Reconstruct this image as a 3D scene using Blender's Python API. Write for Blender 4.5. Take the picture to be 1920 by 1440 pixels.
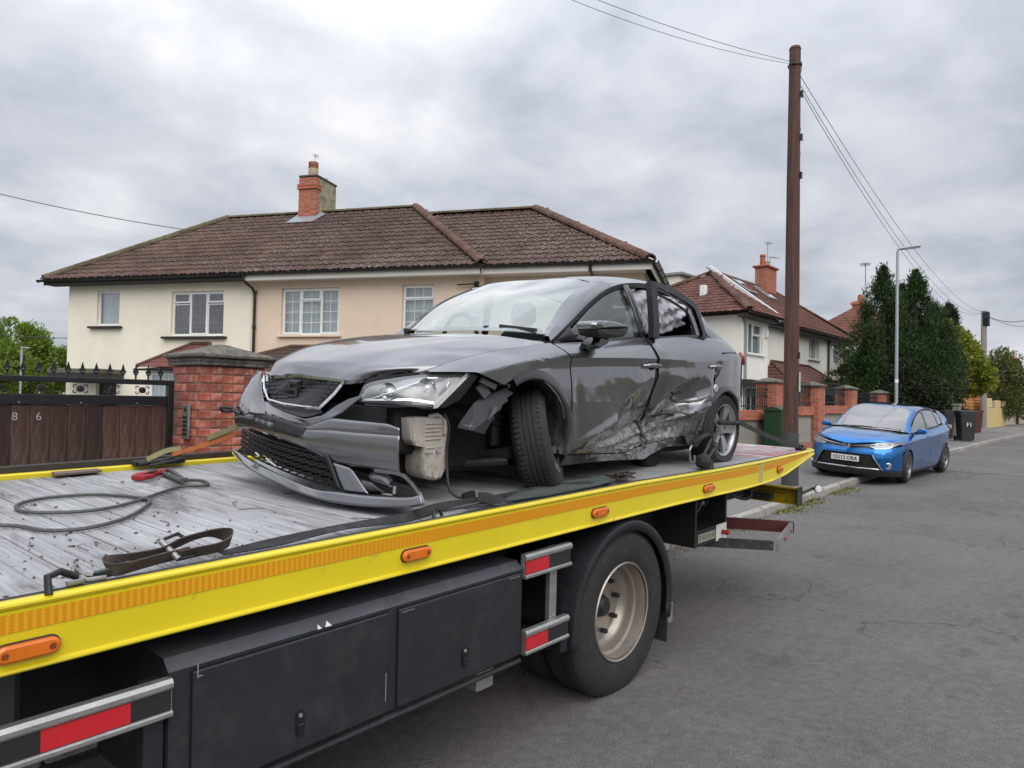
import bpy, bmesh, math, random
import numpy as np
from math import radians, sin, cos, pi, sqrt, atan2
from mathutils import Matrix, Vector

random.seed(7)
rng = np.random.default_rng(7)
scene = bpy.context.scene
COL = scene.collection
for _o in list(bpy.data.objects):
    bpy.data.objects.remove(_o, do_unlink=True)

# ------------------------------------------------------------------ camera
cam_d = bpy.data.cameras.new('camera')
cam_d.sensor_width = 36.0
cam_d.lens = 25.588
cam_d.clip_end = 3000
cam_d.clip_start = 0.05
cam = bpy.data.objects.new('camera', cam_d)
COL.objects.link(cam)
cam.matrix_world = Matrix((
    (0.65006, -0.03095, -0.75925, 0.0),
    (-0.75959, 0.00113, -0.65040, 0.0),
    (0.02099, 0.99952, -0.02278, 1.887),
    (0, 0, 0, 1)))
scene.camera = cam

# ------------------------------------------------------------------ world: overcast sky
SUN_EL, SUN_AZ = radians(42), radians(-125)     # azimuth measured from +X towards +Y
w = bpy.data.worlds.new('World')
scene.world = w
w.use_nodes = True
nt = w.node_tree
for n_ in list(nt.nodes):
    nt.nodes.remove(n_)
def N(nt, t, **kw):
    n = nt.nodes.new(t)
    for k, v in kw.items():
        setattr(n, k, v)
    return n
def vmath(nt, op, a, b=None):
    n = N(nt, 'ShaderNodeVectorMath', operation=op)
    for i, s in enumerate((a, b)):
        if s is None: continue
        if hasattr(s, 'is_output'): nt.links.new(s, n.inputs[i])
        else: n.inputs[i].default_value = s
    return n
def fmath(nt, op, a, b=None, clamp=False):
    n = N(nt, 'ShaderNodeMath', operation=op, use_clamp=clamp)
    for i, s in enumerate((a, b)):
        if s is None: continue
        if hasattr(s, 'is_output'): nt.links.new(s, n.inputs[i])
        else: n.inputs[i].default_value = s
    return n.outputs[0]
def ramp(nt, fac, stops, interp='LINEAR'):
    n = N(nt, 'ShaderNodeValToRGB')
    n.color_ramp.interpolation = interp
    els = n.color_ramp.elements
    while len(els) > 1: els.remove(els[0])
    els[0].position = stops[0][0]; els[0].color = tuple(stops[0][1]) + (1,) if len(stops[0][1]) == 3 else stops[0][1]
    for p_, c_ in stops[1:]:
        e_ = els.new(p_); e_.color = tuple(c_) + (1,) if len(c_) == 3 else c_
    nt.links.new(fac, n.inputs[0])
    return n.outputs[0]
def g3(v): return (v, v, v)

tc = N(nt, 'ShaderNodeTexCoord')
sep = N(nt, 'ShaderNodeSeparateXYZ')
nt.links.new(tc.outputs['Generated'], sep.inputs[0])
zc = fmath(nt, 'MAXIMUM', fmath(nt, 'ADD', sep.outputs[2], 0.22), 0.05)
px_ = fmath(nt, 'DIVIDE', sep.outputs[0], zc)
py_ = fmath(nt, 'DIVIDE', sep.outputs[1], zc)
cmb = N(nt, 'ShaderNodeCombineXYZ')
nt.links.new(px_, cmb.inputs[0]); nt.links.new(py_, cmb.inputs[1])
cmb.inputs[2].default_value = 1.7
def noise(nt, vec, scale, detail=6, rough=.55, dist=0.0, out='Fac'):
    n = N(nt, 'ShaderNodeTexNoise')
    n.inputs['Scale'].default_value = scale
    n.inputs['Detail'].default_value = detail
    n.inputs['Roughness'].default_value = rough
    n.inputs['Distortion'].default_value = dist
    if vec is not None: nt.links.new(vec, n.inputs['Vector'])
    return n.outputs[out]
big = noise(nt, cmb.outputs[0], 0.9, 5, .5, .3)
mid = noise(nt, cmb.outputs[0], 2.7, 7, .52, .25)
cl = fmath(nt, 'ADD', fmath(nt, 'MULTIPLY', big, .5), fmath(nt, 'MULTIPLY', mid, .5))
cloud_col = ramp(nt, cl, [(.36, (.37, .40, .455)), (.43, (.45, .475, .53)), (.49, (.525, .55, .605)),
                          (.55, (.60, .62, .665)), (.64, (.77, .78, .80))])
# overcast skies grow brighter towards the zenith, and there is a pale band low over the horizon
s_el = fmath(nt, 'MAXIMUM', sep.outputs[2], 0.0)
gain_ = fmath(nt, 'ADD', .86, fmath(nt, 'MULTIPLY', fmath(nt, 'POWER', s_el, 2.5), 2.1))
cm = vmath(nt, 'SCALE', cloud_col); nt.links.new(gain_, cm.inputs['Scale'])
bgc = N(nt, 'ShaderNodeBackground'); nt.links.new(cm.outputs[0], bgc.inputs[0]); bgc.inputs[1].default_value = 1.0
sky = N(nt, 'ShaderNodeTexSky', sky_type='NISHITA')
sky.sun_disc = False
sky.sun_elevation = SUN_EL
sky.sun_rotation = pi / 2 - SUN_AZ
bgs = N(nt, 'ShaderNodeBackground'); nt.links.new(sky.outputs[0], bgs.inputs[0]); bgs.inputs[1].default_value = 0.12
cover = ramp(nt, mid, [(.30, g3(.90)), (.45, g3(.97))])
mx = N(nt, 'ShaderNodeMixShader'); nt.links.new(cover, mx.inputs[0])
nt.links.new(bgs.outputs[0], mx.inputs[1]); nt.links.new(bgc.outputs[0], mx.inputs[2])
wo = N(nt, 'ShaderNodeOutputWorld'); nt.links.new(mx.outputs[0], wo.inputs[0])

# ------------------------------------------------------------------ sun behind the clouds
sd = bpy.data.lights.new('sun', 'SUN'); sd.energy = 1.5; sd.angle = radians(60); sd.color = (1.0, .95, .88)
so = bpy.data.objects.new('sun', sd); COL.objects.link(so)
dvec = Vector((cos(SUN_EL) * cos(SUN_AZ), cos(SUN_EL) * sin(SUN_AZ), sin(SUN_EL)))
so.rotation_euler = dvec.to_track_quat('Z', 'Y').to_euler()
so.location = (0, -10, 30)

scene.view_settings.view_transform = 'Standard'
scene.view_settings.look = 'None'
scene.view_settings.exposure = 0.34
scene.view_settings.gamma = 1.0
scene.view_settings.use_curve_mapping = False
scene.cycles.max_bounces = 6
scene.cycles.transparent_max_bounces = 12
scene.cycles.caustics_reflective = False
scene.cycles.caustics_refractive = False

# ------------------------------------------------------------------ materials
MATS = {}
def material(name, base, rough=.6, metal=0.0, var=.12, scale=4.0, c2=None, c2lo=.5, c2hi=.65, c2scale=None,
             bump=0.0, bscale=60.0, coat=0.0, coat_rough=.05, spec=.5, rnd=0.0, emit=None, alpha=None, stretch=None,
             rough_var=.0, island=0.0, detail=6):
    if name in MATS: return MATS[name]
    m = bpy.data.materials.new(name); m.use_nodes = True
    t = m.node_tree; b = t.nodes['Principled BSDF']
    tco = N(t, 'ShaderNodeTexCoord').outputs['Object']
    if stretch:
        mp = N(t, 'ShaderNodeMapping'); mp.inputs['Scale'].default_value = stretch
        t.links.new(tco, mp.inputs[0]); tco = mp.outputs[0]
    nz = noise(t, tco, scale, detail, .6)
    f = N(t, 'ShaderNodeMapRange'); t.links.new(nz, f.inputs[0])
    f.inputs[1].default_value = .25; f.inputs[2].default_value = .75
    f.inputs[3].default_value = 1 - var; f.inputs[4].default_value = 1 + var
    col = tuple(base[:3]) + (1,)
    if c2 is not None:
        n2 = noise(t, tco, c2scale or scale * 1.7, 8, .65, .2)
        fac = ramp(t, n2, [(c2lo, g3(0)), (c2hi, g3(1))])
        mxn = N(t, 'ShaderNodeMix', data_type='RGBA')
        t.links.new(fac, mxn.inputs[0]); mxn.inputs[6].default_value = col; mxn.inputs[7].default_value = tuple(c2[:3]) + (1,)
        src = mxn.outputs[2]
    else:
        rgb = N(t, 'ShaderNodeRGB'); rgb.outputs[0].default_value = col; src = rgb.outputs[0]
    gain = f.outputs[0]
    if rnd:
        oi = N(t, 'ShaderNodeObjectInfo').outputs['Random']
        mr = N(t, 'ShaderNodeMapRange'); t.links.new(oi, mr.inputs[0]); mr.inputs[3].default_value = 1 - rnd; mr.inputs[4].default_value = 1 + rnd
        gain = fmath(t, 'MULTIPLY', gain, mr.outputs[0])
    if island:
        gi = N(t, 'ShaderNodeNewGeometry').outputs['Random Per Island']
        mr = N(t, 'ShaderNodeMapRange'); t.links.new(gi, mr.inputs[0]); mr.inputs[3].default_value = 1 - island; mr.inputs[4].default_value = 1 + island
        gain = fmath(t, 'MULTIPLY', gain, mr.outputs[0])
    sc = vmath(t, 'SCALE', src); t.links.new(gain, sc.inputs['Scale'])
    t.links.new(sc.outputs[0], b.inputs['Base Color'])
    b.inputs['Roughness'].default_value = rough
    if rough_var:
        rv = N(t, 'ShaderNodeMapRange'); t.links.new(noise(t, tco, scale * 2.3, 6, .65), rv.inputs[0])
        rv.inputs[1].default_value = .3; rv.inputs[2].default_value = .7
        rv.inputs[3].default_value = max(.02, rough - rough_var); rv.inputs[4].default_value = min(1, rough + rough_var)
        t.links.new(rv.outputs[0], b.inputs['Roughness'])
    b.inputs['Metallic'].default_value = metal
    b.inputs['Specular IOR Level'].default_value = spec
    b.inputs['Coat Weight'].default_value = coat
    b.inputs['Coat Roughness'].default_value = coat_rough
    if bump:
        bn = N(t, 'ShaderNodeBump'); bn.inputs['Strength'].default_value = bump; bn.inputs['Distance'].default_value = .01
        t.links.new(noise(t, tco, bscale, 5, .6), bn.inputs['Height']); t.links.new(bn.outputs[0], b.inputs['Normal'])
    if emit: b.inputs['Emission Color'].default_value = tuple(emit[:3]) + (1,); b.inputs['Emission Strength'].default_value = emit[3]
    MATS[name] = m
    return m

def glass_mat(name, tint=(.75, .85, .82), gloss=.03, body=(.02, .03, .03), ior=1.5, haze=0.0):
    """thin pane: what is behind it shows through tinted, and it mirrors more at a grazing look"""
    if name in MATS: return MATS[name]
    m = bpy.data.materials.new(name); m.use_nodes = True
    t = m.node_tree
    for n_ in list(t.nodes): t.nodes.remove(n_)
    tr = N(t, 'ShaderNodeBsdfTransparent'); tr.inputs[0].default_value = tuple(tint) + (1,)
    df = N(t, 'ShaderNodeBsdfDiffuse'); df.inputs[0].default_value = tuple(body) + (1,)
    m0 = N(t, 'ShaderNodeMixShader'); m0.inputs[0].default_value = haze
    t.links.new(tr.outputs[0], m0.inputs[1]); t.links.new(df.outputs[0], m0.inputs[2])
    gl = N(t, 'ShaderNodeBsdfGlossy'); gl.inputs['Roughness'].default_value = gloss; gl.inputs[0].default_value = (1, 1, 1, 1)
    bf = N(t, 'ShaderNodeNewGeometry').outputs['Backfacing']
    fr = N(t, 'ShaderNodeFresnel'); t.links.new(fmath(t, 'ADD', ior, fmath(t, 'MULTIPLY', bf, 1 / ior - ior)), fr.inputs[0])
    fr2 = fmath(t, 'MULTIPLY', fr.outputs[0], 1.9, True)
    m1 = N(t, 'ShaderNodeMixShader'); t.links.new(fr2, m1.inputs[0])
    t.links.new(m0.outputs[0], m1.inputs[1]); t.links.new(gl.outputs[0], m1.inputs[2])
    o = N(t, 'ShaderNodeOutputMaterial'); t.links.new(m1.outputs[0], o.inputs[0])
    MATS[name] = m
    return m

# ------------------------------------------------------------------ mesh helpers
class MB:
    def __init__(s): s.v = []; s.f = []; s.m = []
    def add(s, vs, fs, mi=0):
        o = len(s.v); s.v += [tuple(a) for a in vs]; s.f += [tuple(i + o for i in f) for f in fs]; s.m += [mi] * len(fs)
        return s
    def box(s, x0, x1, y0, y1, z0, z1, mi=0, bev=0.0, M=None):
        if bev > 0:
            b = min(bev, abs(x1 - x0) / 2.2, abs(y1 - y0) / 2.2, abs(z1 - z0) / 2.2)
            vs = []
            for sx, X in ((1, x0), (-1, x1)):
                for sy, Y in ((1, y0), (-1, y1)):
                    for sz, Z in ((1, z0), (-1, z1)):
                        vs += [(X, Y + sy * b, Z + sz * b), (X + sx * b, Y, Z + sz * b), (X + sx * b, Y + sy * b, Z)]
            if M is not None: vs = [tuple(M @ Vector(a)) for a in vs]
            def I(i, j, k, a): return ((i * 2 + j) * 2 + k) * 3 + a
            fs = []
            for i in (0, 1):
                q = [I(i, 0, 0, 0), I(i, 0, 1, 0), I(i, 1, 1, 0), I(i, 1, 0, 0)]; fs.append(q if i == 0 else q[::-1])
                q = [I(0, i, 0, 1), I(1, i, 0, 1), I(1, i, 1, 1), I(0, i, 1, 1)]; fs.append(q if i == 0 else q[::-1])
                q = [I(0, 0, i, 2), I(0, 1, i, 2), I(1, 1, i, 2), I(1, 0, i, 2)]; fs.append(q if i == 0 else q[::-1])
            for i in (0, 1):
                for j in (0, 1):
                    fs.append([I(i, j, 0, 0), I(i, j, 1, 0), I(i, j, 1, 1), I(i, j, 0, 1)])
                    fs.append([I(i, 0, j, 0), I(i, 1, j, 0), I(i, 1, j, 2), I(i, 0, j, 2)])
                    fs.append([I(0, i, j, 1), I(1, i, j, 1), I(1, i, j, 2), I(0, i, j, 2)])
                    for k in (0, 1):
                        fs.append([I(i, j, k, 0), I(i, j, k, 1), I(i, j, k, 2)])
            s.add(vs, fs, mi); return s
        vs = [(x, y, z) for x in (x0, x1) for y in (y0, y1) for z in (z0, z1)]
        if M is not None: vs = [tuple(M @ Vector(a)) for a in vs]
        s.add(vs, [(0, 1, 3, 2), (4, 6, 7, 5), (0, 4, 5, 1), (2, 3, 7, 6), (0, 2, 6, 4), (1, 5, 7, 3)], mi)
        return s
    def tube(s, pts, r, n=8, mi=0, caps=True, closed=False, flat=None):
        """flat=(w,h): rectangular section, w along the side direction, h along the up direction"""
        P = [Vector(p) for p in pts]; k = len(P)
        rs = r if isinstance(r, (list, tuple)) else [r] * k
        up = None; vs = []
        for i in range(k):
            if closed: d = P[(i + 1) % k] - P[i - 1]
            else: d = P[min(i + 1, k - 1)] - P[max(i - 1, 0)]
            if d.length < 1e-9: d = Vector((0, 0, 1))
            d.normalize()
            if up is None:
                ref = Vector((0, 0, 1)) if abs(d.z) < .9 else Vector((1, 0, 0))
                up = (ref - d * ref.dot(d)).normalized()
            else:
                up = up - d * up.dot(d)
                if up.length < 1e-6: up = Vector((0, 0, 1)) - d * d.z
                up.normalize()
            sd_ = d.cross(up)
            if flat:
                ww, hh = flat
                for a, b in ((-1, -1), (1, -1), (1, 1), (-1, 1)): vs.append(P[i] + sd_ * (a * ww / 2) + up * (b * hh / 2))
            else:
                for j in range(n):
                    a = 2 * pi * j / n
                    vs.append(P[i] + (sd_ * cos(a) + up * sin(a)) * rs[i])
        nn = 4 if flat else n
        fs = []
        for i in range(k if closed else k - 1):
            a0 = i * nn; b0 = ((i + 1) % k) * nn
            for j in range(nn): fs.append((a0 + j, a0 + (j + 1) % nn, b0 + (j + 1) % nn, b0 + j))
        if caps and not closed:
            fs.append(tuple(range(nn))[::-1]); fs.append(tuple((k - 1) * nn + j for j in range(nn)))
        s.add(vs, fs, mi); return s
    def lathe(s, prof, n=32, mi=0, axis='Y', M=None, mis=None, closed=False):
        """prof: (radius, offset along axis)"""
        vs = []
        for r_, h in prof:
            for j in range(n):
                a = 2 * pi * j / n
                if axis == 'Y': vs.append((r_ * cos(a), h, r_ * sin(a)))
                elif axis == 'Z': vs.append((r_ * cos(a), r_ * sin(a), h))
                else: vs.append((h, r_ * cos(a), r_ * sin(a)))
        if M is not None: vs = [tuple(M @ Vector(a)) for a in vs]
        o = len(s.v); s.v += vs
        K = len(prof)
        for i in range(K if closed else K - 1):
            i2 = (i + 1) % K
            for j in range(n):
                s.f.append((o + i * n + j, o + i * n + (j + 1) % n, o + i2 * n + (j + 1) % n, o + i2 * n + j))
                s.m.append(mis[i] if mis else mi)
        return s
    def prism(s, poly, fn, a, b, mi=0):
        """poly: 2D outline; fn(x, y, t) -> 3D point, for t=a and t=b"""
        n = len(poly)
        vs = [fn(x, y, a) for x, y in poly] + [fn(x, y, b) for x, y in poly]
        s.add(vs, [tuple(range(n)), tuple(range(2 * n - 1, n - 1, -1))] + [(i, i + n, (i + 1) % n + n, (i + 1) % n) for i in range(n)], mi)
        return s
    def grid(s, rows, mi=0):
        n = len(rows[0]); vs = [p for r_ in rows for p in r_]
        s.add(vs, [(i * n + j, i * n + j + 1, (i + 1) * n + j + 1, (i + 1) * n + j) for i in range(len(rows) - 1) for j in range(n - 1)], mi)
        return s
    def mesh(s, name, mats, smooth=False, auto=35, fix=True):
        me = bpy.data.meshes.new(name)
        me.from_pydata([tuple(a) for a in s.v], [], s.f)
        for m in (mats if isinstance(mats, (list, tuple)) else [mats]): me.materials.append(m)
        if any(s.m): me.polygons.foreach_set('material_index', s.m)
        if fix:
            bm_ = bmesh.new(); bm_.from_mesh(me); bmesh.ops.recalc_face_normals(bm_, faces=bm_.faces); bm_.to_mesh(me); bm_.free()
        if smooth:
            me.polygons.foreach_set('use_smooth', [True] * len(me.polygons))
            try: me.set_sharp_from_angle(angle=radians(auto))
            except Exception: pass
        me.update()
        return me
    def build(s, name, mats, parent=None, smooth=False, auto=35, loc=None, fix=True, solid=0.0, sub=0, off=-1):
        o = link(name, s.mesh(name, mats, smooth, auto, fix), parent)
        if loc is not None: o.location = loc
        if sub:
            md = o.modifiers.new('sub', 'SUBSURF'); md.levels = sub; md.render_levels = sub
        if solid:
            md = o.modifiers.new('solid', 'SOLIDIFY'); md.thickness = solid; md.offset = off
        return o
def link(name, me, parent=None, M=None):
    o = bpy.data.objects.new(name, me); COL.objects.link(o)
    if parent is not None: o.parent = parent
    if M is not None: o.matrix_local = M
    return o
def thing(name, label, cat, loc=(0, 0, 0), group=None, M=None, rotz=None):
    o = bpy.data.objects.new(name, None); COL.objects.link(o)
    o.empty_display_size = .2
    if M is not None: o.matrix_world = M
    else:
        o.location = loc
        if rotz is not None: o.rotation_euler = (0, 0, rotz)
    o['label'] = label; o['category'] = cat
    if group: o['group'] = group
    return o
def tag(o, label, cat, group=None):
    o['label'] = label; o['category'] = cat
    if group: o['group'] = group
    return o
def structure(o): o['kind'] = 'structure'; return o
def stuff(o, label=None, cat=None):
    o['kind'] = 'stuff'
    if label: o['label'] = label
    if cat: o['category'] = cat
    return o
def copy_tree(o, parent=None):
    c = o.copy(); COL.objects.link(c)
    if parent is not None: c.parent = parent
    for ch in list(o.children): copy_tree(ch, c)
    return c
def catmull(pts, n):
    """pts: list of tuples; returns n+1 points through them, evenly in parameter"""
    P = np.array(pts, float); k = len(P)
    if k == 2:
        t = np.linspace(0, 1, n + 1)[:, None]; return P[0] * (1 - t) + P[1] * t
    out = []
    for i in range(n + 1):
        x = i / n * (k - 1); a = min(int(x), k - 2); t = x - a
        p1, p2 = P[a], P[a + 1]
        p0 = P[a - 1] if a > 0 else 2 * p1 - p2
        p3 = P[a + 2] if a + 2 < k else 2 * p2 - p1
        out.append(.5 * ((2 * p1) + (-p0 + p2) * t + (2 * p0 - 5 * p1 + 4 * p2 - p3) * t * t + (-p0 + 3 * p1 - 3 * p2 + p3) * t ** 3))
    return np.array(out)
def polyres(pts, n):
    """resample a polyline to n+1 points evenly by length"""
    P = np.array(pts, float); d = np.r_[0, np.cumsum(np.linalg.norm(np.diff(P, axis=0), axis=1))]
    t = np.linspace(0, d[-1], n + 1)
    return np.stack([np.interp(t, d, P[:, i]) for i in range(P.shape[1])], 1)
def net(ctrl, nu, nv):
    """bicubic sheet through a control net: list of rows of 3D points"""
    rows = [catmull(r_, nv) for r_ in ctrl]
    cols = [catmull([r_[j] for r_ in rows], nu) for j in range(nv + 1)]
    return [[tuple(cols[j][i]) for j in range(nv + 1)] for i in range(nu + 1)]
def interp(tab, x):
    return float(np.interp(x, [a for a, _ in tab], [b for _, b in tab]))
def smooth_tab(tab):
    """smooth function through (x, y) pairs"""
    xs = np.array([a for a, _ in tab], float); ys = np.array([b for _, b in tab], float)
    m = np.gradient(ys, xs)
    def f(x):
        x = min(max(x, xs[0]), xs[-1]); i = min(int(np.searchsorted(xs, x, 'right')) - 1, len(xs) - 2)
        h = xs[i + 1] - xs[i]; t = (x - xs[i]) / h
        return float((2 * t**3 - 3 * t**2 + 1) * ys[i] + (t**3 - 2 * t**2 + t) * h * m[i] + (-2 * t**3 + 3 * t**2) * ys[i + 1] + (t**3 - t**2) * h * m[i + 1])
    return f
GT = [(-60, -1.2), (-20, -.45), (0, 0), (20, .532), (32, .66), (60, .74), (120, .8), (400, .8)]
def gz(x): return interp(GT, x)
def text_mesh(txt, size, depth=.004, font_scale_x=1.0, bold=0.0):
    cu = bpy.data.curves.new('lettering', 'FONT'); cu.body = txt; cu.size = size; cu.extrude = depth; cu.align_x = 'CENTER'; cu.align_y = 'CENTER'
    cu.resolution_u = 3; cu.offset = bold
    o = bpy.data.objects.new('lettering', cu); COL.objects.link(o)
    dg = bpy.context.evaluated_depsgraph_get()
    me = bpy.data.meshes.new_from_object(o.evaluated_get(dg))
    bpy.data.objects.remove(o, do_unlink=True)
    if font_scale_x != 1.0:
        for v in me.vertices: v.co.x *= font_scale_x
    return me

# ================================================================== ground, road, pavement, kerb
def asphalt_mat(name, base, crack=True, scale_=1.0):
    m = bpy.data.materials.new(name); m.use_nodes = True
    t = m.node_tree; b = t.nodes['Principled BSDF']
    co = N(t, 'ShaderNodeTexCoord').outputs['Object']
    fine = noise(t, co, 140, 3, .7); med = noise(t, co, 16, 5, .6); large = noise(t, co, .55, 4, .55)
    g = fmath(t, 'ADD', fmath(t, 'MULTIPLY', fine, .8), fmath(t, 'MULTIPLY', med, .6))
    g = fmath(t, 'ADD', g, fmath(t, 'MULTIPLY', large, .55))
    col = ramp(t, fmath(t, 'MULTIPLY', g, .52), [(.30, tuple(c * .42 for c in base)), (.5, base), (.72, tuple(min(1, c * 1.7) for c in base))])
    # pale stones in the surface
    vo = N(t, 'ShaderNodeTexVoronoi', feature='F1'); vo.inputs['Scale'].default_value = 75; t.links.new(co, vo.inputs['Vector'])
    st = ramp(t, vo.outputs['Distance'], [(.0, g3(1)), (.16, g3(1)), (.24, g3(0))])
    vc = N(t, 'ShaderNodeSeparateColor'); t.links.new(vo.outputs['Color'], vc.inputs[0])
    sel = ramp(t, vc.outputs[0], [(.78, g3(0)), (.86, g3(1))])
    stf = fmath(t, 'MULTIPLY', st, fmath(t, 'MULTIPLY', sel, .4))
    mx1 = N(t, 'ShaderNodeMix', data_type='RGBA'); t.links.new(stf, mx1.inputs[0]); t.links.new(col, mx1.inputs[6]); mx1.inputs[7].default_value = tuple(min(1, c * 3.2) for c in base) + (1,)
    out = mx1.outputs[2]
    if crack:
        wv = N(t, 'ShaderNodeMapping'); t.links.new(co, wv.inputs[0])
        nd = noise(t, co, 1.6, 6, .7, 0, 'Color'); sN = vmath(t, 'SCALE', nd); sN.inputs['Scale'].default_value = .7; ad = vmath(t, 'ADD', co, sN.outputs[0])
        v2 = N(t, 'ShaderNodeTexVoronoi', feature='DISTANCE_TO_EDGE'); v2.inputs['Scale'].default_value = .85; t.links.new(ad.outputs[0], v2.inputs['Vector'])
        ck = ramp(t, v2.outputs['Distance'], [(.0, g3(1)), (.004, g3(.8)), (.010, g3(0))])
        mask = ramp(t, noise(t, co, .5, 2, .5), [(.48, g3(0)), (.58, g3(1))])
        ck = fmath(t, 'MULTIPLY', ck, mask)
        sx = N(t, 'ShaderNodeSeparateXYZ'); t.links.new(co, sx.inputs[0])
        wob = fmath(t, 'MULTIPLY', noise(t, co, 1.1, 3, .5), .25)
        seam = fmath(t, 'ABSOLUTE', fmath(t, 'SUBTRACT', fmath(t, 'ADD', sx.outputs[0], wob), 19.05))
        sm = ramp(t, seam, [(.0, g3(1)), (.03, g3(.9)), (.07, g3(0))])
        ck = fmath(t, 'MAXIMUM', ck, sm)
        ck = fmath(t, 'MULTIPLY', ck, .75)
        mx2 = N(t, 'ShaderNodeMix', data_type='RGBA'); t.links.new(ck, mx2.inputs[0]); t.links.new(out, mx2.inputs[6]); mx2.inputs[7].default_value = (.02, .02, .02, 1)
        out = mx2.outputs[2]
        # oil and tyre-rubber stains
        stn = ramp(t, noise(t, co, 1.7, 6, .65), [(.60, g3(0)), (.72, g3(.45))])
        mx3 = N(t, 'ShaderNodeMix', data_type='RGBA'); t.links.new(stn, mx3.inputs[0]); t.links.new(out, mx3.inputs[6]); mx3.inputs[7].default_value = (.03, .028, .026, 1)
        out = mx3.outputs[2]
    t.links.new(out, b.inputs['Base Color']); b.inputs['Roughness'].default_value = .86; b.inputs['Specular IOR Level'].default_value = .35
    bn = N(t, 'ShaderNodeBump'); bn.inputs['Strength'].default_value = .7; bn.inputs['Distance'].default_value = .008
    t.links.new(fmath(t, 'ADD', fine, fmath(t, 'MULTIPLY', vo.outputs['Distance'], 1.2)), bn.inputs['Height']); t.links.new(bn.outputs[0], b.inputs['Normal'])
    return m
ASPHALT = asphalt_mat('road_asphalt', (.130, .121, .117))
PAVE = asphalt_mat('pavement_asphalt', (.175, .165, .158), crack=False)

def sheet(name, x0, x1, y0, y1, dz, mat, xs=None, skirt=0):
    X = xs or [-60, -40, -20, -10, 0, 5, 10, 15, 20, 26, 32, 45, 60, 90, 120, 200, 400]
    X = sorted(set([x0, x1] + [x for x in X if x0 < x < x1]))
    b = MB().grid([[(x, y0, gz(x) + dz), (x, y1, gz(x) + dz)] for x in X])
    if skirt:
        b.grid([[(x, y0, gz(x) + dz), (x, y0, gz(x) + dz - skirt)] for x in X])
    return structure(b.build(name, mat))
GRASS = material('grass_earth', (.07, .085, .03), .95, c2=(.10, .085, .05), scale=3, bump=.5, bscale=30)
gr = MB().grid([[(x, y, gz(x) - .03) for y in (-400, -60, -9, 0, 9, 30, 60, 400)] for x in (-400, -60, -20, 0, 20, 32, 60, 120, 400, 900)])
structure(gr.build('ground', GRASS))
sheet('road', -60, 260, -5.5, 4.12, 0.0, ASPHALT)
sheet('pavement', -60, 260, 4.21, 7.0, .098, PAVE)
sheet('garden_ground', -30, 120, 7.0, 24, .10, PAVE)

# kerb: each stone its own piece while it can be told apart, then one long run
KERB = material('kerb_concrete', (.30, .28, .25), .9, var=.25, scale=8, c2=(.13, .125, .11), c2lo=.5, c2hi=.7, bump=.6, bscale=70, rnd=.16)
kerb = structure(thing('kerb', 'x', 'x')); del kerb['label']; del kerb['category']; kerb.name = 'kerb'
kerb.location = (0, 4.16, 0)
km = MB().box(-.449, .449, -.06, .06, -.2, .118, bev=.016).mesh('kerb_stone', KERB)
x = -1.0
while x < 46:
    o = link('kerb_stone', km, kerb)
    sl = (gz(x + .5) - gz(x - .5))
    o.location = (x, random.uniform(-.006, .006), gz(x) + random.uniform(-.006, .006)); o.rotation_euler = (random.uniform(-.03, .03), -atan2(sl, 1), random.uniform(-.008, .008))
    x += .915
far = MB().grid([[(xx, -.06, gz(xx) + .0), (xx, -.06, gz(xx) + .115), (xx, .06, gz(xx) + .118)] for xx in (46, 60, 90, 200)])
stuff(far.build('far_kerb_run', KERB, kerb))

# weeds and moss in the gutter beside the kerb
WEED = material('gutter_weed', (.16, .17, .045), .9, island=.45, scale=2)
wb = MB()
for i in range(1500):
    x = 9.2 + 5.3 * (random.random() ** 1.0); y = 4.1 - abs(random.gauss(0, .13)) - .0
    if math.sin(x * 2.3) + math.sin(x * 5.1 + 1) * .7 < random.uniform(-1.3, .6): continue
    z = gz(x); a = random.uniform(0, pi); h = random.uniform(.015, .05); ww = random.uniform(.006, .016)
    dx, dy = cos(a) * ww, sin(a) * ww; lx, ly = random.uniform(-.04, .04), random.uniform(-.04, .04)
    wb.add([(x - dx, y - dy, z), (x + dx, y + dy, z), (x + lx, y + ly, z + h)], [(0, 1, 2)])
o = stuff(wb.build('gutter_weeds', WEED, fix=False), 'yellow green weeds and moss growing along the kerb behind the truck', 'weeds')
LEAF = material('dry_leaf', (.20, .10, .05), .9, island=.5, scale=2)
lb = MB()
for i in range(420):
    x = random.gauss(7.9, .7); y = 4.07 - abs(random.gauss(0, .13)); z = gz(x) + .004
    if random.random() < .35: x = random.uniform(9, 22); y = 4.08 - abs(random.gauss(0, .08)); z = gz(x) + .004
    a = random.uniform(0, 2 * pi); s_ = random.uniform(.008, .022)
    P = [(x + cos(a + k * pi / 2) * s_ * (1 if k % 2 else .6), y + sin(a + k * pi / 2) * s_ * (1 if k % 2 else .6), z + random.uniform(0, .014)) for k in range(4)]
    lb.add(P, [(0, 1, 2, 3)])
stuff(lb.build('gutter_litter', LEAF, fix=False), 'brown dead leaves and grit lying in the gutter by the kerb', 'leaf litter')

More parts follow.
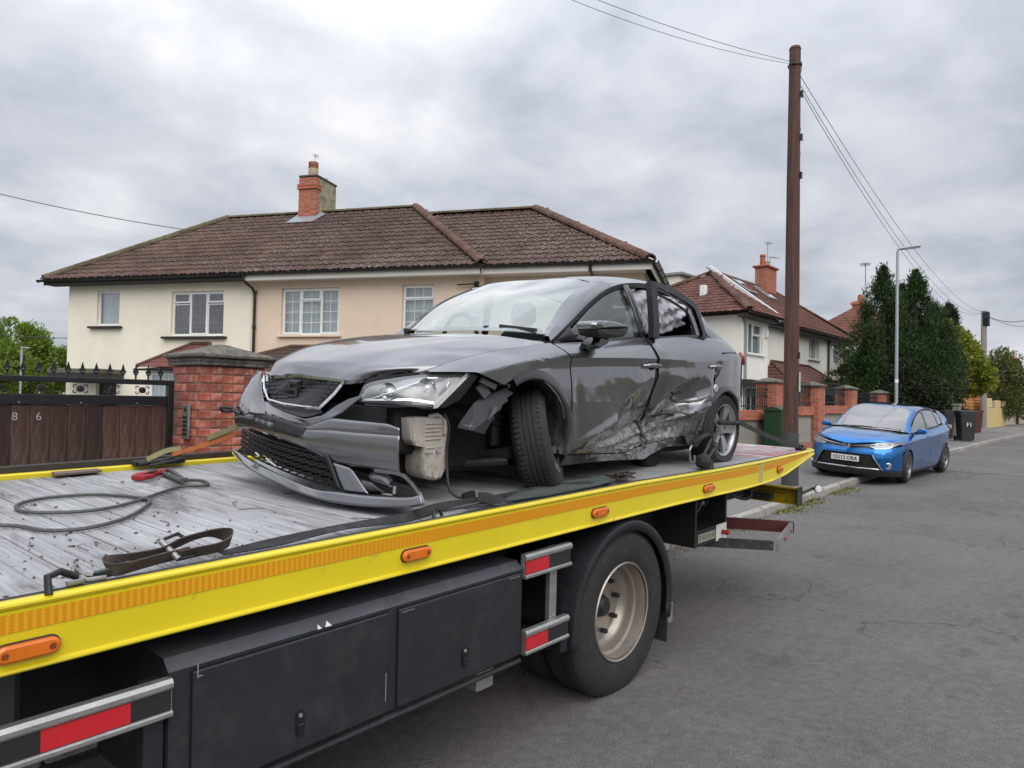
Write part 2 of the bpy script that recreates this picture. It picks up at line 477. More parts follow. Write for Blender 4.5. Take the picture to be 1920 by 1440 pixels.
# ================================================================== bricks
MORTAR = material('mortar', (.30, .25, .21), .95, bump=.3)
MORTAR_DK = material('mortar_dark', (.22, .13, .10), .95, bump=.3)
BRICK = material('red_brick', (.36, .085, .05), .55, var=.2, scale=14, c2=(.52, .33, .28), c2lo=.50, c2hi=.74, c2scale=9, bump=.6, bscale=60, rnd=.34, spec=.5)
BRICK2 = material('orange_brick', (.42, .12, .065), .75, var=.22, scale=9, c2=(.30, .13, .10), c2lo=.5, c2hi=.7, bump=.5, bscale=50, rnd=.2)
STONE = material('cap_stone', (.155, .145, .12), .95, var=.3, scale=9, c2=(.075, .068, .058), c2lo=.45, c2hi=.6, bump=.9, bscale=45)
def brick_mesh(cache, L_, D_, H_, mat):
    key = (round(L_, 3), round(D_, 3), round(H_, 3), mat.name)
    if key not in cache:
        cache[key] = MB().box(-L_ / 2, L_ / 2, -D_ / 2, D_ / 2, -H_ / 2, H_ / 2, bev=.005).mesh('brick', mat)
    return cache[key]
BC = {}
def brick_block(parent, x0, x1, y0, y1, z0, z1, mat, mortar, faces='FLR', course=.075, blen=.225, jit=.0015, zvis=None):
    """mortar core and single bricks standing 4 mm proud of it, bonded round the corners"""
    core = MB().box(x0 + .006, x1 - .006, y0 + .006, y1 - .006, z0, z1 - .002).build('mortar_core', mortar, parent)
    k = int(round((z1 - z0) / course)); ch = (z1 - z0) / k
    t_ = .1025
    def row(a0, a1, cz, fixed, axis, side, shift):
        Lr = a1 - a0
        nb = max(1, int(round(Lr / blen)))
        cuts = [a0 + Lr * i / nb for i in range(nb + 1)]
        if shift and nb > 1:
            step = Lr / nb
            cuts = [a0] + [a0 + step * (i + .5) for i in range(nb)] + [a1]
        for c0, c1 in zip(cuts, cuts[1:]):
            l_ = c1 - c0 - .010
            if l_ < .03: continue
            me = brick_mesh(BC, l_, t_, ch - .010, mat)
            o = link('brick', me, parent)
            cc = (c0 + c1) / 2
            if axis == 'x':
                o.location = (cc, fixed + (t_ / 2 if side < 0 else -t_ / 2) + random.uniform(-jit, jit), cz)
            else:
                o.location = (fixed + (t_ / 2 if side < 0 else -t_ / 2) + random.uniform(-jit, jit), cc, cz); o.rotation_euler = (0, 0, pi / 2)
    for i in range(k):
        cz = z0 + ch * (i + .5)
        if zvis and cz < zvis: continue
        alt = i % 2
        dx, dy = (0, t_ + .002) if alt == 0 else (t_ + .002, 0)
        if 'F' in faces: row(x0 + dx, x1 - dx, cz, y0, 'x', -1, alt)
        if 'L' in faces: row(y0 + dy, y1 - dy, cz, x0, 'y', -1, not alt)
        if 'R' in faces: row(y0 + dy, y1 - dy, cz, x1, 'y', 1, not alt)
    return core
def pyramid_cap(parent, x0, x1, y0, y1, z, h=.12, lip=.05, ov=.05, mat=None, name='cap_stone'):
    b = MB()
    a = (x0 - ov, x1 + ov, y0 - ov, y1 + ov)
    b.box(a[0] + .03, a[1] - .03, a[2] + .03, a[3] - .03, z, z + .03)
    b.box(a[0], a[1], a[2], a[3], z + .031, z + .03 + lip, bev=.008)
    cx, cy = (x0 + x1) / 2, (y0 + y1) / 2; zt = z + .03 + lip
    i_ = .012
    b.add([(a[0] + i_, a[2] + i_, zt - .001), (a[1] - i_, a[2] + i_, zt - .001), (a[1] - i_, a[3] - i_, zt - .001), (a[0] + i_, a[3] - i_, zt - .001),
           (cx - .03, cy - .03, zt + h), (cx + .03, cy - .03, zt + h), (cx + .03, cy + .03, zt + h), (cx - .03, cy + .03, zt + h)],
          [(0, 1, 5, 4), (1, 2, 6, 5), (2, 3, 7, 6), (3, 0, 4, 7), (4, 5, 6, 7)])
    return b.build(name, mat or STONE, parent)

# near gate pillar beside the driveway
gp = thing('brick_pillar', 'glossy red brick gate pillar with weathered stone cap beside the brown boarded gate', 'gate pillar', (0, 0, 0))
brick_block(gp, 2.93, 3.53, 5.95, 6.46, .15, 2.13, BRICK, MORTAR_DK, 'FLR', course=.0765)
MB().box(2.90, 3.56, 5.92, 6.49, 2.131, 2.165, bev=.006).build('stone_course', STONE, gp)
pyramid_cap(gp, 2.90, 3.56, 5.92, 6.49, 2.166, h=.10, lip=.035, ov=.035)
STEEL_OLD = material('aged_steel', (.33, .32, .30), .5, metal=.7, scale=10, c2=(.18, .15, .12), c2lo=.5, c2hi=.75)
kp = MB().box(2.902, 2.926, 6.08, 6.20, 1.50, 1.80, bev=.005).build('keypad', STEEL_OLD, gp)
b = MB()
for i in range(5):
    for j in range(2): b.box(2.894, 2.9015, 6.105 + j * .04, 6.13 + j * .04, 1.535 + i * .035, 1.555 + i * .035)
b.lathe([(.0, -.003), (.02, -.003), (.022, 0)], 12, axis='X', M=Matrix.Translation((2.9015, 6.14, 1.755)))
b.build('keypad_buttons', material('black_plastic', (.02, .02, .022), .45, scale=20), kp)

# ------------------------------------------------------------------ sliding gate with the number 86
BLACK_IRON = material('black_iron', (.012, .012, .014), .42, var=.3, scale=18, bump=.25, bscale=60, spec=.45)
PLANK = material('brown_plank', (.055, .022, .017), .55, var=.35, scale=3.5, stretch=(6, 6, .7), c2=(.11, .085, .06), c2lo=.48, c2hi=.72, bump=.3, bscale=40, rnd=.5)
gate = thing('sliding_gate', 'brown boarded sliding gate numbered 86 with black spiked iron top rail', 'gate', (0, 6.3, 0))
GX0, GX1 = .35, 2.865
def rail(name, x0, x1, z0, z1, y0=-.025, y1=.025): return MB().box(x0, x1, y0, y1, z0, z1, bev=.004).build(name, BLACK_IRON, gate)
rail('top_rail', GX0, GX1 - .051, 1.955, 1.998); rail('middle_rail', GX0, GX1 - .051, 1.782, 1.862)
rail('bottom_rail', GX0, GX1 - .051, .20, .28); rail('stile', GX1 - .05, GX1, .20, 1.998, -.03, .03)
px0 = GX0; k = 0
widths = [.125, .13, .12, .13, .125, .128, .122, .13]
pm = {}
xx = GX1 - .052
while xx > GX0:
    w_ = widths[k % 8]; k += 1
    if w_ not in pm: pm[w_] = MB().box(-w_ / 2 + .002, w_ / 2 - .002, -.012, .012, .282, 1.781, bev=.003).mesh('plank', PLANK)
    o = link('plank', pm[w_], gate); o.location = (xx - w_ / 2, random.uniform(-.0015, .0015), 0); xx -= w_
sp = MB()
sp.tube([(0, 0, 0), (0, 0, .045)], .0075, 6)
sp.lathe([(.0, .03), (.013, .034), (.017, .042), (.012, .05), (.008, .056)], 8, axis='Z')
sp.add([(-.019, -.003, .056), (.019, -.003, .056), (.0, -.003, .125), (-.019, .003, .056), (.019, .003, .056), (0, .003, .125), (0, -.003, .048), (0, .003, .048)],
       [(0, 6, 1, 2), (3, 5, 4, 7), (0, 2, 5, 3), (1, 4, 5, 2), (0, 3, 7, 6), (1, 6, 7, 4)])
sp.tube([(0, 0, .045), (.014, 0, .048), (.022, 0, .062), (.019, 0, .068)], .004, 5); sp.tube([(0, 0, .045), (-.014, 0, .048), (-.022, 0, .062), (-.019, 0, .068)], .004, 5)
spm = sp.mesh('finial', BLACK_IRON)
xx = 2.756
while xx > GX0:
    o = link('finial', spm, gate); o.location = (xx, 0, 1.9975); xx -= .1009
def scroll(px):
    b = MB()
    b.lathe([(.0, -.012), (.026, -.010), (.026, .010), (.0, .012)], 14, axis='Y')
    for sx in (1, -1):
        for sz in (1, -1):
            pts = []
            for i in range(12):
                a = i / 11 * 4.4; r_ = .030 * (1 - i / 16)
                pts.append((sx * (.028 + .016 - r_ * cos(a) * .55), 0, sz * (.024 + r_ * sin(a) * .62 - .006)))
            b.tube(pts, .0042, 5)
    return b.mesh('scroll_ornament', BLACK_IRON, smooth=True)
scm = scroll(0)
for xx in (.39, .62, .86, 1.085, 1.335, 1.60, 1.87, 2.14, 2.375, 2.61):
    o = link('scroll_ornament', scm, gate); o.location = (xx, 0, 1.909)
b = MB()
for xx in (.9, 1.30, 1.72, 2.14, 2.56): b.lathe([(.0, -.0285), (.006, -.0285), (.006, -.024)], 8, axis='Y', M=Matrix.Translation((xx, 0, 1.80)))
b.build('rail_screws', material('zinc', (.5, .5, .5), .4, metal=.8), gate)
NUM = material('brushed_number', (.50, .47, .44), .4, metal=.5, scale=20)
for ch, xx in (('8', 1.70), ('6', 1.855)):
    me = text_mesh(ch, .085, .003); me.materials.append(NUM)
    o = link('house_number', me, gate); o.location = (xx, -.0165, 1.69); o.rotation_euler = (pi / 2, 0, 0)

# garden wall behind the gate gap
bw = thing('striped_fence', 'black and white striped low fence seen between the gate and brick pillar', 'fence', (3.0, 7.3, .3))
wm = material('white_paint', (.72, .72, .70), .5, scale=6); bm_ = material('black_paint', (.015, .015, .015), .5)
for i in range(8): MB().box(-.45, .1, 0, .05, i * .16, i * .16 + .155, bev=.004).build('fence_board', wm if i % 2 else bm_, bw)

# ------------------------------------------------------------------ front wall of the white house with its pillars
FW_Y = 7.0
PIL = [(18.62, 19.2), (21.92, 22.5), (25.22, 25.8), (29.42, 30.0)]
labs = ['brick wall pillar with pyramid cap behind the green cabinet, nearest of four',
        'brick wall pillar with pyramid cap just right of the brown pole',
        'brick wall pillar with a pale patch, third along the wall from the truck',
        'shorter brick gate pillar standing apart beside the dark conifers']
for i, ((a, b_), lb_) in enumerate(zip(PIL, labs)):
    z0 = gz(a) + .1
    p_ = thing('wall_pillar', lb_, 'brick pillar', (0, 0, 0), 'capped brick pillars of the front wall')
    top = 2.46 if i < 3 else 2.40
    brick_block(p_, a, b_, FW_Y, FW_Y + .56, z0, top, BRICK2, MORTAR, 'FL', course=.078)
    pyramid_cap(p_, a, b_, FW_Y, FW_Y + .56, top + .001, h=.10, lip=.045, ov=.05)
CORR = material('corrugated_cement', (.33, .31, .27), .9, var=.25, scale=3, stretch=(1, 1, .4), c2=(.14, .12, .09), c2lo=.5, c2hi=.7, bump=.4)
def front_wall(x0, x1, label):
    t_ = thing('garden_wall', label, 'garden wall', (0, 0, 0), 'wall sections between the brick pillars')
    z0 = gz(x0) + .1
    brick_block(t_, x0 + .002, x1 - .002, FW_Y + .12, FW_Y + .36, z0, z0 + .24, BRICK2, MORTAR, 'F', course=.08)
    brick_block(t_, x0 + .002, x1 - .002, FW_Y + .12, FW_Y + .36, z0 + 1.03, z0 + 1.28, BRICK2, MORTAR, 'F', course=.083)
    b = MB().box(x0 + .01, x1 - .01, FW_Y + .26, FW_Y + .30, z0 + .24, z0 + 1.03); b.build('backing_panel', CORR, t_)
    n_ = int((x1 - x0) / .16); wd = (x1 - x0 - .04) / n_
    bm0 = MB(); bm0.box(-wd * .36, wd * .36, 0, .06, z0 + .242, z0 + 1.028, bev=.02); me = bm0.mesh('wall_slat', CORR)
    for i in range(n_):
        o = link('wall_slat', me, t_); o.location = (x0 + .02 + wd * (i + .5), FW_Y + .195, 0)
    # iron railing on top
    r_ = MB()
    for zz in (z0 + 1.36, z0 + 1.62, z0 + 1.80): r_.box(x0 + .005, x1 - .005, FW_Y + .22, FW_Y + .25, zz, zz + .03)
    ro = r_.build('railing_rails', BLACK_IRON, t_)
    nb = int((x1 - x0) / .12); bar = MB(); bar.box(-.008, .008, -.008, .008, z0 + 1.285, z0 + 1.95)
    bar.add([(-.02, -.008, z0 + 1.95), (.02, -.008, z0 + 1.95), (.02, .008, z0 + 1.95), (-.02, .008, z0 + 1.95), (0, 0, z0 + 2.03)], [(0, 1, 4), (1, 2, 4), (2, 3, 4), (3, 0, 4)])
    bm1 = bar.mesh('railing_bar', BLACK_IRON)
    ring = MB(); ring.tube([(.035 * cos(a_ * pi / 5), 0, z0 + 1.71 + .035 * sin(a_ * pi / 5)) for a_ in range(10)], .007, 4, closed=True); rm = ring.mesh('railing_ring', BLACK_IRON)
    for i in range(nb):
        xx = x0 + .06 + (x1 - x0 - .12) * i / (nb - 1)
        o = link('railing_bar', bm1, ro); o.location = (xx, FW_Y + .235, 0)
        if i < nb - 1: o = link('railing_ring', rm, ro); o.location = (xx + .06, FW_Y + .235, 0)
front_wall(15.0, PIL[0][0], 'railed brick and ribbed panel wall left of the green cabinet')
front_wall(PIL[0][1], PIL[1][0], 'railed brick and ribbed panel wall behind the brown pole')
front_wall(PIL[1][1], PIL[2][0], 'railed brick and ribbed panel wall above the blue car bonnet')
gt = thing('driveway_gate', 'black iron driveway gate between the third and fourth brick pillars', 'gate', (25.8, 7.28, gz(27) + .1))
b = MB()
for zz in (.15, 1.1, 1.55): b.box(.02, 3.6, -.015, .015, zz, zz + .04)
b.build('gate_frame', BLACK_IRON, gt)
me = MB().box(-.009, .009, -.009, .009, .15, 1.75).mesh('gate_bar', BLACK_IRON)
for i in range(26): o = link('gate_bar', me, gt); o.location = (.1 + i * .138, 0, 0)

# green street cabinet
CABG = material('cabinet_green', (.012, .05, .018), .45, var=.2, scale=5)
cab = thing('street_cabinet', 'dark green street cabinet with pitched lid standing before the brick wall', 'utility cabinet', (17.72, 6.55, gz(17.7) + .1))
b = MB(); b.box(0, .80, 0, .42, .06, 1.20, bev=.01); b.box(.02, .78, .02, .40, 0, .06); b.build('cabinet_body', CABG, cab)
b = MB(); b.prism([(-.03, 0), (.45, 0), (.45, .03), (.21, .11), (-.03, .03)], lambda x, y, t: (t, x, 1.201 + y), -.03, .83); b.build('cabinet_lid', CABG, cab)
b = MB(); b.box(.03, .395, -.012, -.001, .10, 1.16, bev=.003); b.box(.405, .77, -.012, -.001, .10, 1.16, bev=.003); b.build('cabinet_door', CABG, cab)
me = text_mesh('LT', .09, .001); me.materials.append(material('pale_print', (.5, .55, .5), .6)); o = link('stencil', me, cab); o.location = (.55, -.0135, .95); o.rotation_euler = (pi / 2, 0, 0)
b = MB()
for zz in (.52, .60): b.lathe([(0, -.006), (.014, -.006), (.014, 0)], 8, axis='Y', M=Matrix.Translation((.42, -.012, zz)))
b.build('door_lock', material('zinc', (.5, .5, .5)), cab)

# ================================================================== roofs of interlocking tiles
def tile_mesh(w_, l_, mat, lift=.03, amp=.028):
    """one double-roman tile: waved across, open tail edge, lying on z=0 with its head tucked under the next"""
    b = MB(); xs = []
    prof = [(0, .2), (.10, .95), (.22, 1.0), (.34, .25), (.5, 0), (.62, .25), (.74, 1.0), (.86, .95), (1.0, .2)]
    P = [(x * w_ - w_ / 2, z * amp) for x, z in prof]
    n = len(P)
    top0 = [(x, 0, z + lift) for x, z in P]; top1 = [(x, l_ * 1.06, z + .004) for x, z in P]
    bot0 = [(x, 0, z + lift - .022) for x, z in P]
    b.add(top0 + top1, [(i, i + 1, n + i + 1, n + i) for i in range(n - 1)])
    b.add(top0 + bot0, [(i, n + i, n + i + 1, i + 1) for i in range(n - 1)])
    b.add([bot0[0], top0[0], top1[0]], [(0, 1, 2)]); b.add([bot0[-1], top0[-1], top1[-1]], [(0, 2, 1)])
    return b.mesh('roof_tile', mat, fix=False)
def inside(poly, x, y):
    c = False; n = len(poly)
    for i in range(n):
        (x1, y1), (x2, y2) = poly[i], poly[(i + 1) % n]
        if (y1 > y) != (y2 > y) and x < (x2 - x1) * (y - y1) / (y2 - y1) + x1: c = not c
    return c
def tiled_slope(parent, O, ex, ey, poly, mat, under, tw=.30, tl=.345, limit=300, order=None, name='roof_tile', amp=.028):
    """O: 3D origin at the eave, ex along the eave, ey up the slope; poly in (x, y) of that plane"""
    O = Vector(O); ex = Vector(ex).normalized(); ey = Vector(ey).normalized(); ez = ex.cross(ey)
    if ez.z < 0: ez = -ez
    R = Matrix((ex, ey, ez)).transposed().to_4x4()
    b = MB(); b.add([O + ex * x + ey * y - ez * .02 for x, y in poly], [tuple(range(len(poly)))]); b.build('roof_underlay', under, parent, fix=False)
    me = tile_mesh(tw, tl, mat, amp=amp)
    xs = [p[0] for p in poly]; ys = [p[1] for p in poly]
    cells = []
    j = 0; y = min(ys)
    while y < max(ys) - .05:
        x = min(xs) + tw / 2
        while x < max(xs):
            if inside(poly, x, y + tl * .5) or inside(poly, x - tw * .45, y + tl * .3) or inside(poly, x + tw * .45, y + tl * .3): cells.append((x, y))
            x += tw
        y += tl; j += 1
    if order: cells.sort(key=order)
    for i, (x, y) in enumerate(cells[:limit]):
        o = link(name, me, parent)
        o.matrix_local = Matrix.Translation(O + ex * x + ey * y + ez * random.uniform(-.002, .004)) @ R @ Matrix.Rotation(random.uniform(-.008, .008), 4, 'Z')
    if len(cells) > limit:
        b = MB(); V0 = [v.co.copy() for v in me.vertices]; F0 = [tuple(p.vertices) for p in me.polygons]
        for x, y in cells[limit:]:
            M_ = Matrix.Translation(O + ex * x + ey * y + ez * random.uniform(-.002, .004)) @ R
            b.add([M_ @ v for v in V0], F0)
        stuff(b.build('further_roof_tiles', mat, parent, fix=False))
def ridge_run(parent, a, b_, mat, r=.10, step=.42, name='ridge_tile'):
    a = Vector(a); b_ = Vector(b_); L_ = (b_ - a).length; n = max(1, int(L_ / step)); s_ = L_ / n
    d = (b_ - a).normalized(); side = d.cross(Vector((0, 0, 1))).normalized(); up = side.cross(d)
    bb = MB(); K = 7
    r0 = [(cos(pi * i / K) * r, sin(pi * i / K) * r * .8) for i in range(K + 1)]
    bb.add([(x * 1.06, 0, z * 1.06 - .01) for x, z in r0] + [(x, s_ * 1.03, z - .01) for x, z in r0] + [(x * .8, 0, z * .8 - .01) for x, z in r0],
           [(i, i + 1, K + 2 + i, K + 1 + i) for i in range(K)] + [(i, 2 * K + 2 + i, 2 * K + 3 + i, i + 1) for i in range(K)])
    me = bb.mesh(name, mat)
    R = Matrix((side, d, up)).transposed().to_4x4()
    for i in range(n):
        o = link(name, me, parent); o.matrix_local = Matrix.Translation(a + d * (s_ * i)) @ R

def roof_tile_mat(name, base, lichen, amount):
    m = bpy.data.materials.new(name); m.use_nodes = True; t = m.node_tree; b = t.nodes['Principled BSDF']
    ge = N(t, 'ShaderNodeNewGeometry'); pos = ge.outputs['Position']
    n1 = noise(t, pos, 1.2, 5, .6); n2 = noise(t, pos, 22, 4, .7); n3 = noise(t, pos, 6, 5, .6); n4 = noise(t, pos, .45, 3, .5)
    col = ramp(t, n1, [(.3, tuple(c * .72 for c in base)), (.7, tuple(c * 1.25 for c in base))])
    oi = N(t, 'ShaderNodeObjectInfo').outputs['Random']
    gsc = fmath(t, 'ADD', .82, fmath(t, 'MULTIPLY', oi, .36))
    sc = vmath(t, 'SCALE', col); t.links.new(gsc, sc.inputs['Scale'])
    spots = ramp(t, n2, [(.60 - amount * .08, g3(0)), (.64 - amount * .05, g3(1))])
    area = ramp(t, n4, [(.42, g3(.15)), (.62, g3(1))])
    f = fmath(t, 'MULTIPLY', spots, area)
    mx = N(t, 'ShaderNodeMix', data_type='RGBA'); t.links.new(f, mx.inputs[0]); t.links.new(sc.outputs[0], mx.inputs[6]); mx.inputs[7].default_value = tuple(lichen) + (1,)
    moss = ramp(t, n3, [(.62, g3(0)), (.72, g3(.7))])
    mx2 = N(t, 'ShaderNodeMix', data_type='RGBA'); t.links.new(moss, mx2.inputs[0]); t.links.new(mx.outputs[2], mx2.inputs[6]); mx2.inputs[7].default_value = (.075, .075, .04, 1)
    t.links.new(mx2.outputs[2], b.inputs['Base Color']); b.inputs['Roughness'].default_value = .85; b.inputs['Specular IOR Level'].default_value = .2
    bn = N(t, 'ShaderNodeBump'); bn.inputs['Strength'].default_value = .5; bn.inputs['Distance'].default_value = .006
    t.links.new(n2, bn.inputs['Height']); t.links.new(bn.outputs[0], b.inputs['Normal'])
    return m
TILE_A = roof_tile_mat('brown_roof_tile', (.100, .060, .048), (.30, .28, .25), .2)
TILE_B = roof_tile_mat('lichened_roof_tile', (.086, .052, .042), (.32, .30, .265), .55)
TILE_R = roof_tile_mat('red_roof_tile', (.128, .060, .048), (.25, .20, .17), -.3)
HIP_T = roof_tile_mat('hip_tile', (.115, .062, .048), (.22, .20, .13), .4)
RIDGE_T = roof_tile_mat('ridge_tile_moss', (.11, .085, .055), (.24, .23, .15), .8)
UNDER = material('roof_underlay', (.02, .016, .014), .95)

CREAM = material('cream_render', (.85, .80, .665), .9, var=.07, c2=(.72, .67, .53), c2lo=.58, c2hi=.82, c2scale=.8, scale=1.2, bump=.25, bscale=160)
BEIGE = material('beige_render', (.75, .61, .48), .9, var=.07, c2=(.60, .47, .35), c2lo=.58, c2hi=.82, c2scale=.8, scale=1.0, bump=.2, bscale=160)
WHITE_R = material('white_render', (.82, .81, .75), .9, var=.07, scale=1.0, bump=.25, bscale=120)
GREY_R = material('grey_render', (.50, .47, .42), .9, var=.08, scale=1.0, bump=.3, bscale=120)
UPVC = material('white_upvc', (.80, .81, .82), .35, var=.03, scale=3)
BLACK_G = material('black_gutter', (.012, .012, .013), .35, scale=8)
FASCIA_W = material('white_fascia', (.68, .66, .60), .5, var=.06, scale=2)
SILL_D = material('dark_sill', (.025, .023, .022), .6, var=.3, scale=8)
NET = material('net_curtain', (.52, .55, .55), .95, var=.22, scale=9, stretch=(3, 3, .25))
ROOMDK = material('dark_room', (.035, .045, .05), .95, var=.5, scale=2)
WGLASS = glass_mat('window_glass', (.80, .87, .88), .015, (.03, .04, .04), 1.9)

def hole_wall(parent, name, mat, u0, u1, z0, z1, y, holes, depth=.10, thick=.25, flip=False):
    """a wall in the local x-z plane with real openings and reveals"""
    us = sorted(set([u0, u1] + [h[0] for h in holes] + [h[1] for h in holes]))
    zs = sorted(set([z0, z1] + [h[2] for h in holes] + [h[3] for h in holes]))
    b = MB()
    for a0, a1 in zip(us, us[1:]):
        for c0, c1 in zip(zs, zs[1:]):
            m_ = ((a0 + a1) / 2, (c0 + c1) / 2)
            if any(h[0] < m_[0] < h[1] and h[2] < m_[1] < h[3] for h in holes): continue
            b.add([(a0, y, c0), (a1, y, c0), (a1, y, c1), (a0, y, c1)], [(0, 1, 2, 3)])
    for h in holes:
        a0, a1, c0, c1 = h[:4]; q = [(a0, c0), (a1, c0), (a1, c1), (a0, c1)]
        for i in range(4):
            (p0, r0), (p1, r1) = q[i], q[(i + 1) % 4]
            b.add([(p0, y, r0), (p1, y, r1), (p1, y + depth + .06, r1), (p0, y + depth + .06, r0)], [(0, 1, 2, 3)])
    return b.build(name, mat, parent, fix=False)
def window(parent, u0, u1, z0, z1, y, cells, bars=(), frame=UPVC, fw=.055, rec=.07, back=NET, backd=.12, bw=.012, label=None, leaded=None, dark=None):
    """frame with a casement per cell (fractions of the opening), pane and glazing bars"""
    W, H = u1 - u0, z1 - z0
    f = MB(); yy = y + rec
    f.box(u0, u0 + fw, yy, yy + .06, z0, z1, bev=.006); f.box(u1 - fw, u1, yy, yy + .06, z0, z1, bev=.006)
    f.box(u0 + fw + .001, u1 - fw - .001, yy, yy + .06, z0, z0 + fw, bev=.006); f.box(u0 + fw + .001, u1 - fw - .001, yy, yy + .06, z1 - fw, z1, bev=.006)
    fo = f.build('window', frame, parent)
    if label: fo['label'] = label
    for (a0, a1, c0, c1, op) in cells:
        x0, x1 = u0 + W * a0, u0 + W * a1; q0, q1 = z0 + H * c0, z0 + H * c1
        i_ = fw * .5
        if a0 == 0: x0 += i_
        if a1 == 1: x1 -= i_
        if c0 == 0: q0 += i_
        if c1 == 1: q1 -= i_
        s_ = .05 if op else .028; yo = yy - (.016 if op else -.004)
        c = MB(); c.box(x0, x0 + s_, yo, yo + .05, q0, q1, bev=.005); c.box(x1 - s_, x1, yo, yo + .05, q0, q1, bev=.005)
        c.box(x0 + s_ + .0005, x1 - s_ - .0005, yo + .001, yo + .05, q0, q0 + s_, bev=.005); c.box(x0 + s_ + .0005, x1 - s_ - .0005, yo + .001, yo + .05, q1 - s_, q1, bev=.005)
        c.build('casement', frame, fo)
        g = MB().add([(x0 + s_, yo + .025, q0 + s_), (x1 - s_, yo + .025, q0 + s_), (x1 - s_, yo + .025, q1 - s_), (x0 + s_, yo + .025, q1 - s_)], [(0, 1, 2, 3)])
        g.build('pane', WGLASS, fo, fix=False)
        nx, nz = bars if bars and not isinstance(bars[0], tuple) else (0, 0)
        if bars and isinstance(bars[0], tuple): nx, nz = bars[cells.index((a0, a1, c0, c1, op))]
        bb = MB()
        for i in range(1, nx): 
            xx = x0 + s_ + (x1 - x0 - 2 * s_) * i / nx; bb.box(xx - bw / 2, xx + bw / 2, yo + .018, yo + .032, q0 + s_, q1 - s_)
        for i in range(1, nz):
            zz = q0 + s_ + (q1 - q0 - 2 * s_) * i / nz; bb.box(x0 + s_, x1 - s_, yo + .0175, yo + .0325, zz - bw / 2, zz + bw / 2)
        if bb.v: bb.build('glazing_bars', leaded or frame, fo)
    k = MB()
    nf = max(6, int(W / .05)); rows = []
    for zz in (z0 + .02, z1 - .02):
        rows.append([(u0 + .02 + (W - .04) * i / nf, yy + backd + (.012 * math.sin(i * 2.1) if back is NET else 0), zz) for i in range(nf + 1)])
    k.grid(rows); k.build('curtain' if back is NET else 'room_beyond', back, fo, fix=False)
    return fo
def sill(parent, u0, u1, z, y, mat=SILL_D, h=.06, d=.13):
    return MB().box(u0, u1, y - d, y + .06, z - h, z, bev=.008).build('sill', mat, parent)
def gutter(parent, a, b_, r=.055, mat=BLACK_G, name='gutter'):
    a, b_ = Vector(a), Vector(b_); d = (b_ - a).normalized(); s_ = d.cross(Vector((0, 0, 1))).normalized()
    bb = MB(); K = 8; rows = []
    for p in (a, b_): rows.append([p + s_ * (r * cos(pi + pi * i / K)) + Vector((0, 0, r * sin(pi + pi * i / K))) for i in range(K + 1)])
    for p in (a, b_): rows.append([p + s_ * ((r - .008) * cos(pi + pi * i / K)) + Vector((0, 0, (r - .008) * sin(pi + pi * i / K) + .001)) for i in range(K + 1)])
    bb.grid([rows[0], rows[1]]); bb.grid([rows[2], rows[3]])
    bb.grid([[rows[0][0], rows[2][0]], [rows[1][0], rows[3][0]]]); bb.grid([[rows[0][-1], rows[2][-1]], [rows[1][-1], rows[3][-1]]])
    L_ = (b_ - a).length; n = max(2, int(L_ / .9))
    for i in range(n + 1):
        p = a + d * (L_ * i / n)
        bb.tube([p - s_ * (r + .008), p - s_ * r * .7 - Vector((0, 0, r * .8)), p - Vector((0, 0, r + .01)), p + s_ * r * .7 - Vector((0, 0, r * .8)), p + s_ * (r + .006)], .01, 4)
    return bb.build(name, mat, parent)

# ------------------------------------------------------------------ the pair of houses across the driveway
HR = Matrix.Translation((7.384, 22.829, 0)) @ Matrix.Rotation(radians(24.3 - 90), 4, 'Z')
H1 = thing('cream_house', 'cream rendered end house with dark sills behind the brown gate', 'house', M=HR)
H2 = thing('beige_house', 'beige rendered house with white fascia and hipped lichened roof behind the wrecked car', 'house', M=HR)
MID = 5.98; EZ = 4.97; RZ = 7.63; RW = 4.0; EW = -.42
ZB = .1
win1 = (1.0, 1.77, 3.727, 4.685); win2 = (3.49, 5.15, 3.43, 4.616)
door1 = (1.05, 1.75, ZB, 2.15)
hole_wall(H1, 'wall', CREAM, 0, MID, ZB, 4.90, 0, [win1, win2, door1])
MB().grid([[(0, 0, ZB), (0, 0, 4.9)], [(0, 8, ZB), (0, 8, 4.9)], [(MID, 8, ZB), (MID, 8, 4.9)]]).build('side_and_rear_wall', CREAM, H1, fix=False)
window(H1, *win1, 0, [(0, 1, 0, 1, False)], back=NET, label='small single pane upstairs window')
window(H1, *win2, 0, [(0, .34, .74, 1, True), (0, .34, 0, .72, False), (.34, .67, 0, 1, True), (.67, 1, .74, 1, True), (.67, 1, 0, .72, False)],
       bars=[(3, 2), (3, 5), (3, 7), (3, 2), (3, 5)], leaded=material('lead_strip', (.25, .26, .27), .5), bw=.006, back=ROOMDK, label='three light leaded upstairs window')
sill(H1, .80, 1.90, 3.70, 0); sill(H1, 3.28, 5.28, 3.405, 0)
MB().box(1.05, 1.75, .12, .17, ZB, 2.15, bev=.01).build('front_door', material('dark_door', (.02, .015, .014), .4), H1)
hood = MB().box(.25, 2.0, -.85, -.002, 2.36, 2.50, bev=.02).build('door_hood', material('hood_felt', (.11, .11, .07), .9, c2=(.05, .05, .04), scale=6), H1)
MB().box(.25, 2.0, -.84, -.01, 2.24, 2.358, bev=.01).build('hood_fascia', SILL_D, hood)
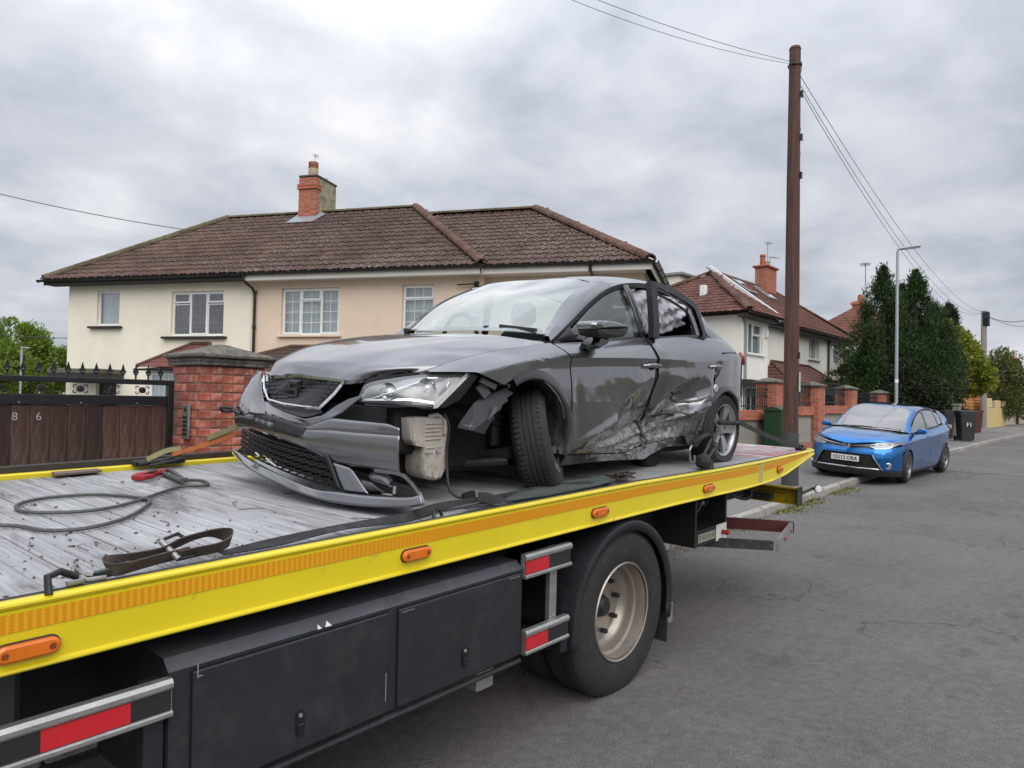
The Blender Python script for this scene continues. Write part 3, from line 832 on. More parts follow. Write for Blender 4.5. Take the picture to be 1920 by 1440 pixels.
# bay with its little hipped roof
bay = MB(); bay.box(3.55, 5.35, -.75, -.001, ZB, 2.55); bay.build('bay', UPVC, H1)
window(H1, 3.65, 5.25, 1.1, 2.40, -.86, [(0, .5, 0, 1, False), (.5, 1, 0, 1, False)], rec=.03, back=NET, backd=.075, label='ground floor bay window')
BT = material('porch_tile', (.17, .055, .045), .75, var=.2, scale=5, bump=.3)
def little_hip(parent, u0, u1, w0, z0, r0, r1, z1, courses, mat=BT):
    """small hipped roof against a wall: front eave u0..u1 at w0,z0, top r0..r1 at w=0,z1, in stepped courses"""
    rf = MB(); rf.add([(u0, w0, z0 - .03), (u1, w0, z0 - .03), (u1, 0, z0 - .03), (u0, 0, z0 - .03)], [(0, 1, 2, 3)])
    rfo = rf.build('bay_roof', mat, parent, fix=False)
    for i in range(courses):
        a, c = i / courses, (i + 1) / courses
        def P(s_, t_, lift=0.0):
            return (s_ * (1 - t_) + (r0 if s_ == u0 else r1) * t_, w0 * (1 - t_) - .0, z0 * (1 - t_) + z1 * t_ + lift)
        b = MB(); l_ = .022
        q = [P(u0, a, l_), P(u1, a, l_), P(u1, c, 0), P(u0, c, 0)]
        b.add(q, [(0, 1, 2, 3)]); b.add([P(u0, a, 0), P(u1, a, 0), P(u1, a, l_), P(u0, a, l_)], [(0, 1, 2, 3)])
        for s_, r_ in ((u0, r0), (u1, r1)):
            q = [P(s_, a, l_), P(s_, c, 0), (s_ * (1 - c) + r_ * c, .0, z0 * (1 - c) + z1 * c), (s_ * (1 - a) + r_ * a, .0, z0 * (1 - a) + z1 * a + l_)]
            b.add(q, [(0, 1, 2, 3)])
        b.build('tile_course', mat, rfo, fix=False)
    for s_, r_ in ((u0, r0), (u1, r1)): MB().tube([(s_, w0, z0 + .02), (r_, 0, z1 + .02)], .05, 8).build('hip_tile', HIP_T, rfo)
    MB().tube([(r0, -.02, z1 + .02), (r1, -.02, z1 + .02)], .05, 8).build('top_tile', HIP_T, rfo)
    gutter(parent, (u0, w0 - .04, z0 - .05), (u1, w0 - .04, z0 - .05), .05, name='bay_gutter')
    return rfo
little_hip(H1, 3.35, 5.6, -1.0, 2.55, 4.2, 4.75, 3.2, 5)
little_hip(H2, 6.35, 8.9, -1.0, 2.72, 7.2, 8.0, 3.12, 4, mat=material('porch_tile_dark', (.07, .045, .035), .8, scale=5))

win3 = (6.88, 8.54, 3.43, 4.624); win4 = (10.24, 11.07, 3.43, 4.637)
hole_wall(H2, 'wall', BEIGE, MID, 12.3, ZB, 4.90, .0, [win3, win4])
hole_wall(H2, 'wing_wall', BEIGE, 12.3, 16.0, ZB, 4.90, .25, [])
MB().grid([[(12.3, 0, ZB), (12.3, 0, 4.9)], [(12.3, .25, ZB), (12.3, .25, 4.9)]]).build('wall_return', BEIGE, H2, fix=False)
MB().grid([[(16.0, .25, ZB), (16.0, .25, 4.9)], [(16.0, 8, ZB), (16.0, 8, 4.9)], [(MID, 8, ZB), (MID, 8, 4.9)]]).build('side_and_rear_wall', BEIGE, H2, fix=False)
GB = [(2, 4), (2, 1), (2, 3), (2, 4)]
window(H2, *win3, 0, [(0, .33, 0, 1, True), (.33, .67, .74, 1, True), (.33, .67, 0, .74, False), (.67, 1, 0, 1, True)], bars=GB, label='wide upstairs window with white georgian bars')
window(H2, *win4, 0, [(0, 1, .72, 1, True), (0, 1, 0, .72, False)], bars=[(3, 1), (3, 3)], label='narrow upstairs window with top vent')
sill(H2, 6.82, 8.62, 3.425, 0, BEIGE, .05, .09); sill(H2, 10.2, 11.12, 3.425, 0, BEIGE, .05, .09)
# roofs
sl = sqrt((RZ - EZ) ** 2 + (RW - EW) ** 2)
ey = (0, (RW - EW) / sl, (RZ - EZ) / sl)
r1 = thing('roof', 'x', 'x', (0, 0, 0)); del r1['label']; del r1['category']; r1.parent = H1
poly = [(-.58, 0), (MID, 0), (MID, sl), (2.13, sl)]
tiled_slope(r1, (0, EW, EZ), (1, 0, 0), ey, poly, TILE_A, UNDER, order=lambda c: c[1])
bb = MB(); bb.add([(-.58, EW, EZ), (2.13, RW, RZ), (-.58, 8.42, EZ)], [(0, 1, 2)]); bb.add([(-.58, 8.42, EZ), (2.13, RW, RZ), (MID, RW, RZ), (MID, 8.42, EZ)], [(0, 1, 2, 3)])
bb.build('far_slopes', TILE_A, r1, fix=False)
ridge_run(r1, (-.50, EW + .04, EZ + .04), (2.10, RW, RZ + .03), RIDGE_T, r=.15); ridge_run(r1, (2.13, RW, RZ + .04), (MID, RW, RZ + .04), RIDGE_T)
r2 = thing('roof', 'x', 'x', (0, 0, 0)); del r2['label']; del r2['category']; r2.parent = H2
tiled_slope(r2, (0, EW, EZ), (1, 0, 0), ey, [(MID, 0), (12.38, 0), (8.75, sl), (MID, sl)], TILE_B, UNDER, limit=170, order=lambda c: c[1])
R2Z = 7.39; sl2 = sqrt((R2Z - EZ) ** 2 + (RW - EW) ** 2); ey2 = (0, (RW - EW) / sl2, (R2Z - EZ) / sl2)
tiled_slope(r2, (0, EW + .05, EZ - .01), (1, 0, 0), ey2, [(12.45, 0), (16.1, 0), (12.5, sl2), (9.1, sl2), (8.95, sl2 - .25)], TILE_B, UNDER, limit=130, order=lambda c: c[1])
bb = MB(); bb.add([(16.3, EW, EZ - .03), (12.5, RW, R2Z - .02), (16.3, 8.42, EZ - .03)], [(0, 1, 2)]); bb.add([(12.38, EW, EZ - .03), (8.75, RW, RZ - .03), (12.38, 8.42, EZ - .03)], [(0, 1, 2)])
bb.add([(MID, 8.42, EZ), (MID, RW, RZ - .01), (8.75, RW, RZ - .01), (12.38, 8.42, EZ)], [(0, 1, 2, 3)]); bb.add([(12.38, 8.42, EZ), (9.1, RW, R2Z - .01), (12.5, RW, R2Z - .01), (16.3, 8.42, EZ)], [(0, 1, 2, 3)])
bb.build('far_slopes', TILE_A, r2, fix=False)
ridge_run(r2, (MID, RW, RZ + .04), (8.75, RW, RZ + .04), RIDGE_T); ridge_run(r2, (12.42, EW - .02, EZ + .06), (8.75, RW, RZ + .06), HIP_T, r=.13)
ridge_run(r2, (9.1, RW, R2Z + .04), (12.5, RW, R2Z + .04), RIDGE_T); ridge_run(r2, (16.2, EW + .05, EZ + .02), (12.5, RW, R2Z + .03), HIP_T, r=.15)
# soffits, fascias, gutters
MB().box(-.5, MID, -.36, 0, 4.84, 4.90).build('soffit', SILL_D, H1); MB().box(-.5, MID, -.38, -.361, 4.82, 4.955).build('fascia', SILL_D, H1)
MB().box(MID, 12.3, -.36, 0, 4.80, 4.87).build('soffit', FASCIA_W, H2); MB().box(MID + .02, 12.34, -.39, -.361, 4.78, 4.93, bev=.006).build('fascia', FASCIA_W, H2)
MB().box(12.3, 16.05, -.28, .25, 4.80, 4.87).build('soffit', FASCIA_W, H2); MB().box(12.345, 16.2, -.31, -.281, 4.78, 4.93, bev=.006).build('fascia', FASCIA_W, H2)
MB().box(16.2, 16.23, -.31, 8, 4.78, 4.93, bev=.006).build('fascia', FASCIA_W, H2)
gutter(H1, (-.62, -.45, 4.96), (MID - .01, -.45, 4.96), .06); gutter(H2, (MID, -.46, 4.965), (12.42, -.46, 4.965), .06); gutter(H2, (12.43, -.37, 4.965), (16.3, -.37, 4.965), .06)
gutter(H2, (16.32, -.37, 4.96), (16.32, 8.3, 4.96), .06)
b = MB(); b.tube([(6.05, -.45, 4.92), (6.05, -.44, 4.78), (6.12, -.15, 4.62), (6.13, -.06, 4.5), (6.13, -.06, .3)], .036, 10)
for zz in (4.5, 3.6, 2.7, 1.6): b.lathe([(.045, zz), (.048, zz + .01), (.048, zz + .07), (.045, zz + .08)], 10, axis='Z', M=Matrix.Translation((6.13, -.06, 0)))
b.build('downpipe', BLACK_G, H1)
MB().tube([(14.9, -.37, 4.9), (14.9, -.36, 4.8), (14.9, .18, 4.62), (14.9, .18, .3)], .036, 10).build('downpipe', BLACK_G, H2)
cbx = MB(); cbx.tube([(12.15, -.02, 4.62), (12.2, -.1, 4.60), (11.7, -.14, 4.58)], .02, 6); cbx.box(12.1, 12.2, -.06, -.002, 4.5, 4.66); cbx.build('cable_bracket', SILL_D, H2)
# chimney
ch = thing('chimney', 'x', 'x', (0, 0, 0)); del ch['label']; del ch['category']; ch.parent = H1
CH_R = material('chimney_render', (.36, .33, .22), .95, c2=(.16, .15, .10), c2lo=.45, c2hi=.65, scale=3, bump=.5)
MB().box(5.0, 5.6, 3.75, 4.75, 6.9, 8.68, bev=.015).build('render_side', CH_R, ch)
brick_block(ch, 4.985, 5.615, 3.55, 3.748, 7.0, 8.66, BRICK2, MORTAR, 'FLR', course=.078, zvis=7.25)
for zz in (8.30, 8.38): MB().box(4.95, 5.65, 3.50, 3.80, zz, zz + .074, bev=.01).build('corbel_course', BRICK2, ch)
MB().box(4.97, 5.63, 3.54, 4.77, 8.682, 8.75, bev=.02).build('crown', STONE, ch)
POT = material('clay_pot', (.36, .12, .06), .8, scale=8); POTC = material('buff_pot', (.45, .36, .22), .85, scale=6)
b = MB(); b.lathe([(.14, 8.74), (.15, 8.76), (.15, 9.02), (.13, 9.03)], 14, axis='Z', M=Matrix.Translation((5.3, 3.85, 0))); b.build('chimney_pot', POTC, ch, smooth=True)
b = MB()
for i in range(4): b.lathe([(.13, 9.03 + i * .05), (.155, 9.04 + i * .05), (.155, 9.06 + i * .05), (.13, 9.075 + i * .05)], 14, axis='Z', M=Matrix.Translation((5.3, 3.85, 0)))
b.build('pot_cowl', POT, ch, smooth=True)
MB().lathe([(.0, 8.9), (.10, 8.88), (.12, 8.74)], 12, axis='Z', M=Matrix.Translation((5.35, 4.45, 0))).build('chimney_pot', POTC, ch)
MB().add([(4.85, 3.1, 7.16), (5.75, 3.1, 7.16), (5.85, 3.76, 7.56), (5.64, 3.76, 7.62), (5.62, 3.54, 7.45), (4.97, 3.54, 7.45), (4.97, 3.76, 7.62), (4.8, 3.76, 7.56)], [(0, 1, 4, 5), (1, 2, 3, 4), (0, 5, 6, 7)]).build('lead_flashing', material('lead', (.28, .30, .32), .5, metal=.3, scale=5), ch, fix=False)
def aerial(name, label, P, h=1.0, n=5, ang=0.3, sc=1.0, parent=None):
    t_ = thing(name, label, 'aerial', P)
    m_ = material('aerial_metal', (.16, .16, .17), .5, metal=.5)
    MB().tube([(0, 0, 0), (0, 0, h)], .014 * sc, 6).build('mast', m_, t_)
    b = MB(); d = Vector((cos(ang), sin(ang), 0)); s_ = Vector((-sin(ang), cos(ang), 0))
    b.tube([d * -.1 * sc + Vector((0, 0, h)), d * .7 * sc + Vector((0, 0, h + .02))], .009 * sc, 5)
    for i in range(n): c = d * (i * .6 / n * sc) + Vector((0, 0, h + .01)); b.tube([c - s_ * .16 * sc, c + s_ * .16 * sc], .006 * sc, 4)
    b.build('aerial_array', m_, t_); return t_
aerial('tv_aerial', 'small tv aerial on the buff chimney pot of the cream house', tuple(HR @ Vector((5.32, 3.9, 9.2))), .28, 5, .8, .55)

# ------------------------------------------------------------------ white house along the street
H3 = thing('white_house', 'white rendered semi with brown hipped roof and white verge behind the pole', 'house', (0, 0, 0))
ZG = .6
hole_wall(H3, 'front_wall', WHITE_R, 25.8, 28.3, ZG, 5.25, 11.0, [(26.35, 27.75, 3.85, 5.02), (26.0, 27.9, 1.2, 2.6)])
MB().grid([[(28.3, 11.0, ZG), (28.3, 11.0, 5.25)], [(28.3, 11.5, ZG), (28.3, 11.5, 5.25)]]).build('wall_return', WHITE_R, H3, fix=False)
w5 = (34.539, 36.003, 4.114, 5.197); w6 = (37.906, 39.419, 4.083, 5.152)
hole_wall(H3, 'rear_front_wall', WHITE_R, 28.3, 37.15, ZG, 5.25, 11.5, [w5], depth=.2)
hole_wall(H3, 'neighbour_wall', GREY_R, 37.15, 40.2, ZG, 5.25, 11.5, [w6], depth=.2)
for q_ in (25.8, 40.2): MB().grid([[(q_, 18.5, ZG), (q_, 18.5, 5.25)], [(q_, 11.0 if q_ < 30 else 11.5, ZG), (q_, 11.0 if q_ < 30 else 11.5, 5.25)]]).build('side_wall', WHITE_R, H3, fix=False)
window(H3, 26.35, 27.75, 3.85, 5.02, 11.0, [(0, .42, 0, 1, False), (.42, 1, .62, 1, True), (.42, 1, 0, .62, False)], label='upstairs window beside the downpipe')
sill(H3, 26.2, 27.9, 3.85, 11.0, WHITE_R, .06, .09)
window(H3, *w5, 11.5, [(0, .5, 0, 1, False), (.5, 1, 0, 1, True)], rec=.18, back=NET); sill(H3, w5[0] - .1, w5[1] + .1, w5[2], 11.5, UPVC, .05, .1)
window(H3, *w6, 11.5, [(0, 1, .7, 1, True), (0, 1, 0, .7, False)], rec=.18, back=NET)
window(H3, 26.0, 27.9, 1.2, 2.6, 11.0, [(0, .5, 0, 1, False), (.5, 1, 0, 1, False)], back=ROOMDK)
MB().box(25.75, 28.0, 10.7, 10.99, 2.62, 2.85).build('bay_fascia', SILL_D, H3)
EZ3 = 5.32; rx0, rx1, ry, rz = 30.0, 36.9, 14.2, 7.68
r3 = thing('roof', 'x', 'x', (0, 0, 0)); del r3['label']; del r3['category']; r3.parent = H3
VX = 29.3
s3 = sqrt((ry - 10.55) ** 2 + (rz - EZ3) ** 2); e3 = (0, (ry - 10.55) / s3, (rz - EZ3) / s3)
fr_ = (VX - 25.35) / (rx0 - 25.35)
tiled_slope(r3, (0, 10.55, EZ3), (1, 0, 0), e3, [(25.35, 0), (VX - .1, 0), (VX - .1, s3 * fr_ * .985)], TILE_R, UNDER, limit=60)
tiled_slope(r3, (0, 11.05, EZ3 + .02), (1, 0, 0), (0, ry - 11.05, rz + .1 - EZ3), [(VX, 0), (40.7, 0), (rx1, s3 * .93), (VX + .4, s3 * .93)], TILE_R, UNDER, limit=120, order=lambda c: c[0])
s4 = sqrt((rx0 - 25.35) ** 2 + (rz - EZ3) ** 2)
tiled_slope(r3, (25.35, 18.0, EZ3), (0, -1, 0), (rx0 - 25.35, 0, rz - EZ3), [(0, 0), (7.45, 0), (3.8, s4)], TILE_R, UNDER, limit=115, order=lambda c: -c[0])
bb = MB(); bb.add([(25.35, 18, EZ3), (rx0, ry, rz), (rx1, ry, rz), (40.7, 18, EZ3)], [(0, 1, 2, 3)]); bb.add([(40.7, 11, EZ3), (rx1, ry, rz + .05), (40.7, 18, EZ3)], [(0, 1, 2)]); bb.build('far_slopes', TILE_R, r3, fix=False)
ridge_run(r3, (25.3, 10.5, EZ3 + .05), (rx0, ry, rz + .06), HIP_T, r=.15); ridge_run(r3, (25.3, 18.0, EZ3 + .05), (rx0, ry, rz + .06), HIP_T, r=.13)
ridge_run(r3, (rx0, ry, rz + .08), (rx1, ry, rz + .12), RIDGE_T, r=.12); ridge_run(r3, (40.75, 11.0, EZ3 + .1), (rx1, ry, rz + .12), HIP_T, r=.13)
vb = MB(); vb.add([(VX - .16, 10.9, EZ3 - .02), (VX + .06, 10.9, EZ3 - .02), (VX + .6, ry, rz + .12), (VX + .38, ry, rz + .12), (VX - .16, 10.9, EZ3 + .27), (VX + .06, 10.9, EZ3 + .27), (VX + .6, ry, rz + .33), (VX + .38, ry, rz + .33)],
                  [(0, 1, 2, 3), (4, 7, 6, 5), (0, 4, 5, 1), (0, 3, 7, 4), (1, 5, 6, 2)]); vb.build('white_verge', UPVC, r3)
for rx in (31.6, 34.0):
    t0 = .62; yy0 = 11.05 + (ry - 11.05) * t0; zz0 = EZ3 + (rz + .1 - EZ3) * t0
    MM = Matrix.Translation((rx, yy0, zz0 + .08)) @ Matrix.Rotation(atan2(rz + .1 - EZ3, ry - 11.05), 4, 'X')
    MB().box(-.45, .45, -.02, 1.0, 0, .07, bev=.01, M=MM).build('roof_window', material('lead', (.28, .30, .32)), r3)
    g = MB().box(-.36, .36, .08, .90, .071, .078, M=MM); g.build('roof_window_pane', WGLASS, r3)
vp = MB().box(-.12, .12, -.12, .12, 0, .45, bev=.02); vo = vp.build('roof_vent', UPVC, r3); vo.location = (27.3, 13.28, 6.26)
dm = MB(); dm.box(28.9, 32.5, 15.2, 19.0, 6.4, 7.55); dmo = dm.build('dormer', WHITE_R, H3)
MB().box(28.75, 32.6, 15.0, 19.2, 7.551, 7.68, bev=.02).build('dormer_roof', material('lead', (.28, .30, .32)), dmo)
MB().tube([(25.82, 10.95, 5.2), (25.86, 10.93, 5.05), (26.0, 10.93, 4.95), (26.0, 10.93, .6)], .045, 8).build('downpipe', material('grey_pipe', (.25, .25, .26), .5), H3)
MB().tube([(37.15, 11.35, 5.25), (37.15, 11.42, 5.0), (37.15, 11.42, .6)], .045, 8).build('downpipe', BLACK_G, H3)
gutter(H3, (25.35, 10.5, 5.3), (29.2, 10.5, 5.3), .06); gutter(H3, (29.25, 11.0, 5.32), (40.7, 11.0, 5.32), .06)
MB().box(25.4, 28.4, 10.62, 11.0, 5.12, 5.24).build('soffit', SILL_D, H3); MB().box(28.4, 40.5, 11.1, 11.5, 5.14, 5.25).build('soffit', SILL_D, H3)
alm = MB().box(27.95, 28.15, 10.9, 10.998, 4.55, 4.85, bev=.02).build('alarm_box', UPVC, H3)
little_hip_parent = thing('porch', 'x', 'x', (30.0, 11.5, 0)); del little_hip_parent['label']; del little_hip_parent['category']; little_hip_parent.parent = H3
BT2 = material('porch_tile_brown', (.13, .05, .04), .75, var=.2, scale=5, bump=.3)
lh = little_hip(little_hip_parent, -1.2, 5.6, -1.35, 2.75, -.1, 4.6, 3.75, 7, mat=BT2)
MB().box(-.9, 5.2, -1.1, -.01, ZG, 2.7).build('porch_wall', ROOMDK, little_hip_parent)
ch3 = thing('chimney', 'x', 'x', (0, 0, 0)); del ch3['label']; del ch3['category']; ch3.parent = H3
CX0, CX1 = 35.208, 36.536
brick_block(ch3, CX0, CX1, 13.8, 14.4, 7.2, 8.75, BRICK2, MORTAR, 'FLR', course=.078)
MB().box(CX0 - .1, CX1 + .1, 13.7, 14.5, 8.751, 8.86, bev=.03).build('crown', BRICK2, ch3)
for (dx, dy, r_, h_, mm) in ((.25, .3, .13, .55, POT), (.72, .30, .16, .28, POTC)):
    MB().lathe([(r_, 8.86), (r_ * 1.1, 8.9), (r_ * .95, 8.86 + h_ * .8), (r_ * 1.2, 8.86 + h_ * .85), (r_ * 1.1, 8.86 + h_)], 12, axis='Z', M=Matrix.Translation((CX0 + dx, 13.8 + dy, 0))).build('chimney_pot', mm, ch3, smooth=True)
aerial('tv_aerial', 'tv aerial standing left on the white house chimney', (CX1 - .2, 14.2, 8.9), 1.3, 5, .2, 1.0)
aerial('tv_aerial', 'lower angled tv aerial right of the white house chimney', (CX1 + .12, 14.2, 8.0), 1.5, 5, -.3, 1.1)

# ------------------------------------------------------------------ houses further down the street
def simple_house(name, label, x0, x1, y0, y1, ez, rz_, wall, roof, chim=None, windows=()):
    h = thing(name, label, 'house', (0, 0, 0)); z0 = gz(x0)
    MB().box(x0, x1, y0, y1, z0, ez).build('wall', wall, h)
    yc = (y0 + y1) / 2; run = (y1 - y0) / 2 + .3
    b = MB(); a = (x0 - .3, x1 + .3, y0 - .3, y1 + .3)
    b.add([(a[0], a[2], ez), (a[1], a[2], ez), (a[1], a[3], ez), (a[0], a[3], ez), (a[0] + run, yc, rz_), (a[1] - run, yc, rz_)], [(0, 1, 5, 4), (2, 3, 4, 5), (0, 4, 3), (1, 2, 5), (0, 3, 2, 1)])
    ro = b.build('roof', roof, h)
    ridge_run(ro, (a[0] + run, yc, rz_ + .04), (a[1] - run, yc, rz_ + .04), HIP_T, r=.12, step=1.2); ridge_run(ro, (a[0], a[2], ez + .04), (a[0] + run, yc, rz_ + .04), HIP_T, r=.12, step=1.2)
    sL = sqrt((yc - a[2]) ** 2 + (rz_ - ez) ** 2); b = MB()
    sx = sqrt(run ** 2 + (rz_ - ez) ** 2)
    for i in range(1, 14):
        t_ = i / 14; zz = ez + (rz_ - ez) * t_
        b.tube([(a[0] + run * t_, a[2] + (yc - a[2]) * t_, zz), (a[1] - run * t_, a[2] + (yc - a[2]) * t_, zz)], .035, 4)
        b.tube([(a[0] + run * t_, a[2] + (yc - a[2]) * t_, zz), (a[0] + run * t_, a[3] + (yc - a[3]) * t_, zz)], .035, 4)
    b.build('tile_course_edges', roof, ro)
    if chim:
        for (cx, cy, cw, cd, cz0, cz1) in chim:
            c = MB().box(cx, cx + cw, cy, cy + cd, cz0, cz1, bev=.03); co = c.build('chimney', BRICK2, h)
            MB().box(cx - .08, cx + cw + .08, cy - .08, cy + cd + .08, cz1 - .25, cz1 - .08, bev=.02).build('corbel', BRICK2, co)
            for q in (.3, .7): MB().lathe([(.15, cz1), (.17, cz1 + .1), (.13, cz1 + .5)], 10, axis='Z', M=Matrix.Translation((cx + cw * q, cy + cd / 2, 0))).build('chimney_pot', POT, co)
    return h
TILE_F = roof_tile_mat('far_roof_tile', (.15, .065, .05), (.2, .15, .12), -.3)
TILE_G = roof_tile_mat('grey_slate_roof', (.09, .08, .075), (.2, .2, .18), .2)
hb = (53.769, 14.5, 8.895)
simple_house('distant_house', 'red hipped roof and brick chimney of the house left of the conifers', 52, 64, 11, 19, 6.2, 9.4, WHITE_R, TILE_F, [(55.524, 14.6, 1.1, .9, 8.6, 9.529)])
aerial('tv_aerial', 'far tv aerial on the chimney left of the conifers', (55.484, 14.6, 10.6), 1.6, 6, .3, 2.0)
simple_house('distant_house', 'grey roofed house with brick chimney beyond the second wooden pole', 92, 112, 11, 19, 6.0, 8.6, GREY_R, TILE_G, [(104.23, 14.5, 2.2, 1.0, 8.0, 10.053)])
simple_house('distant_house', 'farthest grey roof and chimney at the right edge of the street', 135, 165, 11, 20, 6.0, 9.0, GREY_R, TILE_G, [(141.556, 14.5, 3.6, 1.2, 8.0, 10.533)])

# ================================================================== street furniture and greenery
POLEW = material('creosoted_wood', (.125, .042, .028), .7, var=.35, scale=3, stretch=(9, 9, .35), c2=(.040, .028, .026), c2lo=.42, c2hi=.60, bump=.9, bscale=24)
POLE_D = material('pole_base_wrap', (.055, .055, .06), .8, scale=5)
ppx, ppy = 13.42, 4.78
pg = gz(ppx) + .1
pole = thing('telegraph_pole', 'tall reddish brown wooden telegraph pole behind the truck tail', 'telegraph pole', (ppx, ppy, pg))
MB().tube([(0, 0, .95), (.005, 0, 3), (-.01, 0, 5.5), (0, 0, 8.02)], [.134, .128, .116, .100], 20).build('post', POLEW, pole, smooth=True)
MB().tube([(0, 0, -.1), (0, 0, .949)], [.148, .146], 20).build('base_wrap', POLE_D, pole, smooth=True)
MB().lathe([(.108, 8.02), (.09, 8.07), (.0, 8.085)], 20, axis='Z').build('pole_top', POLEW, pole, smooth=True)
for zz in (2.3, 5.6, 6.3, 7.1): MB().box(-.03, .03, -.15, -.12, zz, zz + .12).build('pole_clip', BLACK_IRON, pole)
for zz in (5.2, 5.65, 6.1, 6.55): MB().tube([(.1, -.04, zz), (.16, -.06, zz), (.16, -.06, zz + .04)], .008, 5).build('pole_step', BLACK_IRON, pole)
b = MB(); b.tube([(.11 * cos(a), .11 * sin(a), 7.72 + .01 * sin(3 * a)) for a in np.linspace(0, 2 * pi, 16)[:-1]], .018, 6, closed=True)
b.tube([(.1, 0, 7.83), (.19, -.06, 7.84), (.16, -.06, 7.68), (.12, -.03, 7.5), (.1, 0, 7.45)], .007, 5)
b.tube([(-.1, 0, 7.72), (-.15, .05, 7.66), (-.16, .05, 7.6), (-.11, 0, 7.55)], .008, 5)
b.build('cable_ring', BLACK_IRON, pole)
sg = MB().box(-.03, .03, -.16, -.15, 1.7, 2.05); sg.build('pole_tag', material('pale_print', (.5, .55, .5)), pole)

WIRE = material('overhead_wire', (.05, .05, .055), .6)
def wire(label, a, b_, sag, r=.012, n=24):
    a, b_ = Vector(a), Vector(b_); pts = []
    for i in range(n + 1):
        t_ = i / n; p = a.lerp(b_, t_); p.z -= sag * 4 * t_ * (1 - t_); pts.append(p)
    return tag(MB().tube(pts, r, 5).build('overhead_wire', WIRE), label, 'wire', 'overhead wires')
pt = Vector((ppx, ppy, pg + 7.72))
wa = Vector((9.22, 5.936, 7.988)); dd = wa - (pt + Vector((-.12, 0, 0)))
wire('upper of two overhead wires rising leftward from the brown pole', pt + Vector((-.12, 0, .03)), pt + dd * 1.6 + Vector((0, 0, .0)), .14, .0045)
wire('lower of two overhead wires rising leftward from the brown pole', pt + Vector((-.12, 0, -.01)), pt + dd * 1.6 + Vector((0, .12, -.05)), .20, .004)
P2 = Vector((52.997, 7.107, 8.04))
for i, (dz, sg_, lb_) in enumerate(((-.05, 1.05, 'highest wire drooping from the brown pole to the far pole'), (-.22, 1.25, 'middle wire drooping from the brown pole to the far pole'), (-.3, 1.38, 'lowest wire drooping from the brown pole to the far pole'))):
    wire(lb_, pt + Vector((.11, 0, dz)), P2 + Vector((0, (i - 1) * .15, -.15)), sg_, .006)
wire('wire running right from the far pole out of the picture', P2 + Vector((0, 0, -.2)), (49.302, 3.756, 7.339), .5, .02)
wire('lower wire running right from the far pole', P2 + Vector((0, 0, -.25)), (49.326, 3.756, 6.577), .3, .012)
wire('thin wire crossing the sky left of the cream house roof', (6.359, 29.242, 8.579), (13.383, 25.682, 7.815), .15, .014)
wire('thin low wire over the green trees at the left', (9.543, 41.041, 4.579), (11.573, 32.539, 4.1), .1, .016)

pole2 = thing('telegraph_pole', 'distant grey wooden telegraph pole with a black cable box at its top', 'telegraph pole', (P2.x, P2.y, gz(P2.x)))
h2 = P2.z - gz(P2.x)
MB().tube([(0, 0, 0), (0, 0, h2)], [.2, .15], 12).build('post', material('grey_wood', (.26, .24, .21), .85, var=.2, scale=3, stretch=(6, 6, .5)), pole2)
b = MB().box(-.2, .2, -.3, .05, h2 - .95, h2 - .05, bev=.05); b.box(-.28, .28, -.2, 0, h2 - .6, h2 - .35, bev=.04); b.build('cable_box', BLACK_IRON, pole2)

# slim street lamp behind the blue car
LAMP = material('galvanised', (.38, .41, .43), .45, metal=.5, var=.1, scale=6)
lx, ly = 22.375, 5.057
lg = gz(lx) + .1
lp = thing('street_lamp', 'slim grey street lamp with flat lantern rising behind the blue car', 'street lamp', (lx, ly, lg))
hL = 6.262 - lg
b = MB(); b.tube([(0, 0, 0), (0, 0, 1.3)], .07, 14); b.build('column_base', LAMP, lp, smooth=True)
MB().tube([(0, 0, 1.3), (0, 0, hL)], [.045, .038], 12).build('column', LAMP, lp, smooth=True)
MB().tube([(0, 0, hL), (0, -.02, hL + .09), (.03, -.1, hL + .1)], .035, 8).build('bracket', LAMP, lp)
b = MB().box(-.07, .07, -.52, 0, -.03, .03, bev=.025); lo = b.build('lantern', LAMP, lp); lo.location = (.02, -.05, hL + .09); lo.rotation_euler = (radians(-6), 0, radians(14))
MB().box(-.05, .05, -.5, -.12, -.045, -.031, bev=.004).build('lantern_lens', material('lens', (.6, .6, .6), .3), lo)
MB().lathe([(.046, 0), (.049, .001), (.049, .10), (.046, .101)], 12, axis='Z', M=Matrix.Translation((0, 0, 1.95))).build('id_band', UPVC, lp)
lp2 = thing('street_lamp', 'far thin lamp post among the green trees left of the cream house', 'street lamp', (10.573, 38.398, 1.808))
MB().tube([(0, 0, -1.5), (0, 0, 2.0)], .05, 8).build('column', LAMP, lp2)
MB().box(-.06, .3, -.06, .06, 1.98, 2.05, bev=.02).build('lantern', LAMP, lp2)

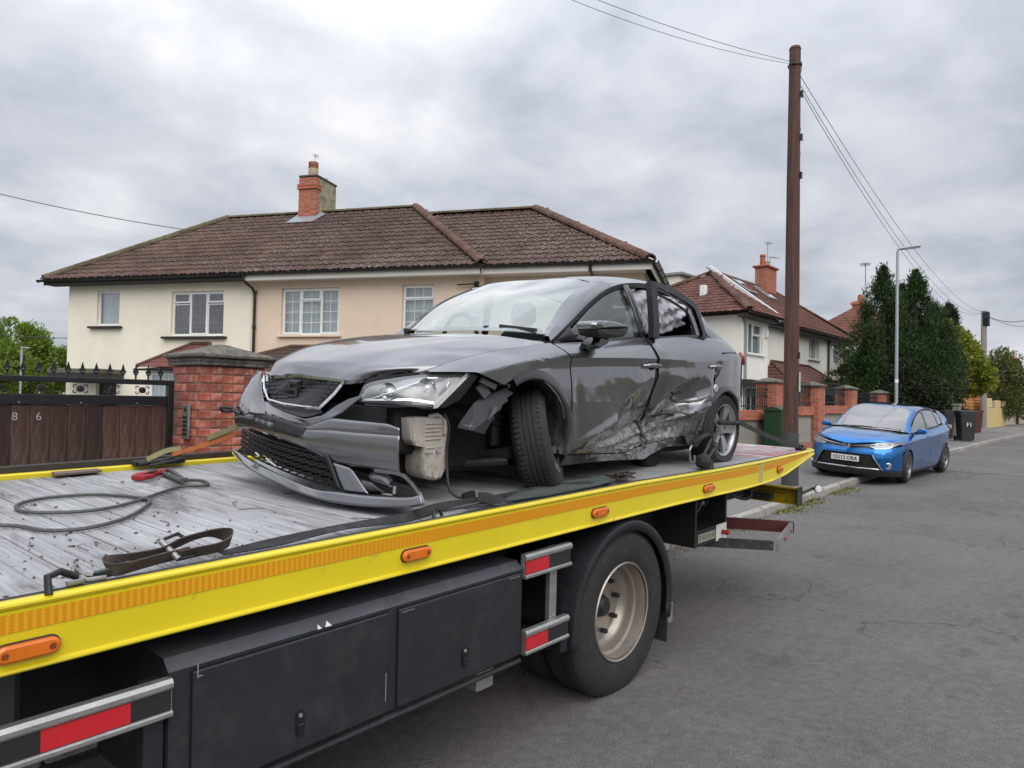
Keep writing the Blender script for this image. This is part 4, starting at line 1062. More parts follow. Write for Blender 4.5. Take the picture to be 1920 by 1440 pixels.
# ------------------------------------------------------------------ foliage
def leaf_mat(name, a, b_, isl=.45, scale=.9, rough=.65, trans=.15):
    m = bpy.data.materials.new(name); m.use_nodes = True; t = m.node_tree; b = t.nodes['Principled BSDF']
    ge = N(t, 'ShaderNodeNewGeometry')
    n1 = noise(t, ge.outputs['Position'], scale, 4, .6)
    col = ramp(t, n1, [(.35, a), (.65, b_)])
    mr = N(t, 'ShaderNodeMapRange'); t.links.new(ge.outputs['Random Per Island'], mr.inputs[0]); mr.inputs[3].default_value = 1 - isl; mr.inputs[4].default_value = 1 + isl
    sc = vmath(t, 'SCALE', col); t.links.new(mr.outputs[0], sc.inputs['Scale'])
    t.links.new(sc.outputs[0], b.inputs['Base Color']); b.inputs['Roughness'].default_value = rough; b.inputs['Specular IOR Level'].default_value = .25
    b.inputs['Subsurface Weight'].default_value = 0
    tr = N(t, 'ShaderNodeBsdfTranslucent'); t.links.new(sc.outputs[0], tr.inputs[0])
    mx = N(t, 'ShaderNodeMixShader'); mx.inputs[0].default_value = trans
    t.links.new(b.outputs[0], mx.inputs[1]); t.links.new(tr.outputs[0], mx.inputs[2]); t.links.new(mx.outputs[0], t.nodes['Material Output'].inputs[0])
    return m
CON = leaf_mat('conifer_leaf', (.020, .043, .014), (.045, .080, .022), trans=.1)
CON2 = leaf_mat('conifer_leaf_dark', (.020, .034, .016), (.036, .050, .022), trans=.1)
YEL = leaf_mat('golden_leaf', (.17, .21, .025), (.27, .29, .035), trans=.25)
GRN = leaf_mat('spring_leaf', (.13, .20, .03), (.21, .28, .05), trans=.3)
OLV = leaf_mat('olive_leaf', (.08, .10, .03), (.15, .16, .05), trans=.2)
BARK = material('bark', (.05, .035, .025), .95, bump=.8, bscale=20, stretch=(3, 3, .5))
def leaves(P, D, size, asp, rng_):
    """P points, D outward directions -> quads as arrays"""
    n = len(P)
    r1 = rng_.normal(size=(n, 3)); t1 = D + .55 * r1; t1 /= np.linalg.norm(t1, axis=1)[:, None]
    r2 = rng_.normal(size=(n, 3)); t2 = np.cross(t1, r2); t2 /= np.linalg.norm(t2, axis=1)[:, None]
    s_ = size * rng_.uniform(.6, 1.5, n)[:, None]
    a = P - t2 * s_ * asp * .5; b_ = P + t2 * s_ * asp * .5; c = P + t1 * s_ + t2 * s_ * asp * .12; d = P + t1 * s_ - t2 * s_ * asp * .12
    V = np.stack([a, b_, c, d], 1).reshape(-1, 3)
    return V
def quads_obj(name, V, mat, parent):
    n = len(V) // 4
    me = bpy.data.meshes.new(name); me.vertices.add(len(V)); me.vertices.foreach_set('co', V.astype('f').ravel())
    me.loops.add(n * 4); me.loops.foreach_set('vertex_index', np.arange(n * 4, dtype='i'))
    me.polygons.add(n); me.polygons.foreach_set('loop_start', np.arange(0, n * 4, 4, dtype='i')); me.polygons.foreach_set('loop_total', np.full(n, 4, dtype='i'))
    me.materials.append(mat); me.update(calc_edges=True); me.validate()
    return link(name, me, parent)
def conifer(label, x, y, h, r, mat, n=16000, base=.0, seed=1, group=None, low=.12, lean=0):
    rg = np.random.default_rng(seed)
    t_ = thing('conifer_tree', label, 'conifer', (x, y, gz(x)), group)
    MB().tube([(0, 0, 0), (0, 0, h * .5), (lean, 0, h * .93)], [.22, .14, .02], 8).build('trunk', BARK, t_)
    # pointed sprays set round the stem: each one a clump of small scale-leaf fans
    K = int(110 * r / 1.6 * h / 6)
    zc_ = low * h + (h - low * h) * rg.uniform(0, 1, K) ** 1.25
    prof = lambda q: r * np.clip((1 - q) ** .78 * (.86 + .14 * np.sin(q * 19 + seed)) * np.where(q < .18, .78 + q * 1.2, 1), .03, 2)
    ang = rg.uniform(0, 2 * pi, K); q = (zc_ - low * h) / (h * (1 - low)); rr_ = prof(q) * rg.uniform(.55, 1.12, K)
    C = np.stack([np.cos(ang) * rr_ + lean * zc_ / h, np.sin(ang) * rr_, zc_], 1)
    idx = rg.integers(0, K, n); off = rg.normal(size=(n, 3)) * np.array([.16, .16, .30]) * (.55 + .6 * (1 - q[idx]))[:, None]
    P = C[idx] + off
    D = P - np.array([0, 0, 0]) * 1.0; D = np.stack([P[:, 0], P[:, 1], np.full(n, .9 * r)], 1); D /= np.linalg.norm(D, axis=1)[:, None]
    V = leaves(P, D, .115, .30, rg)
    # ragged leader
    m_ = n // 14; zt = h * rg.uniform(.84, 1.04, m_); at = rg.uniform(0, 2 * pi, m_); rt = (h * 1.05 - zt) * .30 * rg.uniform(0, 1, m_)
    P2_ = np.stack([np.cos(at) * rt + lean, np.sin(at) * rt, zt], 1); D2 = np.stack([np.cos(at), np.sin(at), np.full(m_, 1.4)], 1)
    V = np.vstack([V, leaves(P2_, D2 / np.linalg.norm(D2, axis=1)[:, None], .12, .28, rg)])
    quads_obj('crown', V, mat, t_)
    return t_
def broad(label, name, cat, x, y, z, rx, ry, rz_, mat, n=9000, K=90, leaf=.14, seed=2, group=None, trunk=True, zt=None, shell=.55, flat=1.0):
    rg = np.random.default_rng(seed)
    t_ = thing(name, label, cat, (x, y, gz(x)), group); z0 = z - gz(x)
    u = rg.normal(size=(K, 3)); u /= np.linalg.norm(u, axis=1)[:, None]; rad = rg.uniform(shell, 1, K) ** .7
    C = u * rad[:, None] * np.array([rx, ry, rz_]) + np.array([0, 0, z0])
    cs = rg.uniform(.16, .34, K) * min(rx, rz_)
    idx = rg.integers(0, K, n); o_ = rg.normal(size=(n, 3)); o_ /= np.linalg.norm(o_, axis=1)[:, None]
    P = C[idx] + o_ * (cs[idx] * rg.uniform(.5, 1.1, n))[:, None] * np.array([1, 1, .8])
    D = (P - np.array([0, 0, z0])); D /= np.linalg.norm(D, axis=1)[:, None]; D[:, 2] += .3
    quads_obj('crown', leaves(P, D, leaf, .55, rg), mat, t_)
    if trunk:
        b = MB(); b.tube([(0, 0, 0), (.05, 0, z0 * .6), (0, 0, z0)], [.16, .12, .05], 8)
        for k in range(7):
            c = C[rg.integers(0, K)]; b.tube([(0, 0, z0 * .55), tuple(np.array(c) * .5 + np.array([0, 0, z0 * .28])), tuple(c)], [.07, .045, .015], 5)
        b.build('trunk', BARK, t_)
    return t_
# group of dark conifers left and right of the slim street lamp
def at_row(d, px_y): return d
con = [
 ((32.696, 7.907, 3.331), 7.461, 1.75, 11, 'tall dark conifer with a ragged tip left of the slim street lamp'),
 ((34.856, 7.689, 3.42), 6.996, 1.6, 12, 'dark conifer with a blunt top directly behind the slim street lamp'),
 ((34.127, 7.004, 3.383), 7.404, 1.7, 13, 'tall dark conifer with a pointed tip right of the slim street lamp'),
 ((38.626, 7.126, 3.574), 6.511, 1.6, 14, 'lower dark conifer between the pointed one and the golden hedge'),
 ((45.938, 7.805, 3.887), 7.403, 1.5, 15, 'distant conifer top showing above the golden hedge'),
 ((31.26, 8.047, 3.271), 4.861, 1.25, 16, 'shorter dark conifer at the left end of the group beside the white house'),
]
for (p_, zt_, r_, sd_, lb_) in con:
    g0 = gz(p_[0]); conifer(lb_, p_[0], p_[1], zt_ - g0, r_ * (1.45 if sd_ < 14 else 0.85 if sd_ == 16 else .85), CON if sd_ != 15 else CON2, n=26000, seed=sd_, group='dark conifers behind the blue car', low=(.12 if sd_ != 15 and sd_ != 14 else .5))
# the shaded skirt of the same planting, overhanging the pavement
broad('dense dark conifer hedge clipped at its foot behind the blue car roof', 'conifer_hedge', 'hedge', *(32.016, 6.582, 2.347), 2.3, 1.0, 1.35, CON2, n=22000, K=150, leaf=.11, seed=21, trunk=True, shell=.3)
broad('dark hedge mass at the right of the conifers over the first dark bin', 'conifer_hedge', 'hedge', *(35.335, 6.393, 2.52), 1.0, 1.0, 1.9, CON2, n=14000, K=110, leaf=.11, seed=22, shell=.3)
broad('small green bush between the porch roof and the conifers', 'garden_bush', 'bush', *(32.731, 9.413, 3.072), .7, .7, .6, OLV, n=3000, K=30, leaf=.1, seed=23)
broad('golden yellow conifer hedge sloping down right of the dark conifers', 'golden_hedge', 'hedge', *(42.591, 7.076, 4.554), 1.7, 1.2, 1.45, YEL, n=20000, K=140, leaf=.11, seed=24, trunk=False)
broad('upper golden yellow hedge tuft beside the pointed dark conifer', 'golden_hedge', 'hedge', *(40.048, 6.948, 5.172), .9, .8, .95, YEL, n=11000, K=80, leaf=.11, seed=29, trunk=False)
broad('lower golden yellow hedge growing out above the orange fence', 'golden_hedge', 'hedge', *(43.273, 6.313, 3.6), 1.25, 1.0, .95, YEL, n=14000, K=90, leaf=.11, seed=25, trunk=False)
broad('olive green shrub growing over the yellow block wall', 'garden_shrub', 'shrub', *(61.974, 7.54, 3.722), 2.2, 1.8, 2.3, OLV, n=14000, K=110, leaf=.16, seed=26)
broad('second olive green shrub at the right edge above the low stone wall', 'garden_shrub', 'shrub', *(70.201, 7.183, 3.118), 2.0, 1.8, 1.9, OLV, n=9000, K=80, leaf=.17, seed=27)
broad('low dark green hedge at the far right end of the street', 'garden_shrub', 'shrub', *(91.827, 8.077, 3.072), 3.2, 2.0, 2.4, GRN, n=7000, K=60, leaf=.2, seed=28)
# pale green trees beyond the cream house
for i, (px_, rx_, rz_, sd_, lb_) in enumerate((
    ((11.869, 44.493, 4.099), 1.65, 1.45, 31, 'rounded pale green tree at the left edge of the picture'),
    ((13.728, 45.431, 3.141), 1.5, 1.25, 32, 'lower pale green tree against the cream house corner'),
    ((10.418, 43.152, 2.953), 1.8, 1.4, 33, 'pale green tree partly cut off by the left edge'),
    ((11.399, 40.492, 2.297), 2.0, 1.0, 34, 'low green bushes seen through the gate spikes'))):
    broad(lb_, 'leafy_tree', 'tree', *px_, rx_, rx_, rz_, GRN, n=14000, K=110, leaf=.12, seed=sd_, group='green trees left of the cream house')

# ------------------------------------------------------------------ far garden walls, fence, bins
def slatted_fence():
    x0 = 47.738; x1 = 56.04; zb = gz(x0) + .1; zt = 2.89
    t_ = thing('orange_fence_panel', 'orange brown overlapped board fence panel right of the dark hedge', 'fence panel', (x0, 7.6, zb))
    m_ = material('orange_timber', (.42, .17, .045), .75, var=.2, scale=3, rnd=.12)
    h = zt - zb; n = 11
    me = MB().box(0, x1 - x0, -.02, .02, 0, h / n * 1.06, bev=.01, M=Matrix.Rotation(radians(-9), 4, 'X')).mesh('fence_board', m_)
    for i in range(n): o = link('fence_board', me, t_); o.location = (0, 0, h / n * i)
    MB().box(x1 - x0, x1 - x0 + .28, -.12, .14, 0, h + .35, bev=.02).build('concrete_post', material('pale_concrete', (.42, .40, .35), .9), t_)
slatted_fence()
YB = material('yellow_block', (.58, .44, .20), .9, var=.1, scale=2, bump=.3, rnd=.06)
yx0, yx1 = 53.304, 62.354
yw = thing('yellow_block_wall', 'pale yellow block wall with square openings at its top', 'garden wall', (yx0, 7.0, gz(yx0) + .1))
yh = 2.67 - gz(yx0) - .1; Ly = yx1 - yx0
n = 9; ch_ = yh * .68 / n
for i in range(n):
    k = 12; l_ = Ly / k; sh = (i % 2) * l_ / 2
    key = MB().box(.01, l_ - .01, 0, .2, 0, ch_ - .012, bev=.006).mesh('block', YB) if i == 0 else key
    for j in range(k - (1 if sh else 0)): o = link('block', key, yw); o.location = (j * l_ + sh, random.uniform(-.004, .004), i * ch_)
MB().box(0, Ly, .02, .18, 0, yh * .68 - .015).build('mortar_core', YB, yw)
for a0, a1, hh in ((0, .26, 1.0), (.44, .52, .93), (.58, .70, .95), (.86, 1.0, .95)): MB().box(Ly * a0, Ly * a1, 0, .22, yh * .68, yh * hh, bev=.02).build('pier', YB, yw)
b = MB()
for i in range(4): b.box(Ly * .26, Ly * .44, .06, .12, yh * (.70 + i * .065), yh * (.735 + i * .065))
b.build('louvre', material('grey_slats', (.35, .37, .36), .8), yw)
sw = thing('stone_wall', 'low pale stone garden wall at the far right beyond the yellow wall', 'garden wall', (yx1 + .3, 7.2, gz(yx1) + .1))
STW = material('pale_stone', (.42, .36, .28), .9, var=.25, scale=2, rnd=.2, bump=.4)
me = MB().box(0, .58, 0, .3, 0, .24, bev=.02).mesh('stone', STW)
for i in range(5):
    for j in range(34): o = link('stone', me, sw); o.location = (j * .6 + (i % 2) * .3, random.uniform(-.01, .01), i * .25)
gpst = thing('concrete_gatepost', 'short mossy concrete gatepost standing between the two black bins', 'gatepost', (33.268, 5.361, 0.764))
MB().box(-.13, .13, -.13, .13, -.1, 1.28, bev=.02).build('post', material('mossy_concrete', (.27, .26, .19), .95, c2=(.14, .15, .08), scale=4, bump=.5), gpst)
MB().box(-.17, .17, -.17, .17, 1.281, 1.36, bev=.02).build('post_cap', material('mossy_concrete', (.27, .26, .19)), gpst)

def wheelie(label, loc, rz, col, name='wheelie_bin', h=1.0, letter=None, open_=0.0, grp=None):
    t_ = thing(name, label, 'wheelie bin', loc, grp, rotz=rz)
    m_ = material('bin_' + col[0], col[1], .5, var=.15, scale=5, bump=.1)
    b = MB(); W0, D0, W1, D1 = .215, .25, .275, .33
    def ring(w_, d_, z, r_=.05, k=3, dy=0):
        pts = []
        for cx, cy, a0 in ((w_ - r_, d_ - r_, 0), (-w_ + r_, d_ - r_, pi / 2), (-w_ + r_, -d_ + r_, pi), (w_ - r_, -d_ + r_, 3 * pi / 2)):
            for i in range(k + 1): a = a0 + pi / 2 * i / k; pts.append((cx + r_ * cos(a), cy + r_ * sin(a) + dy, z))
        return pts
    rings = [ring(W0, D0, .03), ring(W0 + .012, D0 + .018, .30), ring(W0 + .03, D0 + .04, .62), ring(W1 - .01, D1 - .02, h - .12), ring(W1 - .01, D1 - .02, h - .115), ring(W1 + .012, D1, h - .11), ring(W1 + .012, D1, h - .02)]
    n = len(rings[0])
    for a, c in zip(rings, rings[1:]): b.add(a + c, [(i, (i + 1) % n, n + (i + 1) % n, n + i) for i in range(n)])
    b.add(rings[0], [tuple(range(n))[::-1]]); b.add(rings[-1], [tuple(range(n))])
    b.build('bin_body', m_, t_)
    l_ = MB(); lr = [ring(W1 + .025, D1 + .01, h - .018), ring(W1 + .025, D1 + .01, h + .02), ring(W1 - .05, D1 - .07, h + .055, dy=.02)]
    for a, c in zip(lr, lr[1:]): l_.add(a + c, [(i, (i + 1) % n, n + (i + 1) % n, n + i) for i in range(n)])
    l_.add(lr[0], [tuple(range(n))[::-1]]); l_.add(lr[-1], [tuple(range(n))])
    l_.tube([(-.22, D1 + .02, h - .01), (-.22, D1 + .07, h), (.22, D1 + .07, h), (.22, D1 + .02, h - .01)], .016, 6)
    l_.build('lid', m_, t_)
    for s_ in (-1, 1): MB().lathe([(.02, -.025), (.095, -.025), (.1, -.015), (.1, .015), (.095, .025), (.02, .025)], 16, axis='X', M=Matrix.Translation((s_ * .24, D1 - .03, .1))).build('wheel', material('bin_wheel', (.015, .015, .015), .7), t_)
    if letter:
        me = text_mesh(letter, .2, .001); me.materials.append(material('white_paint', (.72, .72, .70))); o = link('painted_number', me, t_); o.location = (0.02, -D0 - .062, .60); o.rotation_euler = (pi / 2 - .09, 0, 0)
    return t_
BLK = ('black', (.022, .023, .027)); BRN = ('maroon', (.085, .018, .018))
b1 = (32.729, 5.672, 0.762); b2 = (31.167, 4.734, 0.751); b3 = (41.293, 5.921, 0.787)
wheelie('black wheelie bin standing left of the mossy concrete gatepost', (b1[0], b1[1], b1[2]), radians(-60), BLK, grp='black wheelie bins', h=1.07)
wheelie('black wheelie bin painted with white letters on its front, right of the gatepost', (b2[0], b2[1], b2[2]), radians(-62), BLK, grp='black wheelie bins', letter='F1', h=1.07)
wheelie('dark red wheelie bin half hidden behind the lettered black bin', (b3[0], b3[1], b3[2]), radians(-55), BRN, h=1.07)

# ================================================================== recovery truck (frame: x to its rear, y across, z up from the near deck edge)
TM = Matrix(((0.99965, -0.00072, -0.02654, -0.40662), (0.0, 0.99963, -0.02720, 2.35893), (0.02655, 0.02719, 0.99928, 1.27275), (0, 0, 0, 1)))
TR = thing('recovery_truck', 'yellow edged flatbed recovery truck with black side lockers carrying the crashed grey car', 'tow truck', M=TM)

def deck_mat(name, red=False):
    m = bpy.data.materials.new(name); m.use_nodes = True; t = m.node_tree; b = t.nodes['Principled BSDF']
    # shared across planks: pattern follows the place on the truck, not the single plank
    ge = N(t, 'ShaderNodeNewGeometry').outputs['Position']
    mp = N(t, 'ShaderNodeMapping'); t.links.new(ge, mp.inputs[0]); mp.inputs['Scale'].default_value = (3.5, .7, 1)
    mp2 = N(t, 'ShaderNodeMapping'); t.links.new(ge, mp2.inputs[0]); mp2.inputs['Scale'].default_value = (46, 1.6, 1)
    streak = noise(t, mp2.outputs[0], 1.0, 4, .6); smear = noise(t, mp.outputs[0], 1.3, 7, .7, .6); big_ = noise(t, ge, 1.1, 4, .55)
    base = ramp(t, fmath(t, 'ADD', fmath(t, 'MULTIPLY', streak, .5), fmath(t, 'MULTIPLY', big_, .5)), [(.34, (.22, .22, .22)), (.5, (.38, .385, .39)), (.62, (.52, .525, .54))])
    dark = ramp(t, smear, [(.53, g3(0)), (.66, g3(.75))])
    mx = N(t, 'ShaderNodeMix', data_type='RGBA'); t.links.new(dark, mx.inputs[0]); t.links.new(base, mx.inputs[6]); mx.inputs[7].default_value = (.075, .07, .065, 1)
    out = mx.outputs[2]
    rust = ramp(t, noise(t, ge, 2.6, 6, .7), [(.66, g3(0)), (.74, g3(.55))])
    mx2 = N(t, 'ShaderNodeMix', data_type='RGBA'); t.links.new(rust, mx2.inputs[0]); t.links.new(out, mx2.inputs[6]); mx2.inputs[7].default_value = (.16, .095, .06, 1); out = mx2.outputs[2]
    spk = ramp(t, noise(t, ge, 38, 3, .6), [(.66, g3(0)), (.70, g3(.8))])
    mx4 = N(t, 'ShaderNodeMix', data_type='RGBA'); t.links.new(spk, mx4.inputs[0]); t.links.new(out, mx4.inputs[6]); mx4.inputs[7].default_value = (.03, .03, .03, 1); out = mx4.outputs[2]
    if red:
        wr = ramp(t, noise(t, ge, 5.5, 8, .75, .5), [(.44, g3(0)), (.58, g3(.85))])
        mx3 = N(t, 'ShaderNodeMix', data_type='RGBA'); t.links.new(wr, mx3.inputs[0]); t.links.new(out, mx3.inputs[6]); mx3.inputs[7].default_value = (.38, .10, .11, 1); out = mx3.outputs[2]
    t.links.new(out, b.inputs['Base Color']); b.inputs['Metallic'].default_value = .35
    t.links.new(ramp(t, smear, [(.3, g3(.42)), (.7, g3(.62))]), b.inputs['Roughness'])
    bn = N(t, 'ShaderNodeBump'); bn.inputs['Strength'].default_value = .35; bn.inputs['Distance'].default_value = .004
    t.links.new(noise(t, ge, 60, 4, .6), bn.inputs['Height']); t.links.new(bn.outputs[0], b.inputs['Normal'])
    return m
DECK = deck_mat('worn_aluminium'); DECKR = deck_mat('worn_red_aluminium', True)
def yellow_mat():
    m = material('yellow_paint', (.70, .56, .008), .32, var=.05, scale=3, c2=(.30, .24, .05), c2lo=.62, c2hi=.80, c2scale=7, coat=.5, coat_rough=.08, spec=.5, bump=.03, bscale=300)
    return m
YEL_P = yellow_mat()
def tape_mat():
    m = bpy.data.materials.new('orange_reflective_tape'); m.use_nodes = True; t = m.node_tree; b = t.nodes['Principled BSDF']
    co = N(t, 'ShaderNodeTexCoord').outputs['Object']; sx = N(t, 'ShaderNodeSeparateXYZ'); t.links.new(co, sx.inputs[0])
    zig = fmath(t, 'ABSOLUTE', fmath(t, 'SUBTRACT', fmath(t, 'FRACT', fmath(t, 'MULTIPLY', sx.outputs[2], 95)), .5))
    ph = fmath(t, 'FRACT', fmath(t, 'ADD', fmath(t, 'MULTIPLY', sx.outputs[0], 46), fmath(t, 'MULTIPLY', zig, .5)))
    ln = ramp(t, ph, [(.0, g3(1)), (.30, g3(.8)), (.42, g3(0)), (.9, g3(0)), (1.0, g3(1))])
    fade = N(t, 'ShaderNodeMapRange'); t.links.new(sx.outputs[0], fade.inputs[0]); fade.inputs[1].default_value = 1.9; fade.inputs[2].default_value = 3.0; fade.inputs[3].default_value = .9; fade.inputs[4].default_value = .1
    f = fmath(t, 'MULTIPLY', ln, fade.outputs[0])
    mx = N(t, 'ShaderNodeMix', data_type='RGBA'); t.links.new(f, mx.inputs[0]); mx.inputs[6].default_value = (.66, .275, .004, 1); mx.inputs[7].default_value = (.78, .42, .02, 1)
    t.links.new(mx.outputs[2], b.inputs['Base Color']); b.inputs['Roughness'].default_value = .3
    return m
TAPE = tape_mat()
DKM = material('black_chassis', (.018, .018, .020), .55, var=.3, scale=4, c2=(.05, .045, .04), c2lo=.6, c2hi=.75, bump=.2)
LOCK = material('locker_grey', (.021, .022, .026), .42, var=.28, scale=2.2, c2=(.050, .049, .050), c2lo=.52, c2hi=.78, c2scale=4, bump=.06, bscale=200, rough_var=.12)
LOCKT = material('locker_top', (.06, .065, .078), .5, var=.2, scale=4, c2=(.11, .11, .105), c2lo=.5, c2hi=.75)
ALU = material('dull_aluminium', (.42, .42, .41), .42, metal=.75, var=.18, scale=7, c2=(.20, .195, .18), c2lo=.55, c2hi=.75, stretch=(1, 1, 3), bump=.12)
REDT = material('red_reflector', (.55, .02, .03), .3, var=.06, scale=4)
RUBBER = material('tyre_rubber', (.022, .021, .021), .78, var=.25, scale=10, c2=(.055, .05, .045), c2lo=.55, c2hi=.8, bump=.15, bscale=90)
AMBER = material('amber_lens', (.70, .16, .006), .18, var=.08, scale=30, coat=.6)

# ribbed planks across the bed
def plank_mesh(name, w_, mat, y0=.05, y1=2.505, ribs=11):
    b = MB(); p = (w_ - .005) / ribs; prof = [(0, -.02)]
    for i in range(ribs):
        x = i * p; prof += [(x + .001, -.0035), (x + p * .22, 0), (x + p * .70, 0), (x + p * .86, -.0035)]
    prof += [(w_ - .005, -.0035), (w_ - .005, -.02)]
    b.grid([[(x, y0, z) for x, z in prof], [(x, y1, z) for x, z in prof]])
    return b.mesh(name, mat, fix=False)
pm = plank_mesh('deck_plank', .24, DECK); pmr = plank_mesh('red_deck_plank', .24, DECKR)
x = -1.6; i = 0
while x < 7.35:
    o = link('deck_plank', pmr if x > 6.45 else pm, TR); o.location = (x, 0, -.010 + random.uniform(-.0008, .0008)); x += .24; i += 1
XE = x
b = MB(); b.grid([[(x_, .05, z_), (x_, 2.505, z_)] for x_, z_ in ((XE, -.012), (XE + .05, -.010), (7.66, .0), (7.66, -.03), (XE, -.035))]); b.build('tail_ramp', DECKR, TR)
MB().box(-1.6, 7.4, .02, 2.52, -.06, -.032).build('deck_underside', DKM, TR)
cross = MB().box(0, .06, .05, 2.5, -.14, -.061).mesh('cross_member', DKM)
for k in range(12): o = link('cross_member', cross, TR); o.location = (-1.4 + k * .74, 0, 0)
# near side rail: rolled top lip, flat, rolled bottom lip; tapering up at the tail
def zt(x): return interp([(-2, 0), (4.4, .006), (5.6, -.010), (6.4, -.012), (7.2, -.004), (7.75, .004)], x)
def zb(x): return interp([(-2, -.199), (5.0, -.199), (6.0, -.212), (6.55, -.208), (6.9, -.180), (7.25, -.118), (7.55, -.065), (7.70, -.036), (7.75, -.02)], x)
def rail_prof(x):
    t_, q = zt(x), zb(x); H = t_ - q; s_ = min(1, H / .2)
    P = [(.045, t_ - .006), (.018, t_), (.004, t_ - .001), (-.006, t_ - .008), (-.008, t_ - .014), (-.005, t_ - .021 * s_), (.004, t_ - .0235 * s_), (.004, t_ - .0265 * s_), (-.001, t_ - .029 * s_),
         (-.001, q + .022 * s_), (-.002, q + .016 * s_), (-.011, q + .011 * s_), (-.013, q + .005), (-.010, q), (.006, q - .002), (.03, q)]
    return [(x, y, z) for y, z in P]
XS = [-1.6 + .4 * i for i in range(21)] + [6.6, 6.7, 6.8, 6.9, 7.0, 7.1, 7.2, 7.3, 7.4, 7.5, 7.6, 7.68, 7.73, 7.745]
XS = sorted(set(round(v, 3) for v in XS if v < 7.75))
def rp(x):
    r_ = rail_prof(x)
    if x > 7.65:
        k = (x - 7.65) / .095; r_ = [(a, y + .06 * k * k, z) for a, y, z in r_]
    return r_
ro = MB().grid([rp(x) for x in XS]).build('side_rail', YEL_P, TR, smooth=True, auto=30, fix=False)
tx_ = [v for v in XS if v <= 7.5]
MB().grid([[(x, -.0022 - .0008, zt(x) - .036 * min(1, (zt(x) - zb(x)) / .2)), (x, -.003, zt(x) - .088 * min(1, (zt(x) - zb(x)) / .2))] for x in tx_]).build('reflective_tape', TAPE, ro, fix=False)
RUB = material('rubber_strip', (.02, .02, .022), .6, c2=(.09, .085, .08), c2lo=.6, c2hi=.8, scale=12)
MB().grid([[(x, .019, zt(x) - .002), (x, .030, zt(x) + .004), (x, .052, zt(x) - .010)] for x in XS if x < 7.4]).build('edge_strip', RUB, TR, fix=False)
def oval(L_, H_, y, n=8):
    r_ = H_ / 2; pts = []
    for s_, a0 in ((1, -pi / 2), (-1, pi / 2)):
        for i in range(n + 1): a = a0 + pi * i / n; pts.append((s_ * (L_ / 2 - r_) + r_ * cos(a), y, r_ * sin(a)))
    return pts
def marker(x, z, L_=.16, H_=.048):
    def shell(m, o_, d_, nm, par):
        b = MB(); A = [oval(L_ + o_, H_ + o_, 0), oval(L_ + o_, H_ + o_, -d_ * .8), oval(L_ + o_ - .014, H_ + o_ - .014, -d_)]
        n = len(A[0])
        for a, c in zip(A, A[1:]): b.add(a + c, [(i, (i + 1) % n, n + (i + 1) % n, n + i) for i in range(n)])
        b.add(A[-1], [tuple(range(n))]); return b.build(nm, m, par, smooth=True, auto=40)
    o = shell(AMBER, 0, .022, 'marker_lamp', TR); o.location = (x, -.003, z)
    shell(RUB, .008, .006, 'lamp_gasket', o)
    b = MB()
    for s_ in (-1, 1): b.lathe([(.0, -.0245), (.0085, -.0245), (.010, -.021)], 10, axis='Y', M=Matrix.Translation((s_ * (L_ / 2 - .022), 0, 0)))
    b.build('lamp_screw', material('dark_amber', (.22, .05, .01), .4), o)
for x, z in ((1.092, -.140), (2.541, -.122), (3.961, -.126), (5.377, -.135)): marker(x, z)
marker(6.765, -.115, .10, .05)
b = MB(); b.box(6.32, 6.40, -.0032, -.002, -.19, -.03); b.build('worn_patch', material('scraped_yellow', (.45, .36, .06), .6, c2=(.5, .48, .4), c2lo=.5, c2hi=.6, scale=30), TR)
# far side rail
b = MB(); b.box(-1.6, 7.5, 2.515, 2.56, -.2, .020, bev=.008); b.build('far_side_rail', YEL_P, TR)
MB().box(-1.6, 7.2, 2.563, 2.60, -.16, .060, bev=.006).build('far_rub_rail', material('chipped_black', (.03, .025, .022), .6, c2=(.5, .40, .03), c2lo=.70, c2hi=.74, scale=10), TR)
# chassis
b = MB(); b.box(-1.6, 7.0, .75, .86, -.55, -.142); b.box(-1.6, 7.0, 1.72, 1.83, -.55, -.142); b.build('chassis_rail', DKM, TR)
b = MB(); b.box(-1.6, 3.0, .95, 1.65, -.95, -.16, bev=.03); b.box(4.9, 5.5, .95, 1.65, -.8, -.2, bev=.03); b.box(5.7, 6.9, .70, 1.85, -.36, -.15, bev=.02); b.build('gearbox_and_tanks', DKM, TR)
MB().tube([(4.30, .35, -.80), (4.30, 2.2, -.80)], .09, 12).build('rear_axle', DKM, TR)
MB().lathe([(.0, -.2), (.16, -.16), (.22, 0), (.16, .16), (0, .2)], 16, axis='Y', M=Matrix.Translation((4.3, 1.28, -.8))).build('differential', DKM, TR, smooth=True)
